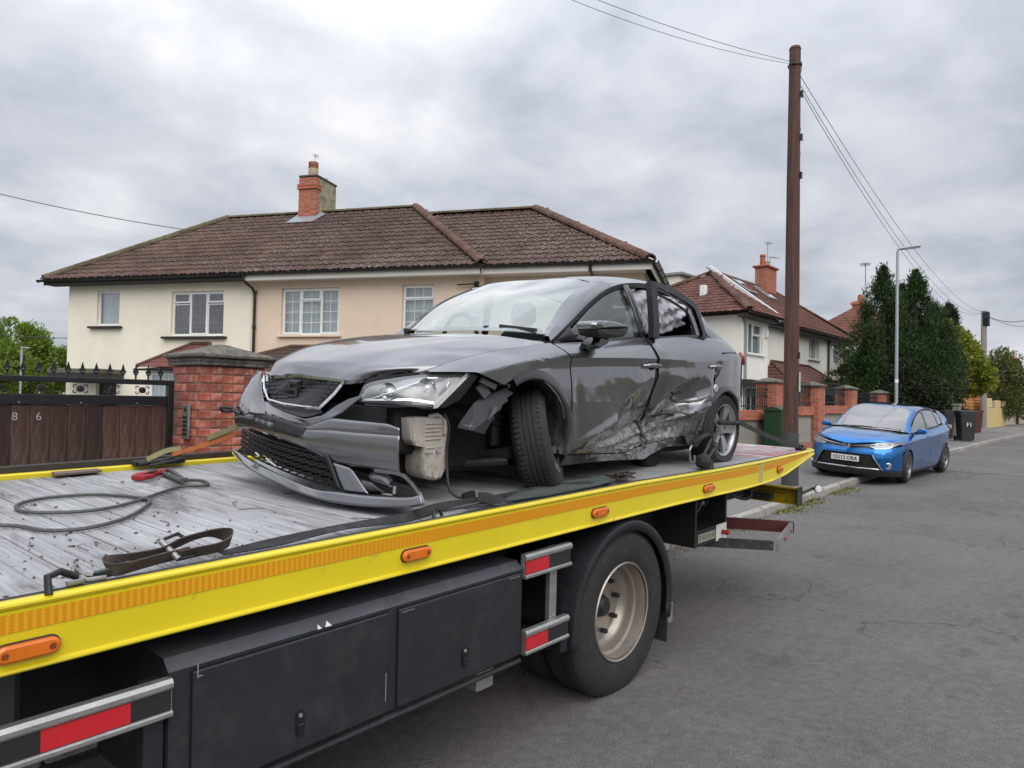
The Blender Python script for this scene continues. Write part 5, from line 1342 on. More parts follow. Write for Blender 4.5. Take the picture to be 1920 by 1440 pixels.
# locker
b = MB()
b.prism([(.055, -.300), (.60, -.292), (.60, -.80), (.05, -.80), (.018, -.775), (.018, -.335)], lambda y, z, t_: (t_, y, z), 1.50, 3.295); lk = b.build('locker', LOCK, TR)
b = MB(); b.grid([[(1.497, .017, -.335), (1.497, .056, -.298), (1.497, .60, -.290)], [(3.297, .017, -.335), (3.297, .056, -.298), (3.297, .60, -.290)]]); b.build('locker_top', LOCKT, lk, fix=False)
for (x0, x1, kx) in ((1.575, 2.408, 1.985), (2.466, 3.275, 2.868)):
    MB().box(x0 - .006, x1 + .006, .0172, .019, -.777, -.345).build('door_gap', material('gap_black', (.004, .004, .004), .9), lk)
    d = MB().box(x0, x1, .004, .0165, -.770, -.351, bev=.004).build('locker_door', LOCK, lk)
    P = oval(.10, .036, 0); hh = MB(); A = [[(kx + z, y_, -.665 + x * 1.0) for x, _, z in P] for y_ in (.0038, -.002)]
    n = len(A[0]); hh.add(A[0] + A[1], [(i, (i + 1) % n, n + (i + 1) % n, n + i) for i in range(n)]); hh.add(A[1], [tuple(range(n))])
    ho = hh.build('paddle_latch', BLACK_IRON, d)
    MB().lathe([(.0, -.006), (.0075, -.006), (.009, -.002)], 12, axis='Y', M=Matrix.Translation((kx, 0, -.635))).build('key_lock', ALU, d)
    MB().box(kx - .012, kx + .012, -.008, -.0022, -.705, -.665, bev=.003).build('latch_tongue', BLACK_IRON, d)
MB().tube([(1.50, .02, -.805), (3.29, .02, -.805)], .014, 8).build('locker_sill', LOCK, lk)
b = MB(); b.box(3.02, 3.14, .06, .16, -.90, -.801, bev=.004); b.build('locker_bracket', ALU, TR)
sc_ = MB()
for (x_, z_, w_, h_) in ((1.587, -.375, .004, .05), (1.592, -.372, .014, .004), (2.396, -.72, .004, .12), (2.48, -.366, .07, .003), (3.18, -.364, .08, .003)): sc_.box(x_, x_ + w_, .0030, .0038, z_, z_ + h_)
sc_.build('paint_chips', material('chip_grey', (.22, .22, .22), .6), lk)
mk = MB()
mk.add([(2.065, .0160, -.336), (2.085, .0160, -.336), (2.074, .030, -.322), (2.10, .0160, -.336), (2.13, .0160, -.336), (2.117, .034, -.318)], [(0, 1, 2), (3, 4, 5)])
mk.build('white_scuffs', material('white_paint', (.72, .72, .70)), lk, fix=False)
# side guards
def guard(x0, x1, z1, reds, h=.125):
    z0 = z1 - h; b = MB()
    b.prism([(.0, z1 - .034), (-.006, z1 - .026), (-.006, z1 - .012), (.004, z1), (.032, z1), (.032, z0), (-.004, z0), (-.006, z0 + .004), (-.006, z0 + .014), (.0, z0 + .018), (.006, z0 + .02), (.006, z1 - .034)], lambda y, z, t_: (t_, y, z), x0, x1)
    g = b.build('side_guard', ALU, TR)
    MB().box(x0 + .004, x1 - .004, .0025, .0055, z0 + .021, z1 - .036).build('guard_recess', DKM, g)
    for a, c in reds: MB().box(a, c, .0012, .0024, z0 + .022, z1 - .037).build('red_reflector', REDT, g)
guard(3.30, 3.70, -.262, [(3.305, 3.50)]); guard(3.315, 3.69, -.660, [(3.32, 3.505)])
guard(-1.2, 1.505, -.350, [(1.13, 1.375), (.3, .6)], h=.122)
b = MB(); b.box(3.56, 3.62, .035, .07, -.80, -.27, bev=.004); b.build('guard_post', ALU, TR)
b = MB(); b.box(1.43, 1.495, .035, .09, -1.0, -.36, bev=.004); b.build('guard_post', LOCK, TR)
b = MB(); b.box(.1, 1.18, .35, .8, -.62, -.27, bev=.02); b.build('battery_box', material('grey_box', (.07, .08, .075), .5, scale=3), TR)
# rear wheels: twins, deep dished outer rim
RIMM = material('champagne_rim', (.34, .30, .26), .38, metal=.55, var=.15, scale=6, c2=(.12, .09, .07), c2lo=.58, c2hi=.78, coat=.3)
def truck_wheel(y_out, parent, dish=True, flip=1, R=.522):
    Mw = Matrix.Translation((4.305, y_out, -.795)) @ Matrix.Scale(flip, 4, (0, 1, 0))
    pr = [(.298, .012), (.33, -.004), (.40, -.012), (.46, -.006), (.495, .010), (.512, .026), (.520, .045), (R, .07), (R, .10), (R - .008, .102), (R - .008, .108), (R, .11), (R, .15), (R - .008, .152), (R - .008, .158), (R, .16), (R, .21), (.515, .235), (.49, .262), (.40, .285), (.30, .27)]
    ty = MB().lathe(pr, 72, axis='Y', M=Mw).build('tyre', RUBBER, parent, smooth=True, auto=40)
    b = MB()
    for i in range(96):
        a = 2 * pi * i / 96
        Mx = Mw @ Matrix.Rotation(a, 4, 'Y')
        b.box(R - .003, R + .0035, .055, .096, -.011, .011, M=Mx); b.box(R - .003, R + .0035, .172, .212, -.011, .011, M=Mx)
        b.box(R - .022, R - .006, .026, .040, -.009, .009, M=Mx)
    stuff(b.build('tread_blocks', RUBBER, ty, fix=False))
    rim = MB().lathe([(.290, .002), (.300, -.004), (.306, .004), (.300, .016), (.290, .018), (.284, .012), (.281, .03), (.278, .075), (.262, .085), (.258, .115), (.256, .15), (.238, .165), (.225, .185), (.15, .192), (.14, .18), (.0, .18)], 64, axis='Y', M=Mw).build('rim', RIMM, parent, smooth=True, auto=50)
    hb_ = MB(); hb_.lathe([(.0, .12), (.045, .122), (.06, .135), (.075, .18), (.12, .184)], 24, axis='Y', M=Mw); hb_.build('hub', DKM, rim, smooth=True)
    for i in range(8):
        a = 2 * pi * i / 8 + .2
        MB().lathe([(0, .135), (.014, .135), (.016, .15), (.016, .18)], 6, axis='Y', M=Mw @ Matrix.Translation((.17 * cos(a), 0, .17 * sin(a)))).build('wheel_nut', REDT if i == 4 else DKM, rim)
        MB().lathe([(0, .1905), (.022, .1905)], 12, axis='Y', M=Mw @ Matrix.Translation((.205 * cos(a + .39), 0, .205 * sin(a + .39)))).build('vent_hole', material('gap_black', (.004, .004, .004)), rim) if i % 2 else None
    return rim
def pivot(n_): 
    o = bpy.data.objects.new(n_, None); COL.objects.link(o); o.parent = TR; return o
truck_wheel(.03, pivot('rear_wheel')); truck_wheel(.335, pivot('inner_rear_wheel'))
truck_wheel(2.50, pivot('rear_wheel'), flip=-1); truck_wheel(2.20, pivot('inner_rear_wheel'), flip=-1)
# mudguard with rolled edge, and hanging flap
MUD = material('mudguard_black', (.018, .019, .023), .45, var=.25, scale=5, c2=(.045, .045, .05), c2lo=.55, c2hi=.8, bump=.05)
rows = []
for i in range(33):
    a = radians(188 - i * (188 + 14) / 32); R0 = .575
    P = [(R0 - .055, .012), (R0 - .020, .004), (R0 - .006, .0), (R0 + .004, .004), (R0 + .006, .02), (R0 + .006, .60)]
    rows.append([(4.305 + r_ * cos(a) * .985, y_, -.812 + r_ * sin(a)) for r_, y_ in P])
MB().grid(rows).build('mudguard', MUD, TR, smooth=True, auto=50, fix=False, solid=.006)
MB().box(4.855, 4.867, .02, .52, -1.13, -.93, bev=.002).build('mud_flap', RUBBER, TR); MB().box(4.85, 4.90, .0, .03, -1.0, -.86, bev=.008).build('flap_bracket', ALU, TR)
b = MB(); b.box(3.66, 3.72, .02, .5, -.88, -.80, bev=.01); b.build('mudguard_foot', MUD, TR)
b = MB(); b.box(3.72, 4.9, .60, .74, -1.0, -.15); b.box(4.9, 5.7, .62, .7, -.6, -.15); b.build('inner_guard', DKM, TR)
# rear locker with control cubby
b = MB(); X0, X1, Y0, Y1, Z0, Z1 = 5.70, 6.28, .25, .80, -.675, -.205
b.box(X0, X1, Y0 + .30, Y1, Z0, Z1); b.box(X0, X0 + .03, Y0, Y0 + .30, Z0, Z1); b.box(X1 - .03, X1, Y0, Y0 + .30, Z0, Z1)
b.box(X0 + .03, X1 - .03, Y0, Y0 + .30, Z0, Z0 + .13); b.box(X0 + .03, X1 - .03, Y0, Y0 + .30, Z1 - .02, Z1); cb = b.build('control_cubby', DKM, TR)
for i in range(5):
    q = MB().tube([(X0 + .10 + i * .075, Y0 + .2, Z0 + .13), (X0 + .10 + i * .075, Y0 + .1, Z0 + .30)], .008, 6); q.lathe([(0, -.01), (.016, -.004), (.016, .02), (0, .03)], 8, axis='Z', M=Matrix.Translation((X0 + .10 + i * .075, Y0 + .098, Z0 + .30))); q.build('control_lever', ALU if i in (1, 3) else DKM, cb)
MB().box(X0 + .06, X0 + .36, Y0 - .003, Y0 - .0005, Z0 + .03, Z0 + .095).build('instruction_label', material('cream_label', (.42, .40, .30), .6, var=.3, scale=40), cb)
for i in range(5): MB().box(X0 + .07 + i * .058, X0 + .115 + i * .058, Y0 - .0042, Y0 - .0032, Z0 + .04, Z0 + .088).build('label_panel', material('dim_label', (.20, .20, .17), .6, var=.5, scale=50), cb)
MB().box(X1 - .20, X1 - .005, Y0 - .004, Y0 - .0006, Z0 - .002, Z0 + .13).build('white_plate', material('white_paint', (.72, .72, .70)), cb)
MB().tube([(X1 - .09, Y0 - .004, Z0 + .06), (X1 - .09, Y0 - .06, Z0 + .06)], .02, 10).build('push_knob', material('red_knob', (.35, .02, .02), .4), cb)
# lift frame sticking out behind
UF = material('frame_green_black', (.022, .028, .023), .6, c2=(.10, .10, .09), c2lo=.55, c2hi=.75, scale=9, bump=.3)
RF = material('frame_dark_red', (.10, .012, .012), .55, c2=(.06, .03, .03), c2lo=.5, c2hi=.7, scale=6)
pa, pb, pc, pd = (6.362, 0.331, -0.66), (6.374, -0.117, -0.66), (7.28, 0.028, -0.66), (7.206, 0.717, -0.66)
def beam(a, c, w_, h_, m_, nm):
    return MB().tube([a, c], .03, flat=(w_, h_)).build(nm, m_, TR)
beam((pa[0] - .3, pa[1] + .05, -.70), (pb[0], pb[1], -.70), .04, .075, UF, 'frame_arm'); beam((pd[0] - .3, pd[1], -.70), (pc[0] - .02, pc[1], -.70), .05, .10, RF, 'frame_arm')
beam((pb[0] + .01, pb[1] - .03, -.70), (pc[0] + .03, pc[1] + .03, -.70), .03, .10, ALU, 'frame_end')
for q in (.35, .75):
    cx, cy = pb[0] + (pc[0] - pb[0]) * q + .005, pb[1] + (pc[1] - pb[1]) * q - .03 + .06 * q
    MB().lathe([(0, -.04), (.020, -.04), (.024, -.03), (.024, .0)], 12, axis='X', M=Matrix.Translation((cx + .012, cy, -.70)) @ Matrix.Rotation(pi, 4, 'Z')).build('red_lamp', REDT, TR, smooth=True)
# yellow cross beam under the tail and work lamp
ya, yc = (7.5, 0.063, -0.359), (7.5, 0.058, -0.522)
Y0_, ZT, ZBm = ya[1], ya[2], yc[2]
b = MB(); b.box(7.5, 7.515, Y0_, 2.42, ZBm, ZT); b.box(7.41, 7.4995, Y0_, 2.42, ZT - .012, ZT + .002); b.box(7.44, 7.4995, Y0_, 2.42, ZBm - .002, ZBm + .012)
bmx = b.build('rear_beam', material('dirty_shaded_yellow', (.46, .33, .01), .5, var=.2, scale=5, c2=(.10, .08, .03), c2lo=.5, c2hi=.7, c2scale=6), TR)  # duller yellow: dirt, plus the shade under the tail put into the colour
MB().box(7.40, 7.53, Y0_ - .016, Y0_ - .001, ZBm - .01, ZT + .008, bev=.004).build('beam_end_plate', UF, bmx)
MB().box(7.36, 7.43, Y0_ + .22, 2.3, ZBm + .035, ZBm + .085, bev=.005).build('slide_rail', UF, bmx)
for y_ in (.8, 1.75): MB().box(7.0, 7.50, y_ - .03, y_ + .03, ZT + .003, -.20, bev=.005).build('beam_hanger', DKM, TR)
b = MB(); b.box(6.3, 7.40, .55, 2.3, ZBm + .03, -.145, bev=.02); b.build('tail_subframe', DKM, TR)
MB().tube(catmull([(6.5, .5, -.28), (6.9, .40, -.44), (7.2, .42, -.46), (7.40, .50, -.40)], 16), .012, 6).build('hydraulic_hose', RUB, bmx)
MB().box(7.395, 7.402, Y0_ + .10, Y0_ + .4, ZBm + .10, ZBm + .108).build('beam_scratch', RUB, bmx)
wl = (7.62, -0.066, -0.371)
MB().tube([(7.52, Y0_ + .03, (ZT + ZBm) / 2), (wl[0] + .02, wl[1] + .05, wl[2])], .014, 8).build('lamp_arm', DKM, TR)
WM = Matrix.Translation(wl) @ Matrix.Rotation(radians(-42), 4, 'Z')
lm = MB().lathe([(.0, .035), (.03, .03), (.040, .0), (.038, -.012)], 20, axis='Y', M=WM).build('work_lamp', RUB, TR, smooth=True)
MB().lathe([(.0, -.018), (.030, -.016), (.036, -.010)], 20, axis='Y', M=WM).build('work_lamp_lens', material('milky_lens', (.70, .73, .73), .25), lm, smooth=True)

# ------------------------------------------------------------------ loose gear lying on the deck
def deckobj(name, label, cat, builder, mats, group=None, smooth=True, fix=True):
    b = MB(); builder(b); o = b.build(name, mats, None, smooth=smooth, auto=45, fix=fix); o.matrix_world = TM; return tag(o, label, cat, group)
cab_pts = [(.1, 1.9, .02), (.9, 1.35, .012)] + [(x_, y_, .002) for x_, y_, _ in [(1.313, 1.122, 0.0), (1.414, 0.893, 0.0), (1.552, 0.845, 0.0), (1.742, 0.964, 0.0), (1.935, 1.219, 0.0), (1.976, 1.377, 0.0), (1.852, 1.631, 0.0), (1.631, 1.681, 0.0), (1.491, 1.56, 0.0), (1.467, 1.375, 0.0), (1.565, 1.253, 0.0), (1.703, 1.212, 0.0), (1.867, 1.279, 0.0), (2.103, 1.477, 0.0), (2.274, 1.606, 0.0), (2.401, 1.571, -0.0), (2.456, 1.731, 0.0), (2.407, 1.826, 0.0)]]
CABLE = material('winch_cable', (.10, .10, .095), .5, metal=.4, var=.3, scale=60, bump=.5, bscale=200)
deckobj('winch_cable', 'loose steel winch cable looped across the pale deck', 'cable', lambda b: b.tube(catmull(cab_pts, 150), .0085, 7), CABLE)
h0 = (2.352, 1.742, 0.015); h1 = (2.423, 2.138, 0.015); h2_ = (2.222, 2.013, 0.015)
hk = thing('winch_hook', 'red painted tow hook with grey thimble at the end of the winch cable', 'hook', M=TM)
REDP = material('red_hook_paint', (.30, .018, .022), .45, var=.2, scale=20)
MB().tube([(h0[0] + .02, h0[1], .015), h0, (h1[0], h1[1] - .06, .03), h1, (h1[0] - .03, h1[1] - .05, .01), (h0[0] - .02, h0[1] - .02, .012)], .014, 8).build('thimble', CABLE, hk, smooth=True)
hv = Vector(h2_) - Vector(h1); 
MB().tube([Vector(h1), Vector(h1) + hv * .3, Vector(h1) + hv * .6 + Vector((.02, .02, 0)), Vector(h2_) + Vector((0, .03, 0)), Vector(h2_) + Vector((-.03, 0, 0)), Vector(h2_) + Vector((.0, -.05, .0)), Vector(h1) + hv * .72 + Vector((.01, -.05, .0))], [.02, .02, .022, .022, .02, .017, .012], 8).build('hook', REDP, hk, smooth=True)
MB().tube([Vector(h1) + hv * .35 + Vector((0, 0, .02)), Vector(h1) + hv * .75 + Vector((.0, -.02, .02))], .007, 6).build('safety_latch', CABLE, hk)
plq = [(1.935, 2.58, 0.004), (2.18, 2.565, 0.004), (2.167, 2.42, 0.004), (1.91, 2.399, 0.004)]
def plate_(b):
    b.add([tuple(p) for p in plq] + [(p[0], p[1], p[2] + .012) for p in plq], [(0, 1, 2, 3), (4, 5, 6, 7), (0, 1, 5, 4), (1, 2, 6, 5), (2, 3, 7, 6), (3, 0, 4, 7)])
deckobj('wooden_plate', 'flat brown board lying on the far yellow deck edge', 'board', plate_, material('brown_board', (.14, .10, .085), .8), smooth=False)
def ribbon(b, pts, wv, th=.004, n=60):
    """flat webbing: pts path, wv list of width vectors at the same stations"""
    P = catmull(pts, n); W = catmull(wv, n)
    rows = []
    for i in range(n + 1):
        p = Vector(P[i]); w_ = Vector(W[i]); d = Vector(P[min(i + 1, n)]) - Vector(P[max(i - 1, 0)]); nrm = d.cross(w_)
        nrm = nrm.normalized() * th / 2 if nrm.length > 1e-9 else Vector((0, 0, th / 2))
        rows.append([p - w_ / 2 - nrm, p + w_ / 2 - nrm, p + w_ / 2 + nrm, p - w_ / 2 + nrm, p - w_ / 2 - nrm])
    b.grid(rows); b.add(rows[0][:4], [(0, 1, 2, 3)]); b.add(rows[-1][:4], [(0, 1, 2, 3)])
WEB = material('brown_webbing', (.075, .058, .050), .9, var=.3, scale=12, c2=(.13, .10, .08), c2lo=.5, c2hi=.7, bump=.6, bscale=150)
WEBB = material('black_webbing', (.022, .022, .024), .85, var=.3, scale=12, c2=(.07, .07, .07), c2lo=.55, c2hi=.75, bump=.6, bscale=150)
GALV = material('galvanised_hook', (.28, .27, .26), .45, metal=.7, var=.3, scale=18)
st = thing('ratchet_strap', 'brown webbing strap folded in two loops with a steel buckle near the yellow edge', 'strap', M=TM)
U = Vector((0, 0, 1))
b = MB()
uw = (-.012, -.030, .040)
ribbon(b, [(1.60, .10, .030), (1.48, .075, .028), (1.39, .045, .028), (1.335, .035, .030), (1.318, .055, .036), (1.335, .085, .042), (1.40, .095, .040), (1.50, .105, .044), (1.57, .12, .060), (1.65, .15, .066), (1.72, .165, .066), (1.768, .15, .052), (1.755, .115, .040), (1.70, .09, .030), (1.62, .085, .028), (1.55, .075, .028)],
       [uw, uw, uw, (-.02, -.01, .044), (-.02, 0, .044), (-.01, .01, .046), (0, -.02, .042), (.0, -.03, .036), (.0, -.036, .040), (.0, -.045, .034), (.01, -.04, .034), (.01, -.02, .05), (.0, -.02, .042), uw, uw, uw], .004, 150)
b.build('webbing', WEB, st, smooth=True, auto=40, fix=False)
b = MB(); b.tube([(1.515, .13, .075), (1.545, .06, .020)], .011, 12); b.build('buckle_bar', GALV, st, smooth=True)
b = MB(); b.tube([(1.515, .13, .075), (1.585, .155, .085), (1.60, .135, .07)], .006, 6); b.tube([(1.545, .06, .02), (1.60, .07, .02), (1.615, .09, .03)], .006, 6); b.build('buckle_frame', BLACK_IRON, st)
b = MB(); b.tube([(1.36, .055, .018), (1.30, .06, .015), (1.262, .075, .02), (1.235, .085, .045), (1.225, .06, .03), (1.26, .04, .012), (1.31, .035, .012)], .008, 8); b.tube([(1.26, .075, .02), (1.24, .03, .015), (1.20, .03, .014)], .009, 8); b.build('claw_hook', GALV, st, smooth=True)
b = MB(); b.tube([(1.145, -.0, -.0), (1.15, .03, .045), (1.19, .05, .05), (1.235, .05, .025)], .011, 10); b.build('iron_loop', BLACK_IRON, st, smooth=True)
b = MB(); ribbon(b, [(1.38, .05, .03), (1.33, .05, .022), (1.28, .055, .018)], [(0, -.01, .034), (0, -.02, .03), (0, -.02, .026)], .008, 12); b.build('strap_stitching', material('grey_webbing', (.06, .08, .085), .8), st)
lay = [(1.7, 0.073, 0.006), (1.915, 0.065, 0.006), (2.226, 0.098, 0.006), (2.587, 0.119, 0.006), (2.84, 0.179, 0.006), (3.098, 0.177, 0.006), (3.316, 0.172, 0.006), (3.649, 0.202, 0.006), (3.942, 0.153, 0.006), (4.244, 0.087, 0.006)]
def lay_(b):
    pts = [(p[0], max(.075, p[1]), .010 + .006 * (i % 3)) for i, p in enumerate(lay)]
    wv = [(.006, .05, 0), (.01, .045, .02), (.01, .048, .01), (0, .03, .034), (.01, .035, .03), (0, .05, .01), (0, .02, .04), (0, .045, .02), (0, .06, .01), (0, .06, 0)]
    ribbon(b, pts, wv, .004, 90)
deckobj('webbing_strap', 'long dark webbing strap trailing along the near edge of the deck', 'strap', lay_, WEBB, fix=False)
k0 = (3.132, 0.028, 0.03)
deckobj('strap_loop', 'small twisted loop of dark webbing beside the front wheel', 'strap', lambda b: ribbon(b, [(k0[0] + .12, .10, .012), (k0[0], .09, .03), (k0[0] - .07, .11, .045), (k0[0] - .02, .15, .05), (k0[0] + .05, .12, .035), (k0[0] - .05, .10, .015), (k0[0] - .2, .09, .012)], [(0, .04, .01), (0, .02, .04), (.03, 0, .03), (0, .03, .02), (0, .03, .02), (0, .04, .01), (0, .045, 0)], .004, 60), WEBB, fix=False)
f0 = (2.727, 0.06, 0.02)
deckobj('strap_clip', 'small dark metal clip on the trailing strap below the bumper', 'clip', lambda b: b.tube([(f0[0] - .02, .06, .0), (f0[0] - .015, .07, .03), (f0[0] + .03, .08, .03), (f0[0] + .04, .07, .0)], .008, 6), BLACK_IRON)
g0 = (3.959, 0.127, 0.02)
def flatmat(b):
    P = [(g0[0] - .75, .10, .006), (g0[0] - .5, .19, .010), (g0[0] - .1, .22, .02), (g0[0] + .3, .20, .022), (g0[0] + .42, .12, .012), (g0[0] + .1, .07, .008), (g0[0] - .4, .06, .006)]
    b.add(P + [(x_, y_, z_ + .008) for x_, y_, z_ in P], [tuple(range(7)), tuple(range(7, 14))] + [(i, (i + 1) % 7, 7 + (i + 1) % 7, 7 + i) for i in range(7)])
deckobj('rubber_flap', 'flat grey green rubber flap lying beside the leaning front wheel', 'rubber mat', flatmat, material('greengrey_rubber', (.06, .075, .07), .8, var=.3, scale=8), smooth=False)
def tangle(b):
    for k in range(9):
        pts = [(g0[0] + .45 + random.uniform(-.12, .12), .12 + random.uniform(-.05, .07), .01 + random.uniform(0, .05)) for _ in range(5)]
        b.tube(catmull(pts, 14), .005, 5)
deckobj('torn_wiring', 'tangle of torn brown wires on the deck behind the front wheel', 'wiring', tangle, material('torn_wire', (.05, .035, .03), .7))
# debris shards
def shards(b):
    for k in range(190):
        if k < 130: cx, cy = random.gauss(1.25, .42), abs(random.gauss(.38, .30)) + .07
        else: cx, cy = random.uniform(1.2, 3.6), random.uniform(.1, 2.3)
        if cy > 2.4 or cx > 6: continue
        s_ = random.uniform(.003, .011) * (2.0 if random.random() < .06 else 1); a = random.uniform(0, 2 * pi); z0 = -.008; h_ = random.uniform(.002, .008)
        P = [(cx + cos(a + q) * s_ * random.uniform(.6, 1.5), cy + sin(a + q) * s_ * random.uniform(.5, 1.1), z0) for q in (0, 1.7, 3.1, 4.6)]
        b.add(P + [(cx, cy, z0 + h_)], [(0, 1, 4), (1, 2, 4), (2, 3, 4), (3, 0, 4)])
    for k in range(7):
        cx, cy = random.uniform(1.2, 2.6), random.uniform(.3, 1.3); a = random.uniform(0, 6)
        b.tube(catmull([(cx, cy, -.006), (cx + .05 * cos(a), cy + .05 * sin(a), -.003), (cx + .12 * cos(a + .4), cy + .12 * sin(a + .4), -.005)], 8), .0018, 4)
o = deckobj('debris', 'dark shards of broken plastic and grit scattered over the deck', 'debris', shards, material('dark_shard', (.03, .03, .03), .6, island=.6), smooth=False, fix=False)
o['kind'] = 'stuff'
# far ratchet and orange strap to the bumper
r0 = (2.592, 2.597, 0.03); r0 = (r0[0], 2.45, .02)
fr = thing('ratchet_strap', 'orange webbing strap and dark ratchet pulling from the far deck edge to the bumper', 'strap', M=TM)
ORW = material('orange_webbing', (.42, .12, .035), .85, var=.2, scale=10, bump=.4, bscale=120); OLW = material('olive_webbing', (.20, .19, .09), .85, var=.2, scale=10, bump=.4, bscale=120)
E1 = (2.785, 1.95, 0.246); S1 = (2.602, 2.45, 0.075); S0 = (2.443, 2.45, 0.055)
b = MB(); ribbon(b, [S1, tuple((np.array(S1) + np.array(E1)) / 2 + np.array([0, 0, -.004])), E1], [(0, .012, .026)] * 3, .004, 20); b.build('webbing', ORW, fr, fix=False)
b = MB(); m_ = np.array(S1) * .45 + np.array(E1) * .55; ribbon(b, [tuple(m_ + np.array([0, -.01, .03])), tuple(np.array(E1) + np.array([0, -.01, .045]))], [(0, .01, .030)] * 2, .012, 8)
ribbon(b, [S0, (S1[0] - .03, S1[1], S1[2] + .03), (S1[0] + .06, S1[1], S1[2] + .035)], [(0, .02, .03)] * 3, .006, 12); b.build('strap_sleeve', OLW, fr, fix=False)
b = MB(); b.tube([(S0[0] - .05, S0[1], .03), (S0[0] + .1, S0[1], .04), (S0[0] + .2, S0[1], .075), (S0[0] + .26, S0[1], .10)], .012, 8); b.box(S0[0] - .07, S0[0] + .26, 2.46, 2.52, .015, .05, bev=.008); b.tube([(S0[0], S0[1] - .04, .02), (S0[0] + .2, S0[1] - .04, .05)], .01, 6); b.build('ratchet', BLACK_IRON, fr, smooth=False)

# ================================================================== the crashed grey hatchback (frame: u back from the nose, v towards the near side, z up)
CM = TM @ Matrix(((0.99994, 0.01084, -0.00186, 2.61086), (-0.01084, 0.99994, 0, 1.08997), (0.00186, 0, 1, -0.06129), (0, 0, 0, 1)))
CAR = thing('crashed_car', 'crashed dark grey hatchback with torn bumper and crushed side strapped on the truck deck', 'car', M=CM)
LEAN = .038                          # the near front corner has sunk: the far side stands a little higher
def C(p): return (p[0], -p[1], p[2])
def Cs(ps): return [C(p) for p in ps]

def car_paint(name, base, metal=.55, rough=.34, damage=False, flake=.12):
    m = bpy.data.materials.new(name); m.use_nodes = True; t = m.node_tree; b = t.nodes['Principled BSDF']
    co = N(t, 'ShaderNodeTexCoord').outputs['Object']
    fl = noise(t, co, 900, 2, .5)
    col = ramp(t, fl, [(.3, tuple(c * (1 - flake) for c in base)), (.7, tuple(c * (1 + flake) for c in base))])
    dust = ramp(t, noise(t, co, 3.2, 6, .65), [(.42, g3(0)), (.75, g3(.13))])
    sx = N(t, 'ShaderNodeSeparateXYZ'); t.links.new(co, sx.inputs[0])
    low = N(t, 'ShaderNodeMapRange'); t.links.new(sx.outputs[2], low.inputs[0]); low.inputs[1].default_value = .55; low.inputs[2].default_value = .15; low.inputs[3].default_value = .05; low.inputs[4].default_value = 1
    dustf = fmath(t, 'MULTIPLY', fmath(t, 'ADD', dust, .0), fmath(t, 'ADD', low.outputs[0], .5))
    mx = N(t, 'ShaderNodeMix', data_type='RGBA'); t.links.new(dustf, mx.inputs[0]); t.links.new(col, mx.inputs[6]); mx.inputs[7].default_value = (.20, .19, .175, 1); out = mx.outputs[2]
    rgh = N(t, 'ShaderNodeMapRange'); t.links.new(dust, rgh.inputs[0]); rgh.inputs[3].default_value = rough; rgh.inputs[4].default_value = rough + .15
    rf = rgh.outputs[0]; b.inputs['Coat Roughness'].default_value = .03; b.inputs['Coat Weight'].default_value = 1; b.inputs['Metallic'].default_value = metal
    if damage:
        # scrape band: noise streaks inside a patch low between the doors
        def gauss(cx, cz, wx, wz, rot=0):
            dx = fmath(t, 'SUBTRACT', sx.outputs[0], cx); dz = fmath(t, 'SUBTRACT', sx.outputs[2], cz)
            a = fmath(t, 'ADD', fmath(t, 'MULTIPLY', dx, cos(rot)), fmath(t, 'MULTIPLY', dz, sin(rot))); c = fmath(t, 'SUBTRACT', fmath(t, 'MULTIPLY', dz, cos(rot)), fmath(t, 'MULTIPLY', dx, sin(rot)))
            q = fmath(t, 'ADD', fmath(t, 'POWER', fmath(t, 'ABSOLUTE', fmath(t, 'DIVIDE', a, wx)), 2.0), fmath(t, 'POWER', fmath(t, 'ABSOLUTE', fmath(t, 'DIVIDE', c, wz)), 2.0))
            return fmath(t, 'SUBTRACT', 1.0, q, True)
        area = fmath(t, 'MAXIMUM', gauss(2.26, .29, .80, .13, .08), fmath(t, 'MAXIMUM', gauss(2.62, .43, .30, .16, .5), fmath(t, 'MULTIPLY', gauss(2.06, .42, .30, .07, .2), .7)))
        mp = N(t, 'ShaderNodeMapping'); t.links.new(co, mp.inputs[0]); mp.inputs['Scale'].default_value = (7, 7, 26); mp.inputs['Rotation'].default_value = (0, .35, 0)
        st = noise(t, mp.outputs[0], 1.4, 8, .72, .8); st2 = noise(t, co, 34, 6, .75, .6)
        k = fmath(t, 'ADD', fmath(t, 'MULTIPLY', st, .62), fmath(t, 'MULTIPLY', st2, .38))
        f = fmath(t, 'ADD', k, fmath(t, 'MULTIPLY', area, .40))
        sc = ramp(t, f, [(.60, g3(0)), (.72, g3(.9))]); scr = fmath(t, 'MULTIPLY', sc, ramp(t, area, [(.0, g3(0)), (.12, g3(1))]))
        scol = ramp(t, st2, [(.3, (.05, .05, .052)), (.44, (.22, .215, .21)), (.56, (.44, .43, .42)), (.72, (.30, .22, .17))])
        mx2 = N(t, 'ShaderNodeMix', data_type='RGBA'); t.links.new(scr, mx2.inputs[0]); t.links.new(out, mx2.inputs[6]); t.links.new(scol, mx2.inputs[7]); out = mx2.outputs[2]
        r2 = N(t, 'ShaderNodeMix', data_type='FLOAT'); t.links.new(scr, r2.inputs[0]); t.links.new(rf, r2.inputs[2]); r2.inputs[3].default_value = .7; rf = r2.outputs[0]
        t.links.new(fmath(t, 'SUBTRACT', 1.0, scr, True), b.inputs['Coat Weight'])
        bn = N(t, 'ShaderNodeBump'); bn.inputs['Distance'].default_value = .012; t.links.new(fmath(t, 'MULTIPLY', scr, .9), bn.inputs['Strength']); t.links.new(k, bn.inputs['Height']); t.links.new(bn.outputs[0], b.inputs['Normal'])
    t.links.new(out, b.inputs['Base Color']); t.links.new(rf, b.inputs['Roughness'])
    return m
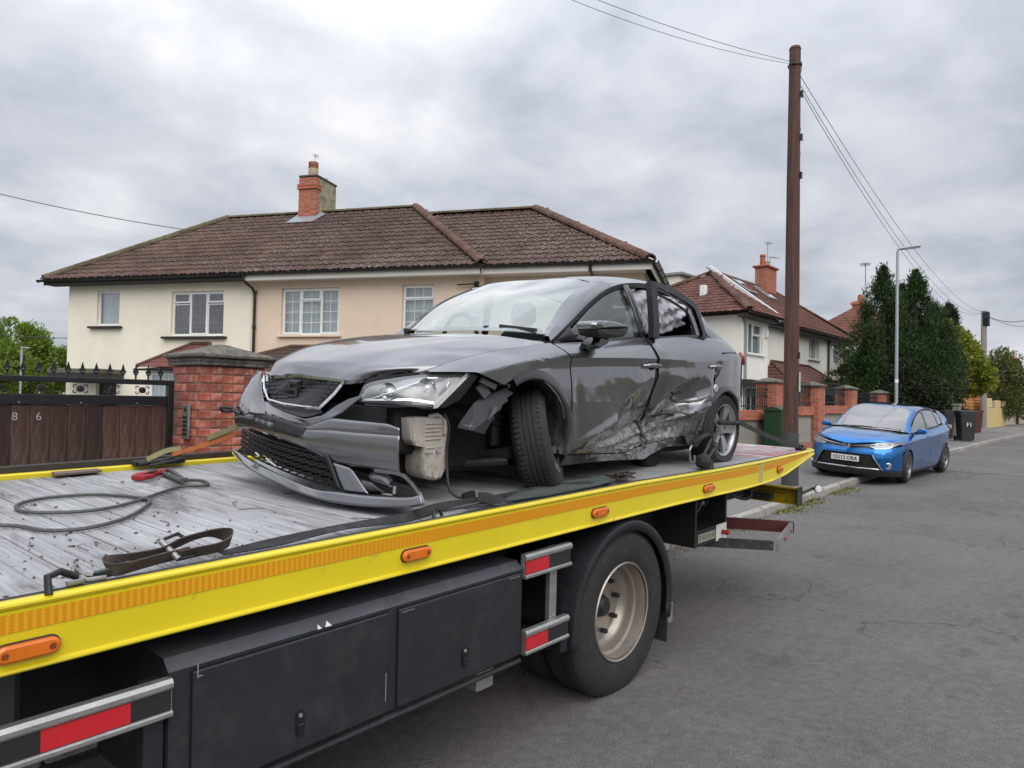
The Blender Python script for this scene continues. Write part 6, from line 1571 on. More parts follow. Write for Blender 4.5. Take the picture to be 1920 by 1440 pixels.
PAINT = car_paint('grey_metallic_paint', (.205, .206, .218), metal=.88, rough=.20); PAINTD = car_paint('scraped_grey_paint', (.205, .206, .218), metal=.88, rough=.20, damage=True)
PLAS = material('black_trim', (.018, .018, .020), .5, var=.2, scale=12, bump=.05, bscale=200)
PLASG = material('gloss_black', (.010, .010, .012), .12, coat=.5)
VOID = material('engine_bay_black', (.008, .008, .009), .85, var=.6, scale=8, bump=.5)
CHROME = material('chrome', (.78, .78, .80), .07, metal=1.0, var=.02)
SILV = material('alloy_silver', (.44, .45, .47), .3, metal=.75, var=.1, scale=12, c2=(.16, .15, .14), c2lo=.62, c2hi=.8)
CGLASS = glass_mat('car_glass', (.70, .80, .76), .008, (.30, .36, .34), 1.55, .10)
WSGLASS = glass_mat('windscreen_glass', (.60, .72, .69), .01, (.44, .52, .50), 1.75, .30)  # milky haze paints the sky's reflection, and the airbag behind, into the glass
TYRE = RUBBER

plan = smooth_tab([(.0, .62), (.30, .765), (.45, .815), (.62, .850), (.80, .878), (.95, .884), (1.3, .874), (1.8, .878), (2.4, .885), (3.0, .890), (3.5, .893), (3.72, .872), (3.88, .80), (3.98, .69), (4.05, .55)])
belt = smooth_tab([(.30, .712), (.36, .728), (.47, .768), (.62, .812), (.80, .848), (.95, .872), (1.15, .898), (1.30, .914), (1.76, .948), (2.4, .996), (3.24, 1.046), (3.6, 1.03), (3.9, .95), (4.05, .90)])
crease = smooth_tab([(.3, .66), (.6, .73), (.95, .800), (1.3, .821), (2.2, .846), (2.8, .850), (3.3, .872), (3.6, .895), (4.05, .84)])
HP = [(.10, -.085), (.18, -.070), (.25, -.050), (.35, -.028), (.45, -.011), (.55, 0), (.66, -.002), (.76, -.012), (.80, -.017)]
def side_v(u, z):
    zc_, zb_ = crease(u), belt(u); pv = plan(u)
    if z <= zc_:
        t_ = max(0, (z - zc_ + .060) / .060); am = interp([(.90, 0), (1.12, 1), (2.3, 1), (2.85, 0)], u)
        return pv + am * (interp(HP, min(z, zc_ - .060)) * (1 - t_) - .004 * (1 - t_) * (t_ > 0)) + (1 - am) * (interp(HP, min(z, .60)) * (1 - t_))
    t_ = min(1.3, (z - zc_) / max(.02, zb_ - zc_)); return pv - .006 * min(1, t_ * 6) - .112 * t_ ** 1.45
def cone(u, z, cu_, cz_, ru, rz, d, p=1.0, rot=0):
    a = (u - cu_) * cos(rot) + (z - cz_) * sin(rot); c = -(u - cu_) * sin(rot) + (z - cz_) * cos(rot)
    q = 1 - sqrt((a / ru) ** 2 + (c / rz) ** 2); return d * max(0, q) ** p
def wob(u, z, k): return sin(u * 9.1 * k + z * 5.3 * k + 1.3) * .5 + sin(u * 17.7 * k - z * 13.1 * k) * .3 + sin(u * 31 * k + z * 27 * k + 2) * .2
def dent(u, z):
    d = cone(u, z, 2.48, .37, .62, .36, .165, 1.0)                 # main blow between the doors
    d += cone(u, z, 2.02, .50, .46, .20, .040, 1.2, -.25)         # shallow dish in the front door
    d += cone(u, z, 2.78, .57, .32, .13, .115, .9, .30)           # folded hollow in the rear door
    d -= cone(u, z, 2.86, .455, .30, .045, .050, 1.0, .22)        # ridge under it
    d += cone(u, z, 2.40, .66, .10, .34, .035, 1.0, .08)          # crushed pillar line
    d -= cone(u, z, 1.66, .36, .30, .05, .022, 1.0, .32)          # raised crease low in the front door
    d += cone(u, z, 1.44, .50, .06, .26, .018, 1.0, .18)
    d += cone(u, z, 3.22, .66, .10, .20, .045, 1.0, -.15)         # buckle before the rear arch
    d -= cone(u, z, 3.10, .58, .12, .25, .018, 1.0, -.15)
    k = max(0, 1 - sqrt(((u - 2.45) / .62) ** 2 + ((z - .34) / .22) ** 2))
    d += k * .026 * (abs(wob(u, z, 2.3)) - .35) + k * .010 * wob(u, z, 5.1)
    d -= cone(u, z, 2.20, .315, .62, .022, .022, .8, .10) + cone(u, z, 2.34, .262, .55, .018, .018, .8, .04) + cone(u, z, 2.62, .40, .34, .020, .026, .8, .38)
    d += cone(u, z, 2.05, .36, .55, .030, .020, .8, .14) + cone(u, z, 2.72, .47, .28, .05, .040, 1.0, .42) - cone(u, z, 2.60, .53, .30, .018, .022, .8, .55)
    k2 = max(0, 1 - sqrt(((u - 2.3) / 1.0) ** 2 + ((z - .55) / .36) ** 2)); d += k2 * .006 * wob(u, z, 1.5)
    return d
def coons(bot, top, left, right, nu, nz):
    b_, t_ = polyres(bot, nu), polyres(top, nu); l_, r_ = polyres(left, nz), polyres(right, nz)
    G = np.zeros((nz + 1, nu + 1, 2))
    for j in range(nz + 1):
        for i in range(nu + 1):
            s_, q = i / nu, j / nz
            G[j, i] = (1 - q) * b_[i] + q * t_[i] + (1 - s_) * l_[j] + s_ * r_[j] - ((1 - s_) * (1 - q) * b_[0] + s_ * (1 - q) * b_[-1] + (1 - s_) * q * t_[0] + s_ * q * t_[-1])
    return G
def side_panel(name, bot, top, left, right, nu, nz, mat, sgn=1, dm=True, hem=.014, off=0.0, parent=None, sv=None):
    G = coons(bot, top, left, right, nu, nz); b = MB(); f = sv or side_v; cf = bcrease if sv else crease
    jc = int(round(.80 * nz)); jl = jc - max(2, int(round(nz * .075)))
    for i in range(nu + 1):                       # rows follow the shoulder crease
        z0_, z1_, zc_ = G[0, i, 1], G[nz, i, 1], cf(G[jc, i, 0])
        w_ = max(0, min(1, (zc_ - z0_ - .06) / .25, (z1_ - zc_ - .01) / .03))
        if w_ > 0:
            zz = G[:, i, 1].copy(); tl_ = zc_ - (.060 if not sv else .12); tl_ = max(tl_, zz[0] + .01)
            G[:, i, 1] = zz * (1 - w_) + w_ * np.interp(zz, [zz[0], zz[jl], zz[jc], zz[nz]], [zz[0], tl_, zc_, zz[nz]])
    rows = []
    for j in range(nz + 1):
        row = []
        for i in range(nu + 1):
            u, z = G[j, i]; v = f(u, z) + off - (dent(u, z) if dm else 0); row.append((u, -sgn * v, z + (LEAN * .75 if sgn < 0 and not sv else 0)))
        rows.append(row)
    b.grid(rows)
    # turned-in hem all round gives the shut lines their depth
    def inn(p, q): return (p[0], p[1] + sgn * hem, p[2])
    for edge in (rows[0], rows[-1], [r_[0] for r_ in rows], [r_[-1] for r_ in rows]):
        b.grid([edge, [inn(p, 0) for p in edge]])
    return b.build(name, mat, parent or CAR, smooth=True, auto=28, fix=False)

DL = [(1.375, .243), (1.350, .40), (1.346, .574), (1.338, .74), (1.334, .821), (1.300, .880), (1.283, .912)]
DM = [(2.355, .235), (2.375, .36), (2.385, .52), (2.385, .672), (2.366, .784), (2.335, .90), (2.325, .990)]
RL = [(a + .008, z) for a, z in DM]
RR = [(2.985, .285), (3.02, .40), (3.09, .53), (3.19, .66), (3.28, .80), (3.315, .93), (3.30, 1.046)]
def curve_belt(a, c, n=8, d=0.0): return [(a + (c - a) * i / n, belt(a + (c - a) * i / n) + d) for i in range(n + 1)]
for sgn, dm, mt in ((1, True, PAINTD), (-1, False, PAINT)):
    lbl = None
    o = side_panel('front_door', [(1.379, .243), (1.8, .222), (2.1, .205), (2.351, .235)], curve_belt(1.288, 2.321), [(u + .006, z) for u, z in DL], [(u - .006, z) for u, z in DM], 84, 54, mt, sgn, dm)
    if dm: o['label'] = 'front door scraped and dented towards its lower rear corner'
    o = side_panel('rear_door', [(2.363, .235), (2.6, .25), (2.8, .27), (2.98, .285)], curve_belt(2.333, 3.296), RL, RR, 72, 54, mt, sgn, dm, off=.012 if dm else 0)
    if dm: o['label'] = 'rear door crushed inwards with torn folded metal'
    # wing: below the bonnet line, cut by headlamp and wheel arch
    fb_ = [(.372, .724), (.45, .727), (.565, .728), (.64, .70), (.74, .664), (.79, .688), (.85, .706), (.93, .714), (1.02, .700), (1.10, .668), (1.18, .615), (1.25, .54), (1.305, .45), (1.345, .34), (1.367, .243)]
    ft_ = [(.366, .729)] + curve_belt(.40, 1.278, 12)
    side_panel('front_wing', fb_, ft_, [(.372, .724), (.366, .729)], [(u - .006, z) for u, z in DL], 70, 26, PAINT, sgn, False)
    # quarter panel round the rear arch
    qb = [(2.991, .285), (3.06, .30), (3.10, .345), (3.135, .44), (3.20, .53), (3.29, .595), (3.39, .622), (3.50, .612), (3.60, .565), (3.68, .47), (3.715, .365), (3.735, .25), (3.85, .24), (3.97, .25)]
    qt = curve_belt(3.306, 3.99, 8)
    side_panel('rear_quarter', qb, qt, [(u + .006, z) for u, z in RR], [(3.97, .25), (3.985, .5), (3.99, .75), (3.99, .93)], 60, 40, PAINT, sgn, False)
    # sill
    o = side_panel('sill', [(1.36, .175), (1.9, .165), (2.4, .13 if dm else .17), (2.7, .20 if dm else .17), (3.05, .20)], [(1.385, .236), (1.8, .214), (2.1, .197), (2.4, .227), (2.7, .25), (3.03, .29)], [(1.36, .175), (1.385, .236)], [(3.05, .20), (3.03, .29)], 70, 8, mt, sgn, dm, off=-.006)
# turned arch edges and flares: body paint with its dark reflection put into the colour
def arch(cu_, cz_, r0, a0, a1, nm, sgn, mat, w_=.050, dv=.004, n=40, sq=1.0):
    rows = []
    for i in range(n + 1):
        a = radians(a0 + (a1 - a0) * i / n); row = []
        for rr_, dd in ((r0 + w_, .002), (r0 + w_ * .4, dv + .006), (r0, dv + .004), (r0 - .008, dv - .01), (r0 - .012, -.10), (r0 - .012, -.42)):
            u, z = cu_ + rr_ * cos(a), cz_ + rr_ * sin(a) * sq; row.append((u, -sgn * (side_v(u, max(.15, min(z, .72))) + dd), z))
        rows.append(row)
    return MB().grid(rows).build(nm, mat, CAR, smooth=True, auto=40, fix=False)
FLARE = material('arch_dark_reflection', (.030, .031, .036), .28, metal=.3, coat=.8, var=.05)
for sgn in (1, -1):
    arch(.985, .335, .345, 176 if sgn < 0 else 118, -14, 'wheel_arch_edge', sgn, FLARE, sq=1.05)
    arch(3.41, .30, .305, 190, -12, 'wheel_arch_edge', sgn, FLARE, w_=.042, sq=1.04)

# roof rail curve and greenhouse
railv = smooth_tab([(1.28, .752), (1.45, .720), (1.6, .695), (1.8, .668), (2.1, .640), (2.4, .622), (2.7, .612), (3.0, .605), (3.2, .604), (3.37, .612), (3.50, .635), (3.62, .672), (3.80, .735), (3.95, .74)])
railz = smooth_tab([(1.28, .918), (1.45, 1.005), (1.6, 1.088), (1.8, 1.205), (2.0, 1.302), (2.15, 1.352), (2.4, 1.396), (2.7, 1.410), (3.0, 1.385), (3.2, 1.345), (3.37, 1.285), (3.50, 1.185), (3.62, 1.085), (3.80, .985), (3.95, .93)])
def gh(u, q, dv=0.0, sgn=1):
    """greenhouse skin: q=0 at the belt, 1 at the roof rail"""
    zb_ = belt(u); vb_ = side_v(u, zb_) - .004
    z = zb_ + (railz(u) - zb_) * q; v = vb_ + (railv(u) - vb_) * q + .018 * sin(pi * q) + dv
    return (u, -sgn * v, z + (LEAN * .7 if sgn < 0 else 0))
wsb = [(1.10, 0, .986), (1.13, .25, .985), (1.20, .47, .982), (1.335, .655, .965)]
wst = [(2.02, 0, 1.418), (2.01, .2, 1.415), (1.985, .40, 1.398), (1.935, .560, 1.357)]
def lerp3(a, c, t_): return tuple(a[i] + (c[i] - a[i]) * t_ for i in range(3))
def mirror_row(r_): return [(u, -v, z + LEAN * v) for u, v, z in r_[:0:-1]] + r_
wm = [tuple(np.array(lerp3(a, c, .5)) + np.array([-.03, 0, .035])) for a, c in zip(wsb, wst)]
ws_net = [mirror_row(wsb), mirror_row(wm), mirror_row(wst)]
G = net([Cs(r_) for r_ in ws_net], 20, 36)
MB().grid(G).build('windscreen', WSGLASS, CAR, smooth=True, fix=False)
# black border round the screen
def band(rows_, mat, nm, dz=.002): return MB().grid([[(p[0] - dz, p[1], p[2] + dz) for p in r_] for r_ in rows_]).build(nm, mat, CAR, smooth=True, fix=False)
band([G[0], [tuple(np.array(a) * .94 + np.array(c) * .06) for a, c in zip(G[0], G[2])]], PLASG, 'screen_border')
# pillars: between screen edge and rail
for sgn in (1, -1):
    rows = []
    for i in range(17):
        t_ = i / 16; j = int(round(t_ * 20)); e_ = G[j][-1 if sgn > 0 else 0]
        e_ = np.array(G[int(t_ * 20)][-1 if sgn > 0 else 0]); u = 1.285 + (2.12 - 1.285) * t_
        r_ = np.array(gh(u, 1, 0, sgn)); m_ = (e_ + r_) / 2 + np.array([-.012, -sgn * .016, .022])
        rows.append([tuple(e_ + np.array([.004, 0, -.012])), tuple(e_ + np.array([-.004, 0, .004])), tuple(m_), tuple(r_), tuple(r_ + np.array([.01, sgn * .03, -.01]))])
    MB().grid(rows).build('windscreen_pillar', PAINT, CAR, smooth=True, auto=60, fix=False)
# roof
rf_rows = []
for u, zc_, in ((0, 1.418), (2.20, 1.456), (2.45, 1.486), (2.75, 1.500), (3.05, 1.488), (3.30, 1.455), (3.50, 1.41), (3.66, 1.365)):
    if u == 0:
        r_ = [wst[0], wst[1], wst[2], (1.955, .545, 1.366), (2.10, railv(2.1), railz(2.1) + .002)]
    else:
        ur = u - .0 if u < 3.3 else u - (u - 3.3) * .5
        r_ = [(u, 0, zc_), (u, .26, zc_ - .008), (u - .01 * (u > 3), .45, zc_ - .030), (ur, .555, zc_ - .062 if u < 3.3 else railz(ur) + .04), (ur, railv(ur), railz(ur) + .002)]
    rf_rows.append(mirror_row(r_))
RFG = net([Cs(r_) for r_ in rf_rows], 36, 40)
MB().grid(RFG).build('roof', PAINT, CAR, smooth=True, auto=60, fix=False)
MB().add([C(p) for p in ((2.75, -.03, 1.50), (2.75, .03, 1.50), (2.95, .012, 1.50), (2.95, -.012, 1.50), (2.93, .01, 1.55), (2.93, -.01, 1.55))], [(0, 1, 2, 3), (0, 1, 4, 5), (1, 2, 4), (0, 3, 5), (2, 3, 5, 4)]).build('roof_aerial', PLAS, CAR, fix=False)
# C pillar skin and tailgate
for sgn in (1, -1):
    rows = []
    for i in range(15):
        u = 3.20 + (3.95 - 3.20) * i / 14; rows.append([gh(u, q, 0.002, sgn) for q in np.linspace(0 if u > 3.28 else .55, 1, 9)])
    MB().grid(rows).build('rear_pillar', PAINT, CAR, smooth=True, auto=60, fix=False)
tg = [mirror_row([(3.66, 0, 1.365), (3.66, .3, 1.35), (3.50, .56, 1.30), (3.50, .633, 1.19)]), mirror_row([(3.86, 0, 1.12), (3.85, .35, 1.11), (3.76, .62, 1.06), (3.70, .69, 1.03)]),
      mirror_row([(4.02, 0, .93), (4.01, .38, .93), (3.96, .62, .92), (3.90, .735, .94)]), mirror_row([(4.08, 0, .62), (4.07, .4, .62), (4.02, .62, .62), (3.97, .70, .62)]), mirror_row([(4.09, 0, .25), (4.08, .4, .25), (4.02, .62, .25), (3.96, .70, .25)])]
MB().grid(net([Cs(r_) for r_ in tg], 20, 16)).build('tailgate', PAINT, CAR, smooth=True, fix=False)
for sgn in (1, -1):
    b = MB(); P = [[(3.83, .80, .94), (3.90, .76, .93), (3.985, .69, .93)], [(3.85, .825, .90), (3.92, .775, .89), (4.00, .70, .88)], [(3.87, .825, .84), (3.93, .77, .835), (4.005, .69, .83)]]
    b.grid([[(u, -sgn * (v - .0), z) for u, v, z in catmull(r_, 8)] for r_ in P]); b.build('tail_lamp', material('tail_lamp_red', (.40, .03, .035), .15, coat=1), CAR, smooth=True, fix=False, solid=.02)
# glass and frames
def ghstrip(us, q0, q1, nm, mat, sgn=1, dv=0.0, n=None):
    return MB().grid([[gh(u, q, dv, sgn) for q in np.linspace(q0(u) if callable(q0) else q0, q1(u) if callable(q1) else q1, 5)] for u in us]).build(nm, mat, CAR, smooth=True, fix=False)
for sgn in (1, -1):
    ghstrip(np.linspace(1.52, 2.30, 24), .03, lambda u: max(.04, 1 - .035 / max(.05, railz(u) - belt(u))), 'front_side_window', CGLASS, sgn, -.012)
    ghstrip(np.linspace(1.30, 1.515, 8), .0, lambda u: 1 - .012 / max(.03, railz(u) - belt(u)), 'corner_panel', PLAS, sgn, -.004)
    # window frame rubber along the rail and belt
    path = [gh(u, 1, .000, sgn) for u in np.linspace(1.30, 2.36, 30)]
    MB().tube([(p[0], p[1] + sgn * .004, p[2] - .012) for p in path], .015, 6, flat=(.014, .030)).build('window_seal', PLAS, CAR, smooth=True)
    MB().tube([gh(u, 0, .006, sgn) for u in np.linspace(1.30, 2.33, 20)], .012, flat=(.014, .016)).build('belt_moulding', PLASG, CAR, smooth=True)
    def post(u0, u1, w_, nm, dv=0.0, mt=PLASG):
        a = [gh(u0 + (u1 - u0) * q, q, dv, sgn) for q in np.linspace(0, .97, 8)]; c = [gh(u0 + w_ + (u1 - u0) * q, q, dv, sgn) for q in np.linspace(0, .97, 8)]
        return MB().grid([a, c]).build(nm, mt, CAR, smooth=True, fix=False, solid=.012)
    post(2.270, 2.215, .070, 'door_pillar_trim', .004)
    if sgn < 0:
        ghstrip(np.linspace(2.29, 3.34, 20), .03, lambda u: max(.04, 1 - .035 / max(.05, railz(u) - belt(u))), 'rear_side_window', CGLASS, sgn, -.012)
        MB().tube([(p[0], p[1] - .004, p[2] - .012) for p in [gh(u, 1, 0, sgn) for u in np.linspace(2.36, 3.35, 20)]], .015, flat=(.014, .03)).build('window_seal', PLAS, CAR)
MB().tube([(p[0], p[1] + .012, p[2] - .014) for p in [gh(u, 1, 0, 1) for u in np.linspace(2.36, 3.34, 24)]], .02, flat=(.03, .034)).build('roof_aperture_seal', PLAS, CAR, smooth=True)
b = MB(); a_ = [gh(u, q, -.02, 1) for u, q in zip(np.linspace(3.18, 3.33, 8), np.linspace(.92, .02, 8))]; c_ = [gh(u, q, -.02, 1) for u, q in zip(np.linspace(3.30, 3.40, 8), np.linspace(.96, .02, 8))]
b.grid([a_, c_]).build('rear_aperture_edge', PLAS, CAR, smooth=True, fix=False, solid=.02)
# rear door window frame, sprung outwards from the body
fp = [(2.374, 0.8, 0.995), (2.384, 0.79, 1.124), (2.389, 0.77, 1.276), (2.402, 0.75, 1.392)]
ft = [(2.402, 0.75, 1.4), (2.536, 0.755, 1.399), (2.7, 0.76, 1.376), (2.89, 0.77, 1.334), (3.021, 0.775, 1.292), (3.067, 0.78, 1.242), (3.124, 0.79, 1.15), (3.174, 0.8, 1.043)]
fr_ = thing('rear_door_frame', 'x', 'x', (0, 0, 0)); del fr_['label']; del fr_['category']; fr_.parent = CAR; fr_['label'] = 'black window frame of the rear door sprung away from the roof'
b = MB(); P = [Vector(C(p)) + Vector((.028, 0, 0)) for p in fp]
b.tube(P, .03, flat=(.045, .078)); b.build('frame_post', PLAS, fr_, smooth=False)
b = MB(); b.tube([Vector(C(p)) + Vector((0, 0, -.016)) for p in catmull(ft, 24)], .02, flat=(.035, .040)); b.build('frame_arch', PLASG, fr_)
b = MB(); b.tube([Vector(C(p)) + Vector((-.03, .035, -.065)) for p in catmull(ft[1:], 22)], .012, flat=(.012, .016)); b.build('frame_inner_seal', PLAS, fr_)
b = MB(); b.tube([Vector(C(p)) + Vector((-.015, .018, -.040)) for p in catmull(ft[1:-2], 18)], .005, 5); b.build('bright_edge', material('bright_seal_edge', (.35, .36, .38), .25, metal=.6), fr_)
MB().tube([gh(u, 0, .010, 1) for u in np.linspace(2.40, 3.30, 16)], .012, flat=(.02, .018)).build('belt_moulding', PLASG, CAR, smooth=True)
# broken glass stub in the rear door opening
b = MB(); pts = [(3.05, .01), (3.12, .62), (3.20, .80), (3.22, .40), (3.26, .01)]
b.add([gh(u, q, .0, 1) for u, q in pts], [(0, 1, 2, 3, 4)]); b.build('broken_quarter_glass', CGLASS, CAR, fix=False)
# ---------------------------------------------------------------- bonnet
def bedge(u): return (u, side_v(u, belt(u)) - .004, belt(u) + .001)
bn_ = [[(0.06, -0.018, 0.696), (0.068, 0.181, 0.683), (0.085, 0.363, 0.67), (0.274, 0.555, 0.707), (.352, bedge(.36)[1] - .004, .726)],
       [(.103, 0, .745), (.110, .2, .740), (.138, .40, .724), (.262, .572, .738), bedge(.41)],
       [(.16, 0, .784), (.17, .2, .779), (.205, .42, .768), (.335, .587, .770), bedge(.46)],
       [(.36, 0, .862), (.37, .22, .858), (.41, .44, .850), (.50, .605, .832), bedge(.63)],
       [(.66, 0, .926), (.67, .24, .923), (.72, .46, .912), (.80, .635, .884), bedge(.90)],
       [(.97, 0, .962), (.98, .25, .960), (1.04, .48, .952), (1.14, .645, .930), bedge(1.265)]]
BG = net([Cs(mirror_row(r_)) for r_ in bn_], 40, 56)
bo = MB().grid(BG)
for e_ in (BG[0], BG[-1], [r_[0] for r_ in BG], [r_[-1] for r_ in BG]): bo.grid([e_, [(p[0] + .01, p[1] * .995, p[2] - .02) for p in e_]])
bo.build('bonnet', PAINT, CAR, smooth=True, auto=40, fix=False)
MB().grid([[(p[0] - .002, p[1], p[2] - .012) for p in BG[-1][6:-6]], [(p[0] - .01, p[1], p[2] - .03) for p in G[0][::1][:len(BG[-1][6:-6])]] if False else [(p[0] + .17, p[1] * .97, p[2] - .010) for p in BG[-1][6:-6]]]).build('scuttle', PLAS, CAR, fix=False)
# wipers
def wiper(p0, p1, p2, nm='wiper'):
    b = MB(); b.tube([C(p0), C(lerp3(p0, p1, .5)), C(p1)], .011, flat=(.02, .012)); b.tube([C(p2), C(p1), C(lerp3(p2, p1, 1.6))], .008, flat=(.012, .022)); b.lathe([(0, .02), (.022, .015), (.022, -.01)], 10, axis='Z', M=Matrix.Translation(C(p0))); return b.build(nm, PLAS, CAR)
wiper((1.16, -.42, 1.0), (1.20, -.12, 1.012), (1.20, .10, 1.008)); wiper((1.20, .30, 1.004), (1.25, .48, 1.008), (1.31, .62, .992))
MB().tube([C(p) for p in ((1.155, -.02, 1.002), (1.17, .15, 1.004), (1.20, .32, 1.006))], .006, flat=(.01, .02)).build('wiper_blade', PLAS, CAR)
# ---------------------------------------------------------------- grille
gr_out = [(0.116, -0.465, 0.697), (0.048, -0.103, 0.691), (0.04, 0.213, 0.68), (0.064, 0.401, 0.669), (0.048, 0.344, 0.605), (0.012, 0.264, 0.525), (0.0, 0.132, 0.522), (0.012, -0.093, 0.528), (0.044, -0.29, 0.542), (0.092, -0.421, 0.604)]
def ringtube(pts, r_, nm, mat, par=CAR, n=4, fl=None): return MB().tube([C(p) for p in pts], r_, 6, closed=True, flat=fl).build(nm, mat, par, smooth=True)
cgr = np.mean(np.array(gr_out), axis=0)
def scl(pts, k, du=0.0): return [tuple(cgr + (np.array(p) - cgr) * k + np.array([du, 0, 0])) for p in pts]
dense = []
for i in range(len(gr_out)):
    a, c = np.array(gr_out[i]), np.array(gr_out[(i + 1) % len(gr_out)])
    for q in (0, .25, .5, .75): dense.append(tuple(a * (1 - q) + c * q))
gri = thing('grille', 'x', 'x', (0, 0, 0)); del gri['label']; del gri['category']; gri.parent = CAR
ringtube(scl(dense, .985, -.004), .012, 'chrome_surround', CHROME, gri, fl=(.010, .014))
b = MB(); ins = [C(p) for p in scl(dense, .97, .016)]; b.add(ins, [tuple(range(len(ins)))]); b.build('grille_panel', material('grille_black', (.020, .021, .024), .45, scale=20), gri, fix=False)
# short raised louvres in rows
vmin, vmax = min(p[1] for p in gr_out), max(p[1] for p in gr_out)
zmin, zmax = min(p[2] for p in gr_out), max(p[2] for p in gr_out)
poly2 = [(p[1], p[2]) for p in scl(gr_out, .90)]
lou = MB().box(-.002, .006, -.021, .021, -.0032, .0032).mesh('louvre', material('louvre_black', (.07, .072, .08), .35, scale=20))
def plane_u(v, z):
    A_ = np.array([[p[1], p[2], 1] for p in gr_out]); s_ = np.linalg.lstsq(A_, np.array([p[0] for p in gr_out]), rcond=None)[0]; return float(s_ @ np.array([v, z, 1]))
cgl = (0.056, -0.05, 0.611)
for i in range(7):
    z = zmin + (zmax - zmin) * (i + .8) / 7.8
    for j in range(15):
        v = vmin + (vmax - vmin) * (j + .5 + (.3 if i % 2 else 0)) / 15
        if not inside(poly2, v, z): continue
        if abs(v - cgl[1]) < .075 and abs(z - cgl[2]) < .06: continue
        o = link('louvre', lou, gri); o.location = C((plane_u(v, z) + .010, v, z)); o.rotation_euler = (0, 0, 0)
gu = plane_u(cgl[1], cgl[2])
b = MB(); cx, cz2 = cgl[1], cgl[2]
b.box(gu - .002, gu + .012, -(cx + .060), -(cx - .060), cz2 - .050, cz2 + .050, bev=.008); bd = b.build('badge_recess', PLASG, gri)
b = MB()
for (y0, y1, z0, z1) in ((-.045, .045, .028, .042), (-.045, -.022, -.002, .028), (-.045, .045, -.008, .006), (.022, .045, -.040, -.008), (-.045, .045, -.044, -.030)):
    b.box(gu - .010, gu - .003, -(cx + y1), -(cx + y0), cz2 + z0, cz2 + z1, bev=.002)
b.build('badge', material('badge_black', (.035, .036, .04), .3, scale=30), gri)
b = MB()
under = [(0.1, -0.444, 0.529), (0.04, -0.138, 0.513), (0.024, 0.096, 0.508), (0.032, 0.244, 0.513)]; under2 = [(0.076, -0.401, 0.506), (0.008, -0.085, 0.488), (-0.012, 0.162, 0.468), (0.02, 0.277, 0.496)]
b.grid([[C(p) for p in catmull(under, 12)], [C(p) for p in catmull(under2, 12)]]).build('grille_lower_trim', PLAS, gri, fix=False, solid=.01)

# ---------------------------------------------------------------- torn front bumper
BU = thing('front_bumper', 'x', 'x', (0, 0, 0)); del BU['label']; del BU['category']; BU.parent = CAR; BU['label'] = 'front bumper torn away at its near end'
def linres(pts, n):
    P = np.array(pts, float); x = np.linspace(0, len(P) - 1, n + 1); return np.stack([np.interp(x, np.arange(len(P)), P[:, i]) for i in range(3)], 1)
def ruled(nm, top, bot, mat, n=30, m=6, par=None, th=.004, bulge=0.0, cm=True):
    T_ = catmull(top, n) if cm else linres(top, n); B_ = catmull(bot, n) if cm else linres(bot, n)
    rows = []
    for j in range(m + 1):
        q = j / m; rows.append([C(tuple(T_[i] * (1 - q) + B_[i] * q + np.array([-bulge * sin(pi * q), 0, 0]))) for i in range(n + 1)])
    return MB().grid(rows).build(nm, mat, par or BU, smooth=True, auto=35, fix=False, solid=th, off=0)
# shoulder below grille and headlamps running to the pointed arm
ruled('bumper_shoulder', [(0.064, -0.364, 0.536), (0.028, -0.217, 0.51), (-0.004, -0.065, 0.489), (-0.024, 0.181, 0.464), (0.004, 0.286, 0.488), (0.032, 0.351, 0.535), (0.056, 0.446, 0.579), (0.076, 0.531, 0.603)],
      [(0.008, -0.265, 0.469), (-0.016, -0.097, 0.459), (-0.028, 0.028, 0.444), (-0.02, 0.215, 0.428), (0.008, 0.364, 0.479), (0.032, 0.415, 0.506), (0.056, 0.477, 0.556), (0.076, 0.536, 0.598)], PAINT, 48, 5, cm=False)
ruled('bumper_corner', [(0.231, -0.74, 0.707), (0.198, -0.77, 0.66), (0.173, -0.8, 0.585), (0.149, -0.82, 0.515), (0.131, -0.83, 0.441)], [(0.1, -0.461, 0.7), (0.095, -0.463, 0.653), (0.08, -0.429, 0.592), (0.05, -0.339, 0.519), (-0.01, -0.167, 0.463)], PAINT, 24, 10, bulge=.012)
ruled('bumper_bar_top', [(0.06, -0.696, 0.454), (0.064, -0.492, 0.477), (-0.016, -0.098, 0.464), (-0.02, 0.215, 0.43), (0.008, 0.364, 0.479), (0.032, 0.547, 0.476), (0.056, 0.75, 0.473), (0.068, 0.821, 0.457)],
      [(0.056, -0.694, 0.422), (0.056, -0.477, 0.456), (-0.016, -0.097, 0.435), (-0.024, 0.197, 0.41), (-0.004, 0.365, 0.418), (0.024, 0.559, 0.418), (0.056, 0.751, 0.422), (0.068, 0.823, 0.422)], PAINT, 48, 3, cm=False)
ruled('bumper_bar', [(0.056, -0.694, 0.422), (0.056, -0.477, 0.456), (-0.016, -0.097, 0.435), (-0.024, 0.197, 0.41), (-0.004, 0.365, 0.418), (0.024, 0.559, 0.418), (0.056, 0.751, 0.422), (0.068, 0.823, 0.422)],
      [(0.076, -0.697, 0.356), (0.052, -0.467, 0.37), (-0.016, -0.094, 0.349), (-0.024, 0.201, 0.311), (0.0, 0.364, 0.259), (0.02, 0.527, 0.253), (0.044, 0.684, 0.249), (0.068, 0.832, 0.243)], PAINT, 56, 8, cm=False, bulge=.006)
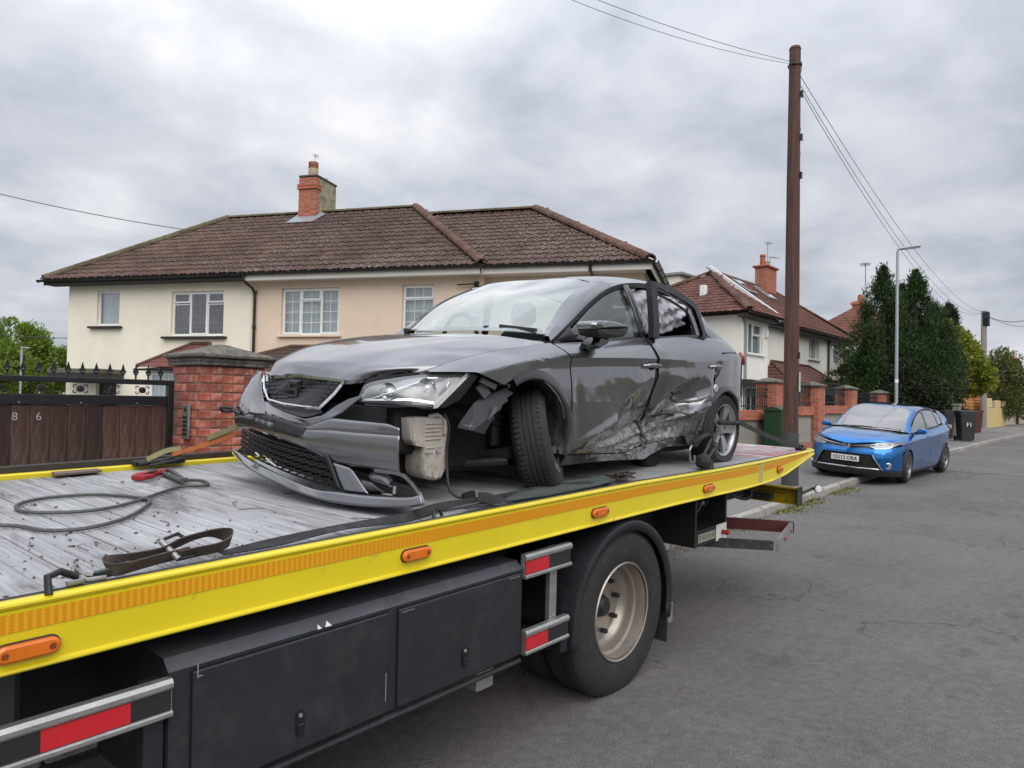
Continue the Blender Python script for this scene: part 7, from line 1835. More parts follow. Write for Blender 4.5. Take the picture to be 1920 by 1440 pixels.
ruled('plate_recess', [(0.044, -0.445, 0.474), (-0.028, -0.056, 0.456), (-0.028, 0.184, 0.423)], [(0.044, -0.46, 0.398), (-0.024, -0.082, 0.385), (-0.028, 0.176, 0.362)], material('plate_plinth', (.028, .028, .030), .5, var=.4, scale=14, c2=(.10, .10, .105), c2lo=.55, c2hi=.68, c2scale=20), 20, 3)
ruled('scraped_print', [(0.028, -0.409, 0.436), (-0.02, -0.133, 0.422)], [(0.032, -0.421, 0.411), (-0.02, -0.137, 0.392)], material('scraped_lettering', (.05, .05, .052), .6, var=.6, scale=30, c2=(.22, .22, .22), c2lo=.5, c2hi=.56, c2scale=40), 8, 2, th=.002)
# lower grille opening with honeycomb mesh
lg = [(0.096, -0.696, 0.352), (-0.008, 0.324, 0.294), (-0.02, 0.464, 0.134), (0.088, -0.696, 0.232)]
TL, TRr, BR, BL = [np.array(p) for p in lg]
ruled('lower_grille_back', [tuple(TL + [.06, 0, 0]), tuple((TL + TRr) / 2 + [.03, 0, 0]), tuple(TRr + [.06, 0, 0])], [tuple(BL + [.06, 0, 0]), tuple((BL + BR) / 2 + [.03, 0, 0]), tuple(BR + [.06, 0, 0])], VOID, 10, 2)
b = MB()
def lgp(s_, q, du=0):
    p = (TL * (1 - s_) + TRr * s_) * (1 - q) + (BL * (1 - s_) + BR * s_) * q; p = p + np.array([-.055 * 4 * s_ * (1 - s_) + du, 0, 0]); return C(tuple(p))
nr, nc = 9, 15
for i in range(nr + 1):
    pts = []
    for j in range(nc * 2 + 1): pts.append(lgp(min(1, j / (nc * 2)), min(1, max(0, (i + (.36 if (j % 2) else 0) * (1 if i % 2 else -1)) / nr)), .012))
    b.tube(pts, .0045, flat=(.012, .0055))
for i in range(nr):
    for j in range(nc + 1):
        s_ = (j + (.5 if i % 2 == 0 else 0)) / nc
        if s_ <= 1: b.tube([lgp(s_, (i + .32) / nr, .012), lgp(s_, (i + .68) / nr, .012)], .004, flat=(.012, .005))
b.build('lower_grille_mesh', PLAS, BU)
for q_ in ([lgp(.28, .76, .006), lgp(.33, .82, .006)], [lgp(.42, .78, .004), lgp(.52, .93, .004)]): MB().tube(q_, .006, 5).build('broken_mesh_edge', material('pale_break', (.5, .5, .5), .6), BU)
# surround of the opening
ruled('opening_edge', [tuple(TRr), tuple((TRr + BR) / 2), tuple(BR)], [tuple(TRr + [.0, .035, .01]), tuple((TRr + BR) / 2 + [0, .04, 0]), tuple(BR + [0, .03, 0])], PLAS, 10, 2)
ruled('bezel_fin', [(0.0, 0.369, 0.26), (0.008, 0.457, 0.252), (0.02, 0.519, 0.244)], [(-0.012, 0.515, 0.121), (-0.004, 0.598, 0.128), (0.012, 0.676, 0.134)], PAINT, 8, 8, th=.006)
ruled('splitter', [(0.036, -0.695, 0.236), (0.0, -0.458, 0.209), (-0.1, 0.144, 0.16), (-0.08, 0.363, 0.131), (-0.06, 0.525, 0.133), (-0.02, 0.717, 0.135), (0.032, 0.915, 0.146), (0.064, 0.984, 0.165)],
      [(0.056, -0.699, 0.192), (-0.088, -0.239, 0.166), (-0.124, 0.184, 0.119), (-0.1, 0.394, 0.092), (-0.076, 0.549, 0.084), (-0.036, 0.739, 0.09), (0.024, 0.926, 0.106), (0.056, 1.016, 0.125)], PAINT, 60, 4, th=.008, cm=True)
ruled('splitter_underside', [(0.056, -0.699, 0.192), (-0.088, -0.239, 0.166), (-0.124, 0.184, 0.119), (-0.1, 0.394, 0.092), (-0.076, 0.549, 0.084), (-0.036, 0.739, 0.09), (0.024, 0.926, 0.106), (0.056, 1.016, 0.125)],
      [(0.096, -0.698, 0.225), (0.204, -0.699, 0.125), (0.056, -0.108, 0.108), (0.048, 0.171, 0.091), (0.064, 0.352, 0.089), (0.096, 0.568, 0.092), (0.132, 0.799, 0.114), (0.148, 0.876, 0.142)], PLAS, 60, 2)
# floor of the torn corner and its curved outer rib
ruled('corner_tray', [(0.004, 0.493, 0.119), (0.04, 0.64, 0.129), (0.088, 0.773, 0.13), (0.096, 0.934, 0.15)], [(0.144, 0.268, 0.199), (0.164, 0.469, 0.186), (0.184, 0.656, 0.171), (0.164, 0.799, 0.171)], VOID, 16, 3)
b = MB(); b.tube([C(p) for p in catmull([(0.044, 0.676, 0.246), (0.068, 0.832, 0.243), (0.08, 0.899, 0.21), (0.068, 0.969, 0.17), (0.056, 1.012, 0.129)], 20)], .008, flat=(.010, .016)); b.build('corner_rib', PAINT, BU)
ruled('fog_trim', [(0.048, 0.564, 0.202), (0.064, 0.64, 0.194)], [(0.028, 0.647, 0.134), (0.056, 0.756, 0.145)], PLASG, 6, 5, th=.01, bulge=.02)
ruled('fog_pod', [(0.076, 0.615, 0.231), (0.096, 0.701, 0.223), (0.1, 0.74, 0.197)], [(0.064, 0.661, 0.186), (0.076, 0.739, 0.173), (0.088, 0.772, 0.168)], material('smoked_plastic', (.06, .065, .075), .2, coat=.6), 8, 4, th=.01, bulge=.03)
b = MB(); b.tube([C(p) for p in [(0.072, 0.788, 0.142), (0.084, 0.776, 0.177)]], .008, 6); b.tube([C(p) for p in [(0.048, 0.711, 0.145), (0.052, 0.746, 0.139), (0.06, 0.787, 0.138)]], .007, 5); b.build('broken_bracket', material('broken_plastic', (.18, .18, .18), .6), BU)
# dark band above the bar where bumper has come away, foam and crash beam behind
MB().tube([C(p) for p in ((.16, -.55, .50), (.11, 0, .50), (.14, .60, .49))], .05, flat=(.06, .10)).build('crash_beam', VOID, CAR)
b = MB(); ep = C((0.048, -0.7, 0.473))
b.tube([ep, tuple(Vector(ep) + Vector((-.03, .03, .005))), tuple(Vector(ep) + Vector((-.04, .08, .0))), tuple(Vector(ep) + Vector((-.02, .09, -.02))), tuple(Vector(ep) + Vector((.0, .03, -.02))), tuple(Vector(ep) + Vector((-.02, -.03, -.01))), tuple(Vector(ep) + Vector((.0, -.09, -.03))), tuple(Vector(ep) + Vector((.01, -.05, .01)))], .010, 7)
b.build('towing_eye', BLACK_IRON, CAR, smooth=True)

# ---------------------------------------------------------------- headlamps
HLt = [(0.093, 0.47, 0.59), (0.122, 0.5, 0.658), (0.234, 0.6, 0.691), (0.381, 0.68, 0.713), (0.48, 0.75, 0.721), (0.57, 0.8, 0.726)]
HLb = [(0.093, 0.48, 0.566), (0.126, 0.54, 0.563), (0.188, 0.63, 0.558), (0.239, 0.7, 0.555), (0.301, 0.75, 0.546), (0.331, 0.78, 0.541)]
CLEAR = glass_mat('lamp_cover', (.93, .94, .95), .02, (.6, .62, .65), 1.5, .12)
LAMPIN = material('lamp_bezel', (.30, .305, .32), .32, metal=.35, var=.25, scale=12)
def headlamp(sgn):
    hl = thing('headlamp', 'x', 'x', (0, 0, 0)); del hl['label']; del hl['category']; hl.parent = CAR
    def Q(p, d=(0, 0, 0)): return (p[0] + d[0], -sgn * (p[1] + d[1]), p[2] + d[2])
    T_, B_ = catmull(HLt, 24), catmull(HLb, 24)
    def S_(s_, q, dep=0.0):
        i = s_ * 24; a = min(int(i), 23); f = i - a
        t_ = T_[a] * (1 - f) + T_[a + 1] * f; b_ = B_[a] * (1 - f) + B_[a + 1] * f
        p = t_ * (1 - q) + b_ * q; return Q(p + np.array([-.03, .018, 0]) * sin(pi * q) * sin(pi * min(1, s_ * 1.1)) + np.array([dep * .8, -dep * .6, 0]))
    MB().grid([[S_(s_, q) for s_ in np.linspace(0, 1, 31)] for q in np.linspace(0, 1, 9)]).build('lamp_cover', CLEAR, hl, smooth=True, fix=False)
    MB().grid([[S_(s_, q, .055 + .02 * sin(s_ * 9)) for s_ in np.linspace(0, 1, 31)] for q in np.linspace(0, 1, 7)]).build('lamp_bezel', LAMPIN, hl, smooth=True, fix=False)
    def disc(s_, q, r_, nm, mats):
        c = Vector(S_(s_, q, .045)); M_ = Matrix.Translation(c) @ Matrix.Rotation(sgn * radians(35), 4, 'Z')
        b = MB(); b.lathe([(r_, -.03), (r_ * .98, -.035), (r_ * .9, -.02), (r_ * .55, .01), (r_ * .5, -.005), (r_ * .3, -.02), (0, -.025)], 28, axis='X', M=M_); return b.build(nm, mats, hl, smooth=True)
    disc(.36, .50, .043, 'projector', CHROME); disc(.66, .46, .050, 'reflector_bowl', CHROME)
    for (s0, q0, s1, q1, w_) in ((.22, .80, .60, .20, .006), (.60, .15, .80, .14, .005), (.80, .14, .86, .45, .005), (.10, .9, .5, .86, .012), (.5, .86, .86, .90, .014)):
        MB().tube([S_(s0 + (s1 - s0) * k / 6, q0 + (q1 - q0) * k / 6, .02) for k in range(7)], w_, 6).build('light_guide', CHROME, hl, smooth=True)
    MB().tube([S_(.97, .05 + .9 * k / 8, .004) for k in range(9)], .008, flat=(.006, .022)).build('indicator_strip', material('pale_reflector', (.62, .63, .64), .3, metal=.4), hl)
    for k in range(7): MB().tube([S_(.60 + .012 * k, .25 + .015 * k, .03), S_(.70, .28 + .05 * k, .03)], .002, 4).build('reflector_rib', CHROME, hl)
    MB().grid([[S_(s_, 1.0 + q * .06, .02) for s_ in np.linspace(.1, .95, 12)] for q in (0, 1)]).build('lamp_base', PLAS, hl, fix=False, solid=.03)
    return hl
headlamp(1); headlamp(-1)
ruled('lamp_gap', [(p[0] + .015, p[1] - .01, p[2] + .014) for p in HLt], [(p[0] + .02, p[1] - .015, p[2] - .02) for p in HLt], VOID, 24, 2, par=CAR)
# ---------------------------------------------------------------- insides behind the missing corner
b = MB()
b.box(.30, 1.15, -.50, .60, .16, .60, bev=.03); b.box(.22, .45, -.62, .62, .30, .64, bev=.02); b.box(1.15, 1.45, -.72, .72, .17, .90, bev=.02); b.box(1.3, 3.7, -.70, .70, .15, .26); b.box(3.2, 3.9, -.66, .66, .24, .60)
b.box(.60, 1.30, -.60, -.56, .55, .74); b.box(.60, 1.20, .50, .60, .50, .74)
b.build('inner_structure', VOID, CAR)
b = MB(); b.tube([C(p) for p in ((.95, .30, .26), (.98, .55, .24), (1.0, .70, .27))], .035, 8); b.tube([C(p) for p in ((.5, .2, .20), (.75, .35, .18), (1.0, .68, .22))], .025, 8); b.tube([C(p) for p in ((1.02, .55, .30), (1.02, .56, .60), (1.02, .54, .75))], .035, 10)
for k in range(6): b.lathe([(.06, 0), (.07, .006), (.06, .012)], 14, axis='Z', M=Matrix.Translation(C((1.02, .555, .42 + k * .04))))
b.build('suspension', material('suspension_iron', (.035, .032, .03), .6, metal=.3, var=.4, scale=15), CAR, smooth=False)
# washer bottle
WB = material('milky_bottle', (.46, .41, .37), .45, var=.15, scale=12, c2=(.28, .23, .19), c2lo=.5, c2hi=.72, bump=.25, bscale=40)
wo_ = [(0.247, 0.66, 0.489), (0.297, 0.66, 0.496), (0.512, 0.66, 0.486), (0.528, 0.66, 0.457), (0.531, 0.66, 0.372), (0.505, 0.66, 0.21), (0.475, 0.66, 0.165), (0.43, 0.66, 0.158), (0.356, 0.66, 0.179), (0.337, 0.66, 0.213), (0.34, 0.66, 0.339), (0.279, 0.66, 0.353), (0.257, 0.66, 0.387)]
def bottle():
    P = [(p[0], p[2]) for p in wo_]; cx = sum(p[0] for p in P) / len(P); cz_ = sum(p[1] for p in P) / len(P)
    b = MB(); n = len(P); L_ = []
    for k, v in ((.90, .692), (.98, .680), (1.0, .665), (1.0, .60), (.96, .55)): L_.append([(cx + (x - cx) * k, -v, cz_ + (z - cz_) * k) for x, z in P])
    for a, c in zip(L_, L_[1:]): b.add(a + c, [(i, (i + 1) % n, n + (i + 1) % n, n + i) for i in range(n)])
    b.add(L_[0], [tuple(range(n))]); o = b.build('washer_bottle', WB, CAR, smooth=True, auto=50)
    r_ = MB(); u0, u1 = P[0][0] + .10, P[2][0] - .055; zt_ = P[1][1]
    for k in range(5): z = zt_ - .035 - k * .020; r_.box(u0, u1, -.700, -.690, z - .006, z, bev=.003)
    for k in range(2): z = zt_ - .16 - k * .025; r_.box(u0, u1, -.698, -.690, z - .004, z, bev=.002)
    r_.build('moulded_rib', WB, o)
    q = MB(); zz = cz_ - .02; uu = (u0 + u1) / 2 + .02
    q.tube([(uu + .022 * cos(a), -.694, zz - .06 + .075 * sin(a)) for a in np.linspace(0, 2 * pi, 18)[:-1]], .006, 6, closed=True); q.box(u1 + .01, u1 + .025, -.71, -.66, zt_ - .10, zt_ - .02, bev=.004)
    q.tube([(u1 - .06, -.66, zt_ - .004), (u1 - .03, -.69, zt_ + .006), (u1 + .02, -.67, zt_ - .01)], .012, 8); q.build('bottle_moulding', WB, o, smooth=True)
bottle()
# torn arch liner hanging down
LIN = material('grey_liner', (.040, .042, .050), .5, var=.25, scale=8, c2=(.09, .09, .10), c2lo=.6, c2hi=.75)
def sheet_poly(nm, P, mat, th=.006, par=CAR):
    b = MB(); n = len(P); b.add([C(p) for p in P], [tuple(range(n))]); o = b.build(nm, mat, par, fix=False, solid=th, off=0); return o
sheet_poly('torn_arch_liner', [(0.49, 0.78, 0.439), (0.505, 0.78, 0.466), (0.625, 0.76, 0.562), (0.704, 0.75, 0.604), (0.832, 0.8, 0.645), (0.873, 0.82, 0.614), (0.821, 0.82, 0.591), (0.83, 0.82, 0.573), (0.783, 0.82, 0.551), (0.771, 0.82, 0.528), (0.727, 0.81, 0.5), (0.736, 0.81, 0.482), (0.71, 0.8, 0.451), (0.681, 0.79, 0.397), (0.586, 0.79, 0.419)], LIN)
sheet_poly('liner_flap', [(0.682, 0.81, 0.481), (0.715, 0.82, 0.541), (0.742, 0.83, 0.546), (0.726, 0.83, 0.518), (0.68, 0.82, 0.473)], material('liner_light', (.075, .08, .095), .45))
b = MB(); b.tube([C(p) for p in [(0.614, 0.79, 0.44), (0.523, 0.785, 0.452)]], .0015, 4); b.tube([C(p) for p in [(0.566, 0.79, 0.433), (0.657, 0.765, 0.536)]], .0015, 4); b.build('liner_crease', material('pale_scratch', (.3, .31, .33), .6), CAR)
b = MB()
for (x, a_, c_, w_, h_) in (0, (0.628, 0.8, 0.688), (0.713, 0.83, 0.649), .03, .030), (0, (0.648, 0.77, 0.659), (0.691, 0.79, 0.602), .04, .05), (0, (0.557, 0.79, 0.72), (0.542, 0.76, 0.658), .025, .03): b.tube([C(a_), C(c_)], .02, flat=(w_, h_))
b.build('wing_bracket', material('bracket_grey', (.07, .07, .075), .55, var=.3, scale=20), CAR)
sheet_poly('torn_lamp_mount', [(0.571, 0.8, 0.721), (0.607, 0.8, 0.707), (0.511, 0.77, 0.587), (0.4, 0.76, 0.542), (0.371, 0.76, 0.55)], PLAS, .012)
b = MB(); b.tube(catmull([C(p) for p in [(0.488, 0.68, 0.508), (0.506, 0.7, 0.438), (0.494, 0.7, 0.327), (0.478, 0.72, 0.218), (0.458, 0.76, 0.128), (0.473, 0.8, 0.088), (0.508, 0.82, 0.084)]], 30), .008, 7); b.tube([C(p) for p in [(0.5, 0.82, 0.084), (0.561, 0.84, 0.099)]], .02, flat=(.035, .03)); b.build('hanging_cable', PLAS, CAR)
b = MB()
for k in range(14):
    p0 = Vector(C((.25 + .04 * k, .60 + .01 * (k % 3), .55 - .02 * (k % 4)))); b.tube(catmull([p0, p0 + Vector((.05, -.02, -.05)), p0 + Vector((.12, .01, -.02 - .02 * (k % 3)))], 6), .004, 4)
b.build('loose_wires', PLAS, CAR)

# ---------------------------------------------------------------- wheels
def wheel(nm, M_, R=.312, W=.215, rr_=.205, flat_z=None, spokes=True, nsp=5, tread=True, silver=SILV, root=CAR, lab=None, tyre=TYRE, detail=True):
    """wheel about local y; outer face towards -y"""
    wh = bpy.data.objects.new(nm, None); COL.objects.link(wh); wh.parent = root
    if lab: wh['label'] = lab
    h = W / 2
    prof = [(rr_, -h + .012), (rr_ + .02, -h + .002), (rr_ + .055, -h - .006), (R - .03, -h + .006), (R - .010, -h + .024), (R - .002, -h + .04)]
    if tread:
        for k in range(4):
            y0 = -h + .045 + (W - .09) * k / 4; y1 = -h + .045 + (W - .09) * (k + 1) / 4
            prof += [(R, y0 + .002), (R, y1 - .009), (R - .007, y1 - .008), (R - .007, y1 - .002)]
    prof += [(R, h - .04), (R - .010, h - .024), (R - .03, h - .006), (rr_ + .055, h + .006), (rr_, h - .012)]
    b = MB().lathe(prof, 64, axis='Y', M=M_)
    if tread and detail:
        for i in range(64):
            for sy in (-1, 1): b.box(R - .012, R + .0012, sy * (h - .042) - .016, sy * (h - .042) + .016, -.0065, .0065, M=M_ @ Matrix.Rotation(2 * pi * i / 64, 4, 'Y'))
    if flat_z is not None:
        nv = []
        for v in b.v:
            if v[2] < flat_z + .05:
                d = flat_z + .05 - v[2]; v = (v[0], v[1] + (-1 if v[1] < M_.translation.y else 1) * d * .25, max(flat_z, v[2]))
            nv.append(v)
        b.v = nv
    b.build('tyre', tyre, wh, smooth=True, auto=35)
    rm = MB().lathe([(rr_ + .004, -h + .008), (rr_ + .006, -h + .001), (rr_ - .004, -h + .004), (rr_ - .014, -h + .014), (rr_ - .02, -h + .05), (rr_ - .03, h - .03), (rr_ + .004, h - .01), (rr_ + .008, h)], 56, axis='Y', M=M_).build('rim', silver, wh, smooth=True, auto=40)
    MB().lathe([(.0, -h + .09), (rr_ - .02, -h + .09)], 32, axis='Y', M=M_).build('brake_disc', material('brake_dark', (.03, .03, .032), .5, metal=.4), wh)
    b = MB()
    for i in range(nsp):
        for s_ in (-1, 1):
            a = 2 * pi * i / nsp + s_ * .19
            Ms = M_ @ Matrix.Rotation(a, 4, 'Y')
            w0, w1 = .017, .030
            b.add([tuple(Ms @ Vector(p)) for p in ((.045, -h + .030, -w0), (.045, -h + .030, w0), (rr_ - .006, -h + .012, w1), (rr_ - .006, -h + .012, -w1 * .2), (.045, -h + .055, -w0), (.045, -h + .055, w0), (rr_ - .012, -h + .045, w1), (rr_ - .012, -h + .045, -w1 * .2))] if s_ > 0 else
                  [tuple(Ms @ Vector(p)) for p in ((.045, -h + .030, -w0), (.045, -h + .030, w0), (rr_ - .006, -h + .012, w1 * .2), (rr_ - .006, -h + .012, -w1), (.045, -h + .055, -w0), (.045, -h + .055, w0), (rr_ - .012, -h + .045, w1 * .2), (rr_ - .012, -h + .045, -w1))],
                  [(0, 1, 2, 3), (0, 4, 5, 1), (1, 5, 6, 2), (3, 2, 6, 7), (0, 3, 7, 4)])
    b.build('spokes', silver, rm, fix=True)
    b = MB(); b.lathe([(0, -h + .022), (.028, -h + .022), (.030, -h + .028), (.066, -h + .030), (.072, -h + .045)], 24, axis='Y', M=M_); b.build('hub_centre', silver, rm, smooth=True, auto=30)
    for i in range(5): a = 2 * pi * i / 5 + .3; MB().lathe([(0, -h + .024), (.0095, -h + .024), (.0095, -h + .034)], 8, axis='Y', M=M_ @ Matrix.Translation((.05 * cos(a), 0, .05 * sin(a)))).build('wheel_bolt', MATS['brake_dark'], rm)
    return wh
FZ = .052
wheel('rear_wheel', Matrix.Translation((3.445, -.765, .302)), R=.305, flat_z=FZ, lab='rear wheel with flat tyre and silver alloy rim')
fc = (1.236, 0.7, 0.293)
Mf = Matrix.Translation((fc[0], -fc[1], .325)) @ Matrix.Rotation(radians(33), 4, 'Z') @ Matrix.Rotation(radians(-12.5), 4, 'X') 
wheel('front_wheel', Mf, R=.320, W=.205, flat_z=FZ, lab='front wheel knocked askew under the torn arch')
wheel('rear_wheel', Matrix.Translation((3.445, .765, .32)) @ Matrix.Rotation(pi, 4, 'Z'), flat_z=FZ, tread=False)
wheel('front_wheel', Matrix.Translation((.93, .765, .345)) @ Matrix.Rotation(pi - .3, 4, 'Z'), flat_z=FZ, tread=False)
# ---------------------------------------------------------------- mirror, handles, badges
def mirror(sgn):
    b = MB(); c = (1.60, .925, 1.005)
    P = []
    for (du, s0) in ((-.135, .15), (-.12, .62), (-.08, .92), (0, 1.0), (.07, .86), (.12, .55), (.15, .12)):
        ring_ = []
        for i in range(16):
            a = 2 * pi * i / 16; ring_.append((c[0] + du * 1.0 + .02 * cos(a), -sgn * (c[1] + .075 * s0 * cos(a) + du * .10), c[2] + .068 * s0 * sin(a) * (1 if sin(a) > 0 else .95) + (-.0 * du)))
        P.append(ring_)
    return b, c
mr = thing('door_mirror', 'x', 'x', (0, 0, 0)); del mr['label']; del mr['category']; mr.parent = CAR
def mir_shell(px_pts, v0, v1, nm, mat, par):
    """outline seen from the side, given real depth between v0 and v1 with rounded edges"""
    P = [(p[0], p[2]) for p in px_pts]; cx = sum(p[0] for p in P) / len(P); cz_ = sum(p[1] for p in P) / len(P); b = MB(); n = len(P); L_ = []
    for k, v in ((.55, v1 + .012), (.86, v1 + .004), (1.0, v1 - .02), (1.02, (v0 + v1) / 2), (1.0, v0 + .01), (.9, v0)): L_.append([(cx + (x - cx) * k, -v, cz_ + (z - cz_) * k) for x, z in P])
    for a, c in zip(L_, L_[1:]): b.add(a + c, [(i, (i + 1) % n, n + (i + 1) % n, n + i) for i in range(n)])
    b.add(L_[0], [tuple(range(n))]); b.add(L_[-1], [tuple(range(n))[::-1]]); return b.build(nm, mat, par, smooth=True, auto=100)
mir_shell([(1.374, 0.97, 1.027), (1.406, 0.97, 1.045), (1.494, 0.97, 1.057), (1.592, 0.97, 1.057), (1.694, 0.97, 1.048), (1.787, 0.97, 1.034), (1.683, 0.97, 1.022), (1.508, 0.97, 1.008), (1.386, 0.97, 0.996)], .86, .995, 'mirror_cap', PAINT, mr)
mir_shell([(1.386, 0.97, 0.995), (1.508, 0.97, 1.007), (1.683, 0.97, 1.021), (1.787, 0.97, 1.032), (1.77, 0.97, 1.002), (1.722, 0.97, 0.966), (1.626, 0.97, 0.955), (1.499, 0.97, 0.955), (1.409, 0.97, 0.963)], .865, .99, 'mirror_housing', PLAS, mr)
mir_shell([(1.567, 0.86, 0.973), (1.66, 0.86, 0.965), (1.732, 0.86, 0.962), (1.663, 0.86, 0.918), (1.571, 0.86, 0.884), (1.514, 0.86, 0.882), (1.502, 0.86, 0.898), (1.534, 0.86, 0.932)], .80, .90, 'mirror_arm', PLASG, mr)
def handle(p, L_, par=CAR, broken=False):
    u, v, z = p; b = MB()
    b.tube([(u - L_ / 2, -(v - .01), z - .003), (u - L_ / 2 + .03, -(v + .028), z), (u, -(v + .034), z + .003), (u + L_ / 2 - .03, -(v + .028), z + .002), (u + L_ / 2, -(v - .006), z)], [.010, .015, .017, .015, .010], 10); o = b.build('door_handle', PAINT, par, smooth=True)
    MB().lathe([(.0, -.004), (.05, -.003), (.055, .004)], 20, axis='Y', M=Matrix.Translation((u, -(v + .002), z - .006)) @ Matrix.Scale(.5, 4, (0, 0, 1))).build('handle_recess', VOID, par)
hp = (2.261, 0.872, 0.797); handle((hp[0], side_v(hp[0], hp[2]) - dent(hp[0], hp[2]), hp[2]), .20)
hp = (3.181, 0.885, 0.809); handle((hp[0] - .01, side_v(hp[0] - .01, hp[2]) + .004, hp[2]), .17)
b = MB(); fp2 = (3.209, 0.89, 0.642); b.lathe([(0, -.004), (.03, -.003), (.034, .003)], 16, axis='Y', M=Matrix.Translation((fp2[0], -(side_v(fp2[0], fp2[2]) + .004), fp2[2]))); b.build('bare_metal_patch', material('bare_metal', (.55, .56, .58), .3, metal=.6), CAR)
b = MB(); q0, q1 = (3.338, 0.87, 0.919), (3.622, 0.84, 0.933); b.tube([(q0[0], -(side_v(q0[0], q0[2]) + .002), q0[2]), (q1[0], -(side_v(q1[0], q1[2]) + .002), q1[2] - .004)], .01, flat=(.006, .018)); b.build('black_trim_strip', PLAS, CAR)
# torn jagged metal along the crushed sill and rear door foot
TORN = material('torn_metal', (.24, .235, .23), .55, metal=.4, var=.5, scale=30, c2=(.06, .06, .06), c2lo=.45, c2hi=.6, c2scale=22, bump=.8, bscale=50)
b = MB()
for k in range(15):
    u = 1.9 + k * .036 + random.uniform(-.01, .01); z = .225 + .03 * sin(k * .9) + random.uniform(-.012, .015); v = side_v(u, z) - dent(u, z) + random.uniform(.0, .016)
    L_ = random.uniform(.03, .09); an = random.uniform(-.5, .5); w_ = random.uniform(.005, .016)
    P = [(u, v, z), (u + L_ * cos(an), v - .01, z + L_ * sin(an)), (u + L_ * .8 * cos(an + .3), v + .018, z + L_ * sin(an) - w_), (u + L_ * .1, v + .008, z - w_ * 1.5)]
    b.add([C(p) for p in P], [(0, 1, 2), (0, 2, 3)])
for (pts) in (((2.45, .44), (2.62, .47), (2.78, .455), (2.93, .42), (3.02, .40)), ((2.70, .60), (2.82, .54), (2.95, .545), (3.06, .585)), ((2.30, .40), (2.38, .30), (2.42, .24))):
    rows = []
    for q in catmull(pts, 26):
        u, z = q; v = side_v(u, z) - dent(u, z); a = .012 * abs(wob(u, z, 3)) + .004
        rows.append([C((u, v + .0, z + .012)), C((u, v + .016 + a, z + .002)), C((u, v + .010 + a, z - .008)), C((u, v - .012, z - .010))])
    b.grid(rows)
b.build('torn_edges', TORN, CAR, smooth=False, fix=False)
b = MB(); b.tube([C(p) for p in ((2.42, .80, .44), (2.55, .795, .452), (2.72, .79, .445), (2.88, .80, .42), (3.0, .82, .395))], .012, flat=(.02, .016)); b.build('split_seam', VOID, CAR)
sheet_poly('hanging_sill_flap', [(2.88, .80, .285), (3.05, .83, .30), (3.12, .84, .34), (3.10, .85, .24), (2.98, .86, .19), (2.86, .84, .22)], PLAS, .012)
b = MB(); b.tube([C(p) for p in ((2.60, .60, .20), (2.62, .62, .08), (2.72, .62, .06))], .05, 8); b.box(2.60, 2.80, -.66, -.5, .05, .17, bev=.02); b.build('broken_underside', VOID, CAR)
# ---------------------------------------------------------------- interior
SEAT = material('seat_fabric', (.035, .035, .038), .9, bump=.2)
b = MB(); b.box(1.25, 1.55, -.70, .70, .60, .93, bev=.05); b.build('dashboard', material('dash_grey', (.05, .05, .053), .7), CAR)
def seat(u, v):
    b = MB(); b.box(u - .25, u + .25, -v - .24, -v + .24, .40, .58, bev=.07); b.box(-.07, .07, -v - .23, -v + .23, 0, .58, bev=.06, M=Matrix.Translation((u + .25, 0, .52)) @ Matrix.Rotation(radians(14), 4, 'Y')); b.box(u + .33, u + .43, -v - .13, -v + .13, 1.10, 1.29, bev=.045); return b.build('seat', SEAT, CAR, smooth=True, auto=40)
seat(1.95, .36); seat(1.95, -.36)
b = MB(); b.box(2.75, 3.2, -.62, .62, .40, .58, bev=.06); b.box(-.07, .07, -.62, .62, 0, .52, bev=.06, M=Matrix.Translation((3.18, 0, .52)) @ Matrix.Rotation(radians(14), 4, 'Y')); b.build('rear_seat', SEAT, CAR, smooth=True, auto=40)
b = MB(); b.tube([(1.62, -.36 * -1 + .17 * cos(a), .98 + .17 * sin(a)) for a in np.linspace(0, 2 * pi, 24)[:-1]], .016, 8, closed=True); b.build('steering_wheel', PLAS, CAR, smooth=True)
AIR = material('airbag_cloth', (.46, .47, .52), .9, var=.2, scale=9, bump=.3, bscale=60)
rows = []
for i in range(41):
    u = 2.30 + .85 * i / 40; row = []
    for j in range(19):
        q = j / 18; z0_ = 1.365 - .05 * abs(u - 2.6); zl = 1.02 + .06 * (u - 2.3) + .20 * max(0, u - 2.85); z = z0_ + (zl - z0_) * q
        d = .045 * sin(pi * q) + .022 * abs(sin(u * 14 + q * 5)) + .014 * sin(u * 37 + q * 11) + .012 * sin(q * 19 + u * 9) + .008 * sin(u * 60 - q * 26)
        row.append((u, -(.585 + d), z))
    rows.append(row)
MB().grid(rows).build('curtain_airbag', AIR, CAR, smooth=True, fix=False, solid=.004, off=0)
MB().box(1.285, 1.30, -.145, -.055, 1.0, 1.10, bev=.004).build('parking_permit', material('paper_white', (.62, .64, .62), .8, var=.2, scale=60), CAR)
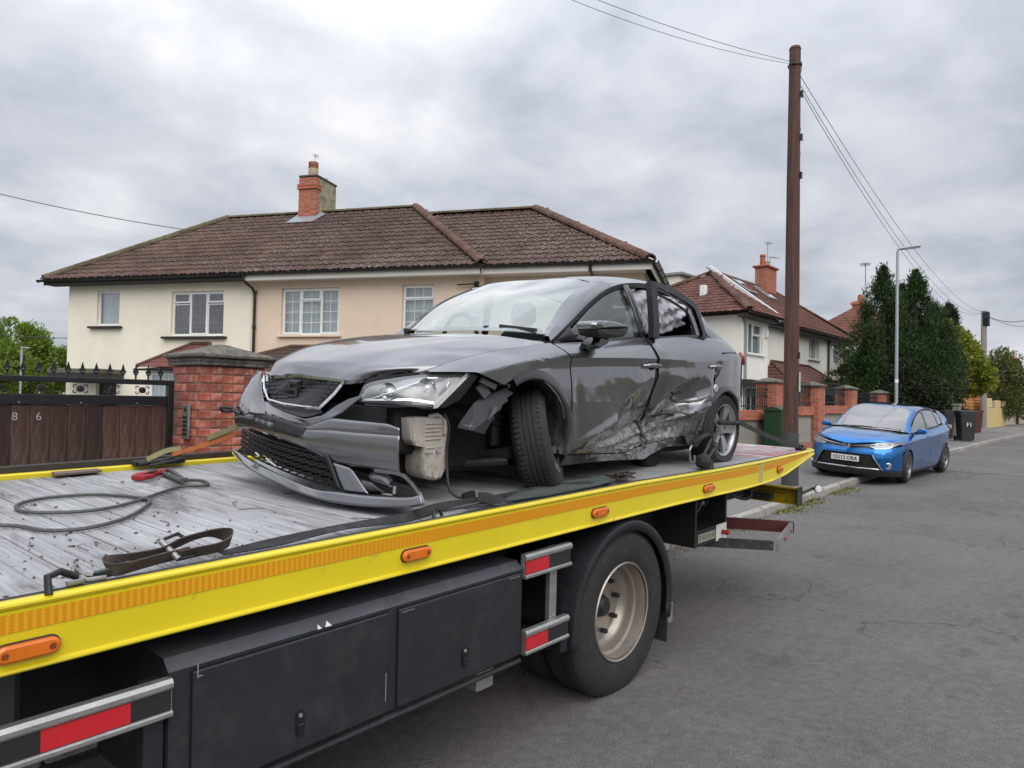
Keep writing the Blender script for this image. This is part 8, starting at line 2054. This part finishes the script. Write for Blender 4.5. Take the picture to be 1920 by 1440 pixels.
# ---------------------------------------------------------------- wheel straps
ws_ = thing('wheel_strap', 'black wheel strap with ratchet holding the rear wheel down to the deck', 'strap', M=CM)
pA, pB = (3.271, 0.9, 0.367), (3.672, 0.9, 0.352)
b = MB(); b.tube([C(pA), C(lerp3(pA, pB, .5)), C(pB)], .018, 10); b.build('strap_sleeve', WEBB, ws_, smooth=True)
pE = CM.inverted() @ TM @ Vector((7.599, 0.099, 0.02))
b = MB(); ribbon(b, [C(pB), tuple((Vector(C(pB)) + pE) / 2 + Vector((0, 0, -.02))), tuple(pE)], [(0, .01, .045)] * 3, .004, 20); b.build('tail_webbing', WEBB, ws_, fix=False)
b = MB(); b.tube([pE + Vector((-.05, 0, .0)), pE + Vector((0, 0, .02)), pE + Vector((.06, 0, .0))], .012, 6); b.box(pE.x - .06, pE.x + .05, pE.y - .04, pE.y + .04, pE.z - .03, pE.z + .0, bev=.008); b.build('tail_anchor', BLACK_IRON, ws_)
p1, p2, p3, p4 = (3.267, 0.92, 0.352), (3.081, 0.95, 0.234), (2.844, 1.0, 0.125), (2.688, 1.02, 0.092)
b = MB(); ribbon(b, [C(p1), C(lerp3(p1, p2, .6)), C(p2)], [(.05, 0, .012)] * 3, .005, 16); b.build('short_webbing', material('grey_black_webbing', (.05, .052, .055), .85, scale=10, bump=.4), ws_, fix=False)
b = MB(); b.tube([C((p2[0] - .04, p2[1] + .0, p2[2] + .02)), C((p3[0] - .06, p3[1], p3[2] - .0)), C((p3[0] + .03, p3[1], p3[2] - .02)), C((p2[0] + .05, p2[1], p2[2] - .02))], .009, 6, closed=True); b.tube([C((p2[0] - .03, p2[1] + .01, p2[2] - .02)), C((p2[0] + .05, p2[1] + .01, p2[2] - .05))], .012, 8)
b.tube([C((p3[0] - .10, p3[1], p3[2] - .01)), C((p2[0] - .08, p2[1], p2[2] - .03))], .008, 6); b.build('ratchet_frame', material('dark_steel', (.10, .10, .105), .4, metal=.7), ws_)
b = MB(); b.tube([C(p3), C(lerp3(p3, p4, .5)), C((p4[0] + .05, p4[1] - .02, p4[2] + .02))], [.045, .055, .03], 8); b.tube([C((p3[0] + .05, p3[1], p3[2] - .01)), C((p3[0] + .04, p3[1] + .02, p3[2] - .09))], .035, 8); b.build('bundled_webbing', WEBB, ws_)
b = MB(); h0_ = (2.566, 1.03, 0.179); b.tube([C((h0_[0], h0_[1], h0_[2] + .06)), C((h0_[0] - .03, h0_[1], h0_[2] + .03)), C((h0_[0] - .01, h0_[1], h0_[2] - .05)), C((h0_[0] + .05, h0_[1], h0_[2] - .06)), C((h0_[0] + .05, h0_[1], h0_[2] - .01))], .009, 7); b.build('snap_hook', GALV, ws_, smooth=True)
b = MB(); ribbon(b, [C((2.93, .86, .23)), C((2.98, .90, .27)), C((3.10, .90, .285)), C((3.20, .90, .25))], [(0, .03, .02)] * 4, .006, 20); b.build('drooping_webbing', WEBB, ws_, fix=False)

# ================================================================== parked blue hatchback half up on the pavement (same frame convention)
BM = Matrix.Translation((15.08, 4.32, gz(15.08) + .058)) @ Matrix.Rotation(radians(-4), 4, 'Z') @ Matrix.Rotation(radians(3.2), 4, 'X') @ Matrix.Rotation(radians(-1.5), 4, 'Y')
BC_ = thing('parked_car', 'bright blue hatchback parked half on the pavement facing the truck', 'car', M=BM)
BLUE = car_paint('blue_metallic_paint', (.002, .165, .50), metal=.80, rough=.20, flake=.18)
bplan = smooth_tab([(.0, .60), (.30, .775), (.45, .815), (.65, .855), (.95, .875), (1.4, .868), (2.4, .878), (3.3, .880), (3.7, .855), (3.95, .80), (4.12, .70), (4.22, .55)])
bbelt = smooth_tab([(.30, .760), (.55, .835), (.85, .895), (1.15, .935), (1.5, .955), (2.4, .995), (3.1, 1.035), (3.6, 1.065), (3.9, 1.04), (4.2, .98)])
bcrease = smooth_tab([(.3, .70), (.8, .79), (1.4, .82), (2.4, .855), (3.3, .90), (3.8, .935), (4.2, .93)])
def bside(u, z):
    zc_, zb_ = bcrease(u), bbelt(u); pv = bplan(u)
    if z <= zc_: return pv + interp([(.10, -.09), (.18, -.06), (.26, -.035), (.40, -.020), (.55, -.012), (.70, -.012)], z) * (1 - max(0, min(1, (z - zc_ + .12) / .12))) 
    t_ = min(1.3, (z - zc_) / max(.02, zb_ - zc_)); return pv - .095 * t_ ** 1.4
def bB(a, c, n=8): return [(a + (c - a) * i / n, bbelt(a + (c - a) * i / n)) for i in range(n + 1)]
bDL = [(1.30, .20), (1.27, .5), (1.26, .75), (1.20, .935)]; bDM = [(2.33, .20), (2.36, .5), (2.36, .8), (2.34, .992)]; bRR = [(3.02, .25), (3.08, .42), (3.24, .62), (3.36, .80), (3.40, 1.052)]
for sgn in (1, -1):
    kw = dict(sgn=sgn, dm=False, parent=BC_, sv=bside, hem=.012)
    side_panel('front_door', [(1.304, .20), (2.326, .20)], bB(1.206, 2.336), [(u + .009, z) for u, z in bDL], [(u - .006, z) for u, z in bDM], 24, 24, BLUE, **kw)
    side_panel('rear_door', [(2.334, .20), (2.9, .21), (3.016, .25)], bB(2.344, 3.394), [(u + .006, z) for u, z in bDM], [(u - .007, z) for u, z in bRR], 24, 24, BLUE, **kw)
    side_panel('front_wing', [(.40, .768), (.55, .775), (.62, .60), (.70, .62), (.80, .672), (.92, .69), (1.04, .665), (1.15, .59), (1.22, .48), (1.27, .35), (1.296, .20)], [(.39, .775)] + bB(.45, 1.195, 8), [(.40, .768), (.39, .775)], [(u - .005, z) for u, z in bDL], 44, 18, BLUE, **kw)
    side_panel('rear_quarter', [(3.026, .25), (3.12, .36), (3.18, .50), (3.28, .61), (3.42, .675), (3.56, .68), (3.70, .62), (3.80, .50), (3.85, .36), (3.87, .24), (4.0, .25), (4.15, .28)], bB(3.405, 4.18), [(u + .005, z) for u, z in bRR], [(4.15, .28), (4.18, .6), (4.18, .98)], 44, 24, BLUE, **kw)
    side_panel('sill', [(1.25, .15), (3.05, .15)], [(1.30, .195), (3.03, .195)], [(1.25, .15), (1.30, .195)], [(3.05, .15), (3.03, .195)], 12, 3, PLAS, **kw)
    for cu_, a0 in ((.93, 175), (3.51, 185)):
        rows = []
        for i in range(29):
            a = radians(a0 + (-8 - a0) * i / 28); row = []
            for rr_, dd in ((.352, .004), (.338, .006), (.334, -.01), (.334, -.30)):
                u, z = cu_ + rr_ * cos(a), .325 + rr_ * sin(a); row.append((u, -sgn * (bside(u, max(.2, min(z, .7))) + dd), z))
            rows.append(row)
        MB().grid(rows).build('wheel_arch_edge', BLUE, BC_, smooth=True, auto=40, fix=False)
brv = smooth_tab([(1.2, .755), (1.5, .705), (1.8, .665), (2.1, .64), (2.5, .62), (3.0, .61), (3.4, .61), (3.7, .65), (3.95, .72), (4.1, .73)])
brz = smooth_tab([(1.2, .945), (1.5, 1.115), (1.8, 1.262), (2.1, 1.36), (2.5, 1.405), (3.0, 1.395), (3.4, 1.37), (3.7, 1.31), (3.95, 1.17), (4.1, 1.03)])
def bgh(u, q, dv=0.0, sgn=1):
    zb_ = bbelt(u); vb_ = bside(u, zb_); z = zb_ + (brz(u) - zb_) * q; v = vb_ + (brv(u) - vb_) * q + .015 * sin(pi * q) + dv; return (u, -sgn * v, z)
def strip(f, us, q0, q1, nm, mat, par, sgn, dv=0.0):
    return MB().grid([[f(u, q, dv, sgn) for q in np.linspace(q0, q1(u) if callable(q1) else q1, 5)] for u in us]).build(nm, mat, par, smooth=True, fix=False)
bwb = [(.98, 0, 1.0), (1.01, .3, .998), (1.10, .55, .988), (1.20, .68, .965)]; bwt = [(1.98, 0, 1.425), (1.97, .25, 1.42), (1.93, .47, 1.40), (1.88, .575, 1.368)]
bwm = [tuple(np.array(lerp3(a, c, .5)) + np.array([-.02, 0, .03])) for a, c in zip(bwb, bwt)]
BW = net([Cs(mirror_row(r_)) for r_ in (bwb, bwm, bwt)], 12, 24)
BGL = glass_mat('blue_car_screen', (.45, .45, .45), .02, (.24, .23, .23), 1.75, .60)
BSG = glass_mat('blue_car_glass', (.40, .45, .46), .01, (.10, .12, .13), 1.7, .35)
MB().grid(BW).build('windscreen', BGL, BC_, smooth=True, fix=False)
for sgn in (1, -1):
    rows = []
    for i in range(13):
        t_ = i / 12; e_ = np.array(BW[int(t_ * 12)][-1 if sgn > 0 else 0]); r_ = np.array(bgh(1.19 + .90 * t_, 1, 0, sgn)); rows.append([tuple(e_ + np.array([0, 0, -.008])), tuple(e_ + np.array([-.004, 0, .006])), tuple((e_ + r_) / 2 + np.array([-.01, -sgn * .012, .018])), tuple(r_), tuple(r_ + np.array([0, sgn * .02, -.02]))])
    MB().grid(rows).build('windscreen_pillar', BLUE, BC_, smooth=True, auto=60, fix=False)
    hh_ = lambda u: max(.05, 1 - .04 / max(.05, brz(u) - bbelt(u)))
    strip(bgh, np.linspace(1.45, 2.30, 14), .04, hh_, 'front_side_window', BSG, BC_, sgn, -.008); strip(bgh, np.linspace(2.38, 3.12, 12), .04, hh_, 'rear_side_window', BSG, BC_, sgn, -.008); strip(bgh, np.linspace(3.17, 3.50, 6), .08, lambda u: .86 - (u - 3.17) * .5, 'quarter_window', BSG, BC_, sgn, -.006)
    strip(bgh, np.linspace(2.27, 2.41, 4), .0, .99, 'door_pillar_trim', PLASG, BC_, sgn, -.004); strip(bgh, np.linspace(3.10, 3.19, 3), .0, .99, 'door_pillar_trim', PLASG, BC_, sgn, -.004); strip(bgh, np.linspace(1.22, 1.47, 6), .0, .98, 'corner_panel', BLUE, BC_, sgn, -.004)
    strip(bgh, np.linspace(3.46, 4.1, 12), .0, 1, 'rear_pillar', BLUE, BC_, sgn, .002); strip(bgh, np.linspace(1.22, 3.5, 34), lambda u: 0, 1, 'x', BLUE, BC_, sgn) if False else None
    MB().tube([(p[0], p[1] + sgn * .004, p[2] - .014) for p in [bgh(u, 1, 0, sgn) for u in np.linspace(1.24, 3.55, 30)]], .01, flat=(.016, .034)).build('window_seal', PLASG, BC_)
    MB().tube([bgh(u, 0, .006, sgn) for u in np.linspace(1.24, 3.5, 24)], .01, flat=(.014, .016)).build('belt_moulding', PLASG, BC_)
rr2 = []
for u, zc_ in ((0, 1.425), (2.25, 1.462), (2.6, 1.475), (3.0, 1.465), (3.4, 1.44), (3.80, 1.385)):
    r_ = [bwt[0], bwt[1], bwt[2], (1.90, .57, 1.375), (2.09, brv(2.09), brz(2.09) + .002)] if u == 0 else [(u, 0, zc_), (u, .26, zc_ - .006), (u, .45, zc_ - .022), (u, .56, zc_ - .05), (u, brv(u), brz(u) + .002)]
    rr2.append(mirror_row(r_))
MB().grid(net([Cs(r_) for r_ in rr2], 20, 24)).build('roof', BLUE, BC_, smooth=True, auto=60, fix=False)
MB().grid(net([Cs(mirror_row(r_)) for r_ in ([(2.35, 0, 1.470), (2.35, .25, 1.466), (2.35, .44, 1.452)], [(2.8, 0, 1.480), (2.8, .25, 1.474), (2.8, .44, 1.458)], [(3.2, 0, 1.456), (3.2, .25, 1.45), (3.2, .42, 1.432)])], 8, 12)).build('roof_panel', material('dark_roof_panel', (.01, .015, .04), .15, coat=1), BC_, smooth=True, fix=False)
MB().grid(net([Cs(mirror_row(r_)) for r_ in ([(3.80, 0, 1.385), (3.80, .3, 1.375), (3.78, .58, 1.29), (3.82, .68, 1.25)], [(4.06, 0, 1.18), (4.05, .35, 1.17), (3.99, .65, 1.12), (4.0, .71, 1.11)], [(4.20, 0, .95), (4.19, .4, .95), (4.16, .62, .95), (4.15, .70, .95)], [(4.26, 0, .6), (4.25, .4, .6), (4.2, .62, .6), (4.16, .74, .6)], [(4.24, 0, .25), (4.23, .4, .25), (4.2, .62, .25), (4.14, .74, .25)])], 16, 16)).build('tailgate', BLUE, BC_, smooth=True, fix=False)
MB().tube([C((4.17, .62, .99)), C((4.05, .80, 1.0)), C((3.93, .83, .985))], .03, 8).build('tail_lamp', material('tail_lamp_clear', (.5, .45, .45), .2, coat=1), BC_)
def bedg(u): return (u, bside(u, bbelt(u)), bbelt(u) + .001)
bb_n = [[(.02, 0, .752), (.04, .2, .768), (.12, .40, .795), (.27, .60, .800), bedg(.42)], [(.15, 0, .845), (.16, .2, .848), (.22, .42, .858), (.36, .62, .850), bedg(.56)],
        [(.42, 0, .925), (.43, .25, .926), (.48, .48, .918), (.58, .65, .895), bedg(.78)], [(.72, 0, .975), (.74, .28, .974), (.80, .52, .962), (.92, .68, .935), bedg(1.18)]]
BBG = net([Cs(mirror_row(r_)) for r_ in bb_n], 24, 32)
bo = MB().grid(BBG)
for e_ in (BBG[0], BBG[-1]): bo.grid([e_, [(p[0] + .012, p[1], p[2] - .02) for p in e_]])
bo.build('bonnet', BLUE, BC_, smooth=True, auto=40, fix=False)
MB().grid([[(p[0], p[1], p[2] - .01) for p in BBG[-1]], [(p[0] + .24, p[1] * .9, p[2] + .012) for p in BBG[-1]]]).build('scuttle', PLAS, BC_, fix=False)
b = MB(); b.tube([C((1.0, -.45, 1.02)), C((1.02, -.1, 1.032)), C((1.03, .12, 1.028))], .01, flat=(.02, .014)); b.build('wiper', PLAS, BC_); b = MB(); b.tube([C((1.02, .10, 1.02)), C((1.09, .4, 1.022)), C((1.17, .62, 1.0))], .01, flat=(.02, .014)); b.build('wiper', PLAS, BC_)
def bu(v, z, du=0.0):
    a = abs(v); return interp([(0, .0), (.3, .02), (.5, .07), (.65, .15), (.76, .27), (.83, .42), (.86, .56)], a) + interp([(.12, .06), (.22, .015), (.34, 0), (.5, -.01), (.60, .01), (.70, .055), (.80, .12)], z) + du
def fpatch(nm, fz0, fz1, v0, v1, mat, du=0.0, n=30, m=8, par=None, solid=0.0):
    rows = []
    for j in range(m + 1):
        row = []
        for i in range(n + 1):
            v = v0 + (v1 - v0) * i / n; z = fz0(v) + (fz1(v) - fz0(v)) * j / m; row.append(C((bu(v, z, du), v, z)))
        rows.append(row)
    return MB().grid(rows).build(nm, mat, par or BC_, smooth=True, fix=False, solid=solid)
lgt = lambda v: .275 + (.285 * max(0, min(1, (.63 - abs(v)) / .17)))           # top edge of the lower opening
FB_ = thing('front_bumper', 'x', 'x', (0, 0, 0)); del FB_['label']; del FB_['category']; FB_.parent = BC_
fpatch('bumper_skin', lambda v: lgt(v) if abs(v) < .63 else .27, lambda v: interp([(0, .658), (.1, .658), (.18, .664), (.45, .672), (.62, .680), (.86, .735)], abs(v)), -.86, .86, BLUE, 0, 70, 12, FB_)
fpatch('lower_opening', lambda v: .20, lambda v: lgt(v) + .004, -.63, .63, material('opening_black', (.012, .012, .013), .6), .035, 30, 4, FB_)
for k in range(5): fpatch('grille_bar', lambda v, k=k: .325 + k * .042, lambda v, k=k: .335 + k * .042, -.50 + .012 * k, .50 - .012 * k, PLAS, .018, 20, 1, FB_, .006)
fpatch('chrome_strip', lambda v: .272, lambda v: .298, -.60, .60, CHROME, -.006, 30, 2, FB_, .006)
for s_ in (-1, 1): MB().tube([C((bu(s_ * (.63 - .17 * q), .275 + .285 * q, -.004), s_ * (.635 - .17 * q), .272 + .285 * q)) for q in np.linspace(0, 1, 8)], .007, 6).build('opening_trim', CHROME, FB_)
fpatch('lower_lip', lambda v: .15, lambda v: .269, -.86, .86, PLAS, .012, 50, 4, FB_)
for s_ in (-1, 1):
    M_ = Matrix.Translation(C((bu(.715, .36, -.004), s_ * .715, .36))) @ Matrix.Rotation(s_ * radians(32), 4, 'Z')
    MB().lathe([(.060, .01), (.060, -.006), (.052, -.010), (.045, .0)], 24, axis='X', M=M_).build('fog_lamp_ring', CHROME, FB_, smooth=True); MB().lathe([(.0, .004), (.03, .001), (.046, .004)], 24, axis='X', M=M_).build('fog_lamp', LAMPIN, FB_, smooth=True)
gt_ = lambda v: interp([(0, .745), (.12, .748), (.45, .775)], abs(v)); gb_ = lambda v: interp([(0, .655), (.12, .655), (.40, .672), (.45, .69)], abs(v))
fpatch('upper_grille', gb_, gt_, -.47, .47, PLASG, .012, 30, 3)
for s_ in (-1, 1):
    fpatch('grille_chrome', lambda v: interp([(.08, .700), (.45, .738)], abs(v)), lambda v: interp([(.08, .714), (.45, .752)], abs(v)), s_ * .09, s_ * .47, CHROME, -.004, 16, 2, None, .006)
    hl_b = lambda v: interp([(.38, .715), (.50, .672), (.68, .685), (.80, .755), (.86, .79)], abs(v)); hl_t = lambda v: interp([(.38, .745), (.50, .785), (.70, .812), (.82, .822), (.86, .822)], abs(v))
    fpatch('headlamp', hl_b, hl_t, s_ * .39, s_ * .86, LAMPIN, .012, 24, 5); fpatch('lamp_cover', hl_b, hl_t, s_ * .39, s_ * .86, CLEAR, -.004, 24, 5)
    for vv, zz, r_ in ((.56, .735, .030), (.68, .752, .034)): MB().lathe([(r_, -.008), (r_ * .8, .0), (0, .012)], 16, axis='X', M=Matrix.Translation(C((bu(vv, zz, .012), s_ * vv, zz))) @ Matrix.Rotation(s_ * radians(30), 4, 'Z')).build('reflector', material('soft_reflector', (.5, .5, .52), .35, metal=.5), BC_, smooth=True)
    fpatch('light_strip', lambda v: hl_b(v) + .004, lambda v: hl_b(v) + .016, s_ * .42, s_ * .80, CHROME, -.002, 16, 1)
em = MB(); u0_ = bu(0, .70, -.012)
em.tube([(u0_, .072 * cos(a), .706 + .050 * sin(a)) for a in np.linspace(0, 2 * pi, 28)[:-1]], .010, 6, closed=True); em.tube([(u0_ - .002, .032 * cos(a), .708 + .046 * sin(a)) for a in np.linspace(0, 2 * pi, 22)[:-1]], .007, 6, closed=True); em.tube([(u0_ - .002, .060 * cos(a), .724 + .024 * sin(a)) for a in np.linspace(0, 2 * pi, 22)[:-1]], .007, 6, closed=True)
eo = em.build('badge', CHROME, BC_, smooth=True); MB().lathe([(0, -.0), (.07, 0)], 24, axis='X', M=Matrix.Translation((u0_ + .006, 0, .706)) @ Matrix.Scale(.7, 4, (0, 0, 1))).build('badge_ground', material('badge_blue', (.02, .06, .20), .2, coat=1), eo)
pl = MB().box(bu(0, .46, -.030), bu(0, .46, -.022), -.262, .262, .405, .518, bev=.004).build('number_plate', material('plate_white', (.72, .72, .70), .35), BC_)
me = text_mesh('OU13 ORA', .100, .001, .93, .0016); me.materials.append(material('plate_black', (.01, .01, .01), .4)); o = link('plate_lettering', me, pl); o.location = (bu(0, .46, -.0315), 0, .460); o.rotation_euler = (pi / 2, 0, -pi / 2)
for u_, nm in ((.93, 'front_wheel'), (3.51, 'rear_wheel')):
    wheel(nm, Matrix.Translation((u_, -.768, .318)) @ (Matrix.Rotation(radians(4), 4, 'Z') if u_ < 2 else Matrix()), R=.316, rr_=.212, root=BC_, silver=material('grey_alloy', (.22, .22, .23), .35, metal=.7), detail=False); wheel(nm, Matrix.Translation((u_, .768, .318)) @ Matrix.Rotation(pi, 4, 'Z'), R=.316, rr_=.212, root=BC_, silver=MATS['grey_alloy'], detail=False)
b = MB(); b.box(.25, 4.0, -.70, .70, .16, .62, bev=.05); b.box(.9, 1.3, -.7, .7, .5, .93); b.build('underbody', VOID, BC_)
for v in (.36, -.36): b = MB(); b.box(1.75, 2.2, -v - .24, -v + .24, .45, .62, bev=.06); b.box(2.1, 2.25, -v - .23, -v + .23, .6, 1.12, bev=.06); b.box(2.16, 2.26, -v - .13, -v + .13, 1.13, 1.32, bev=.04); b.build('seat', SEAT, BC_)
for s_ in (1, -1):
    b = MB(); b.lathe([(0, .09), (.05, .075), (.072, .02), (.075, -.05), (.06, -.09), (0, -.10)], 14, axis='X', M=Matrix.Translation(C((1.42, s_ * .945, 1.0))) @ Matrix.Scale(1.3, 4, (0, 1, 0)) @ Matrix.Scale(.82, 4, (0, 0, 1)) @ Matrix.Rotation(radians(6), 4, 'X')); b.build('door_mirror', BLUE, BC_, smooth=True); MB().tube([C((1.42, s_ * .80, .95)), C((1.43, s_ * .88, .965))], .03, 8).build('mirror_arm', PLAS, BC_)
for u_ in (2.17, 3.22): MB().tube([(u_ - .09, -(bside(u_, .87) - .004), .868), (u_ - .05, -(bside(u_, .87) + .028), .872), (u_ + .05, -(bside(u_, .87) + .028), .876), (u_ + .09, -(bside(u_, .87)), .876)], .012, 8).build('door_handle', BLUE, BC_, smooth=True)
MB().tube([C((3.3, 0, 1.46)), C((3.42, 0, 1.51))], .006, 5).build('roof_aerial', PLAS, BC_)
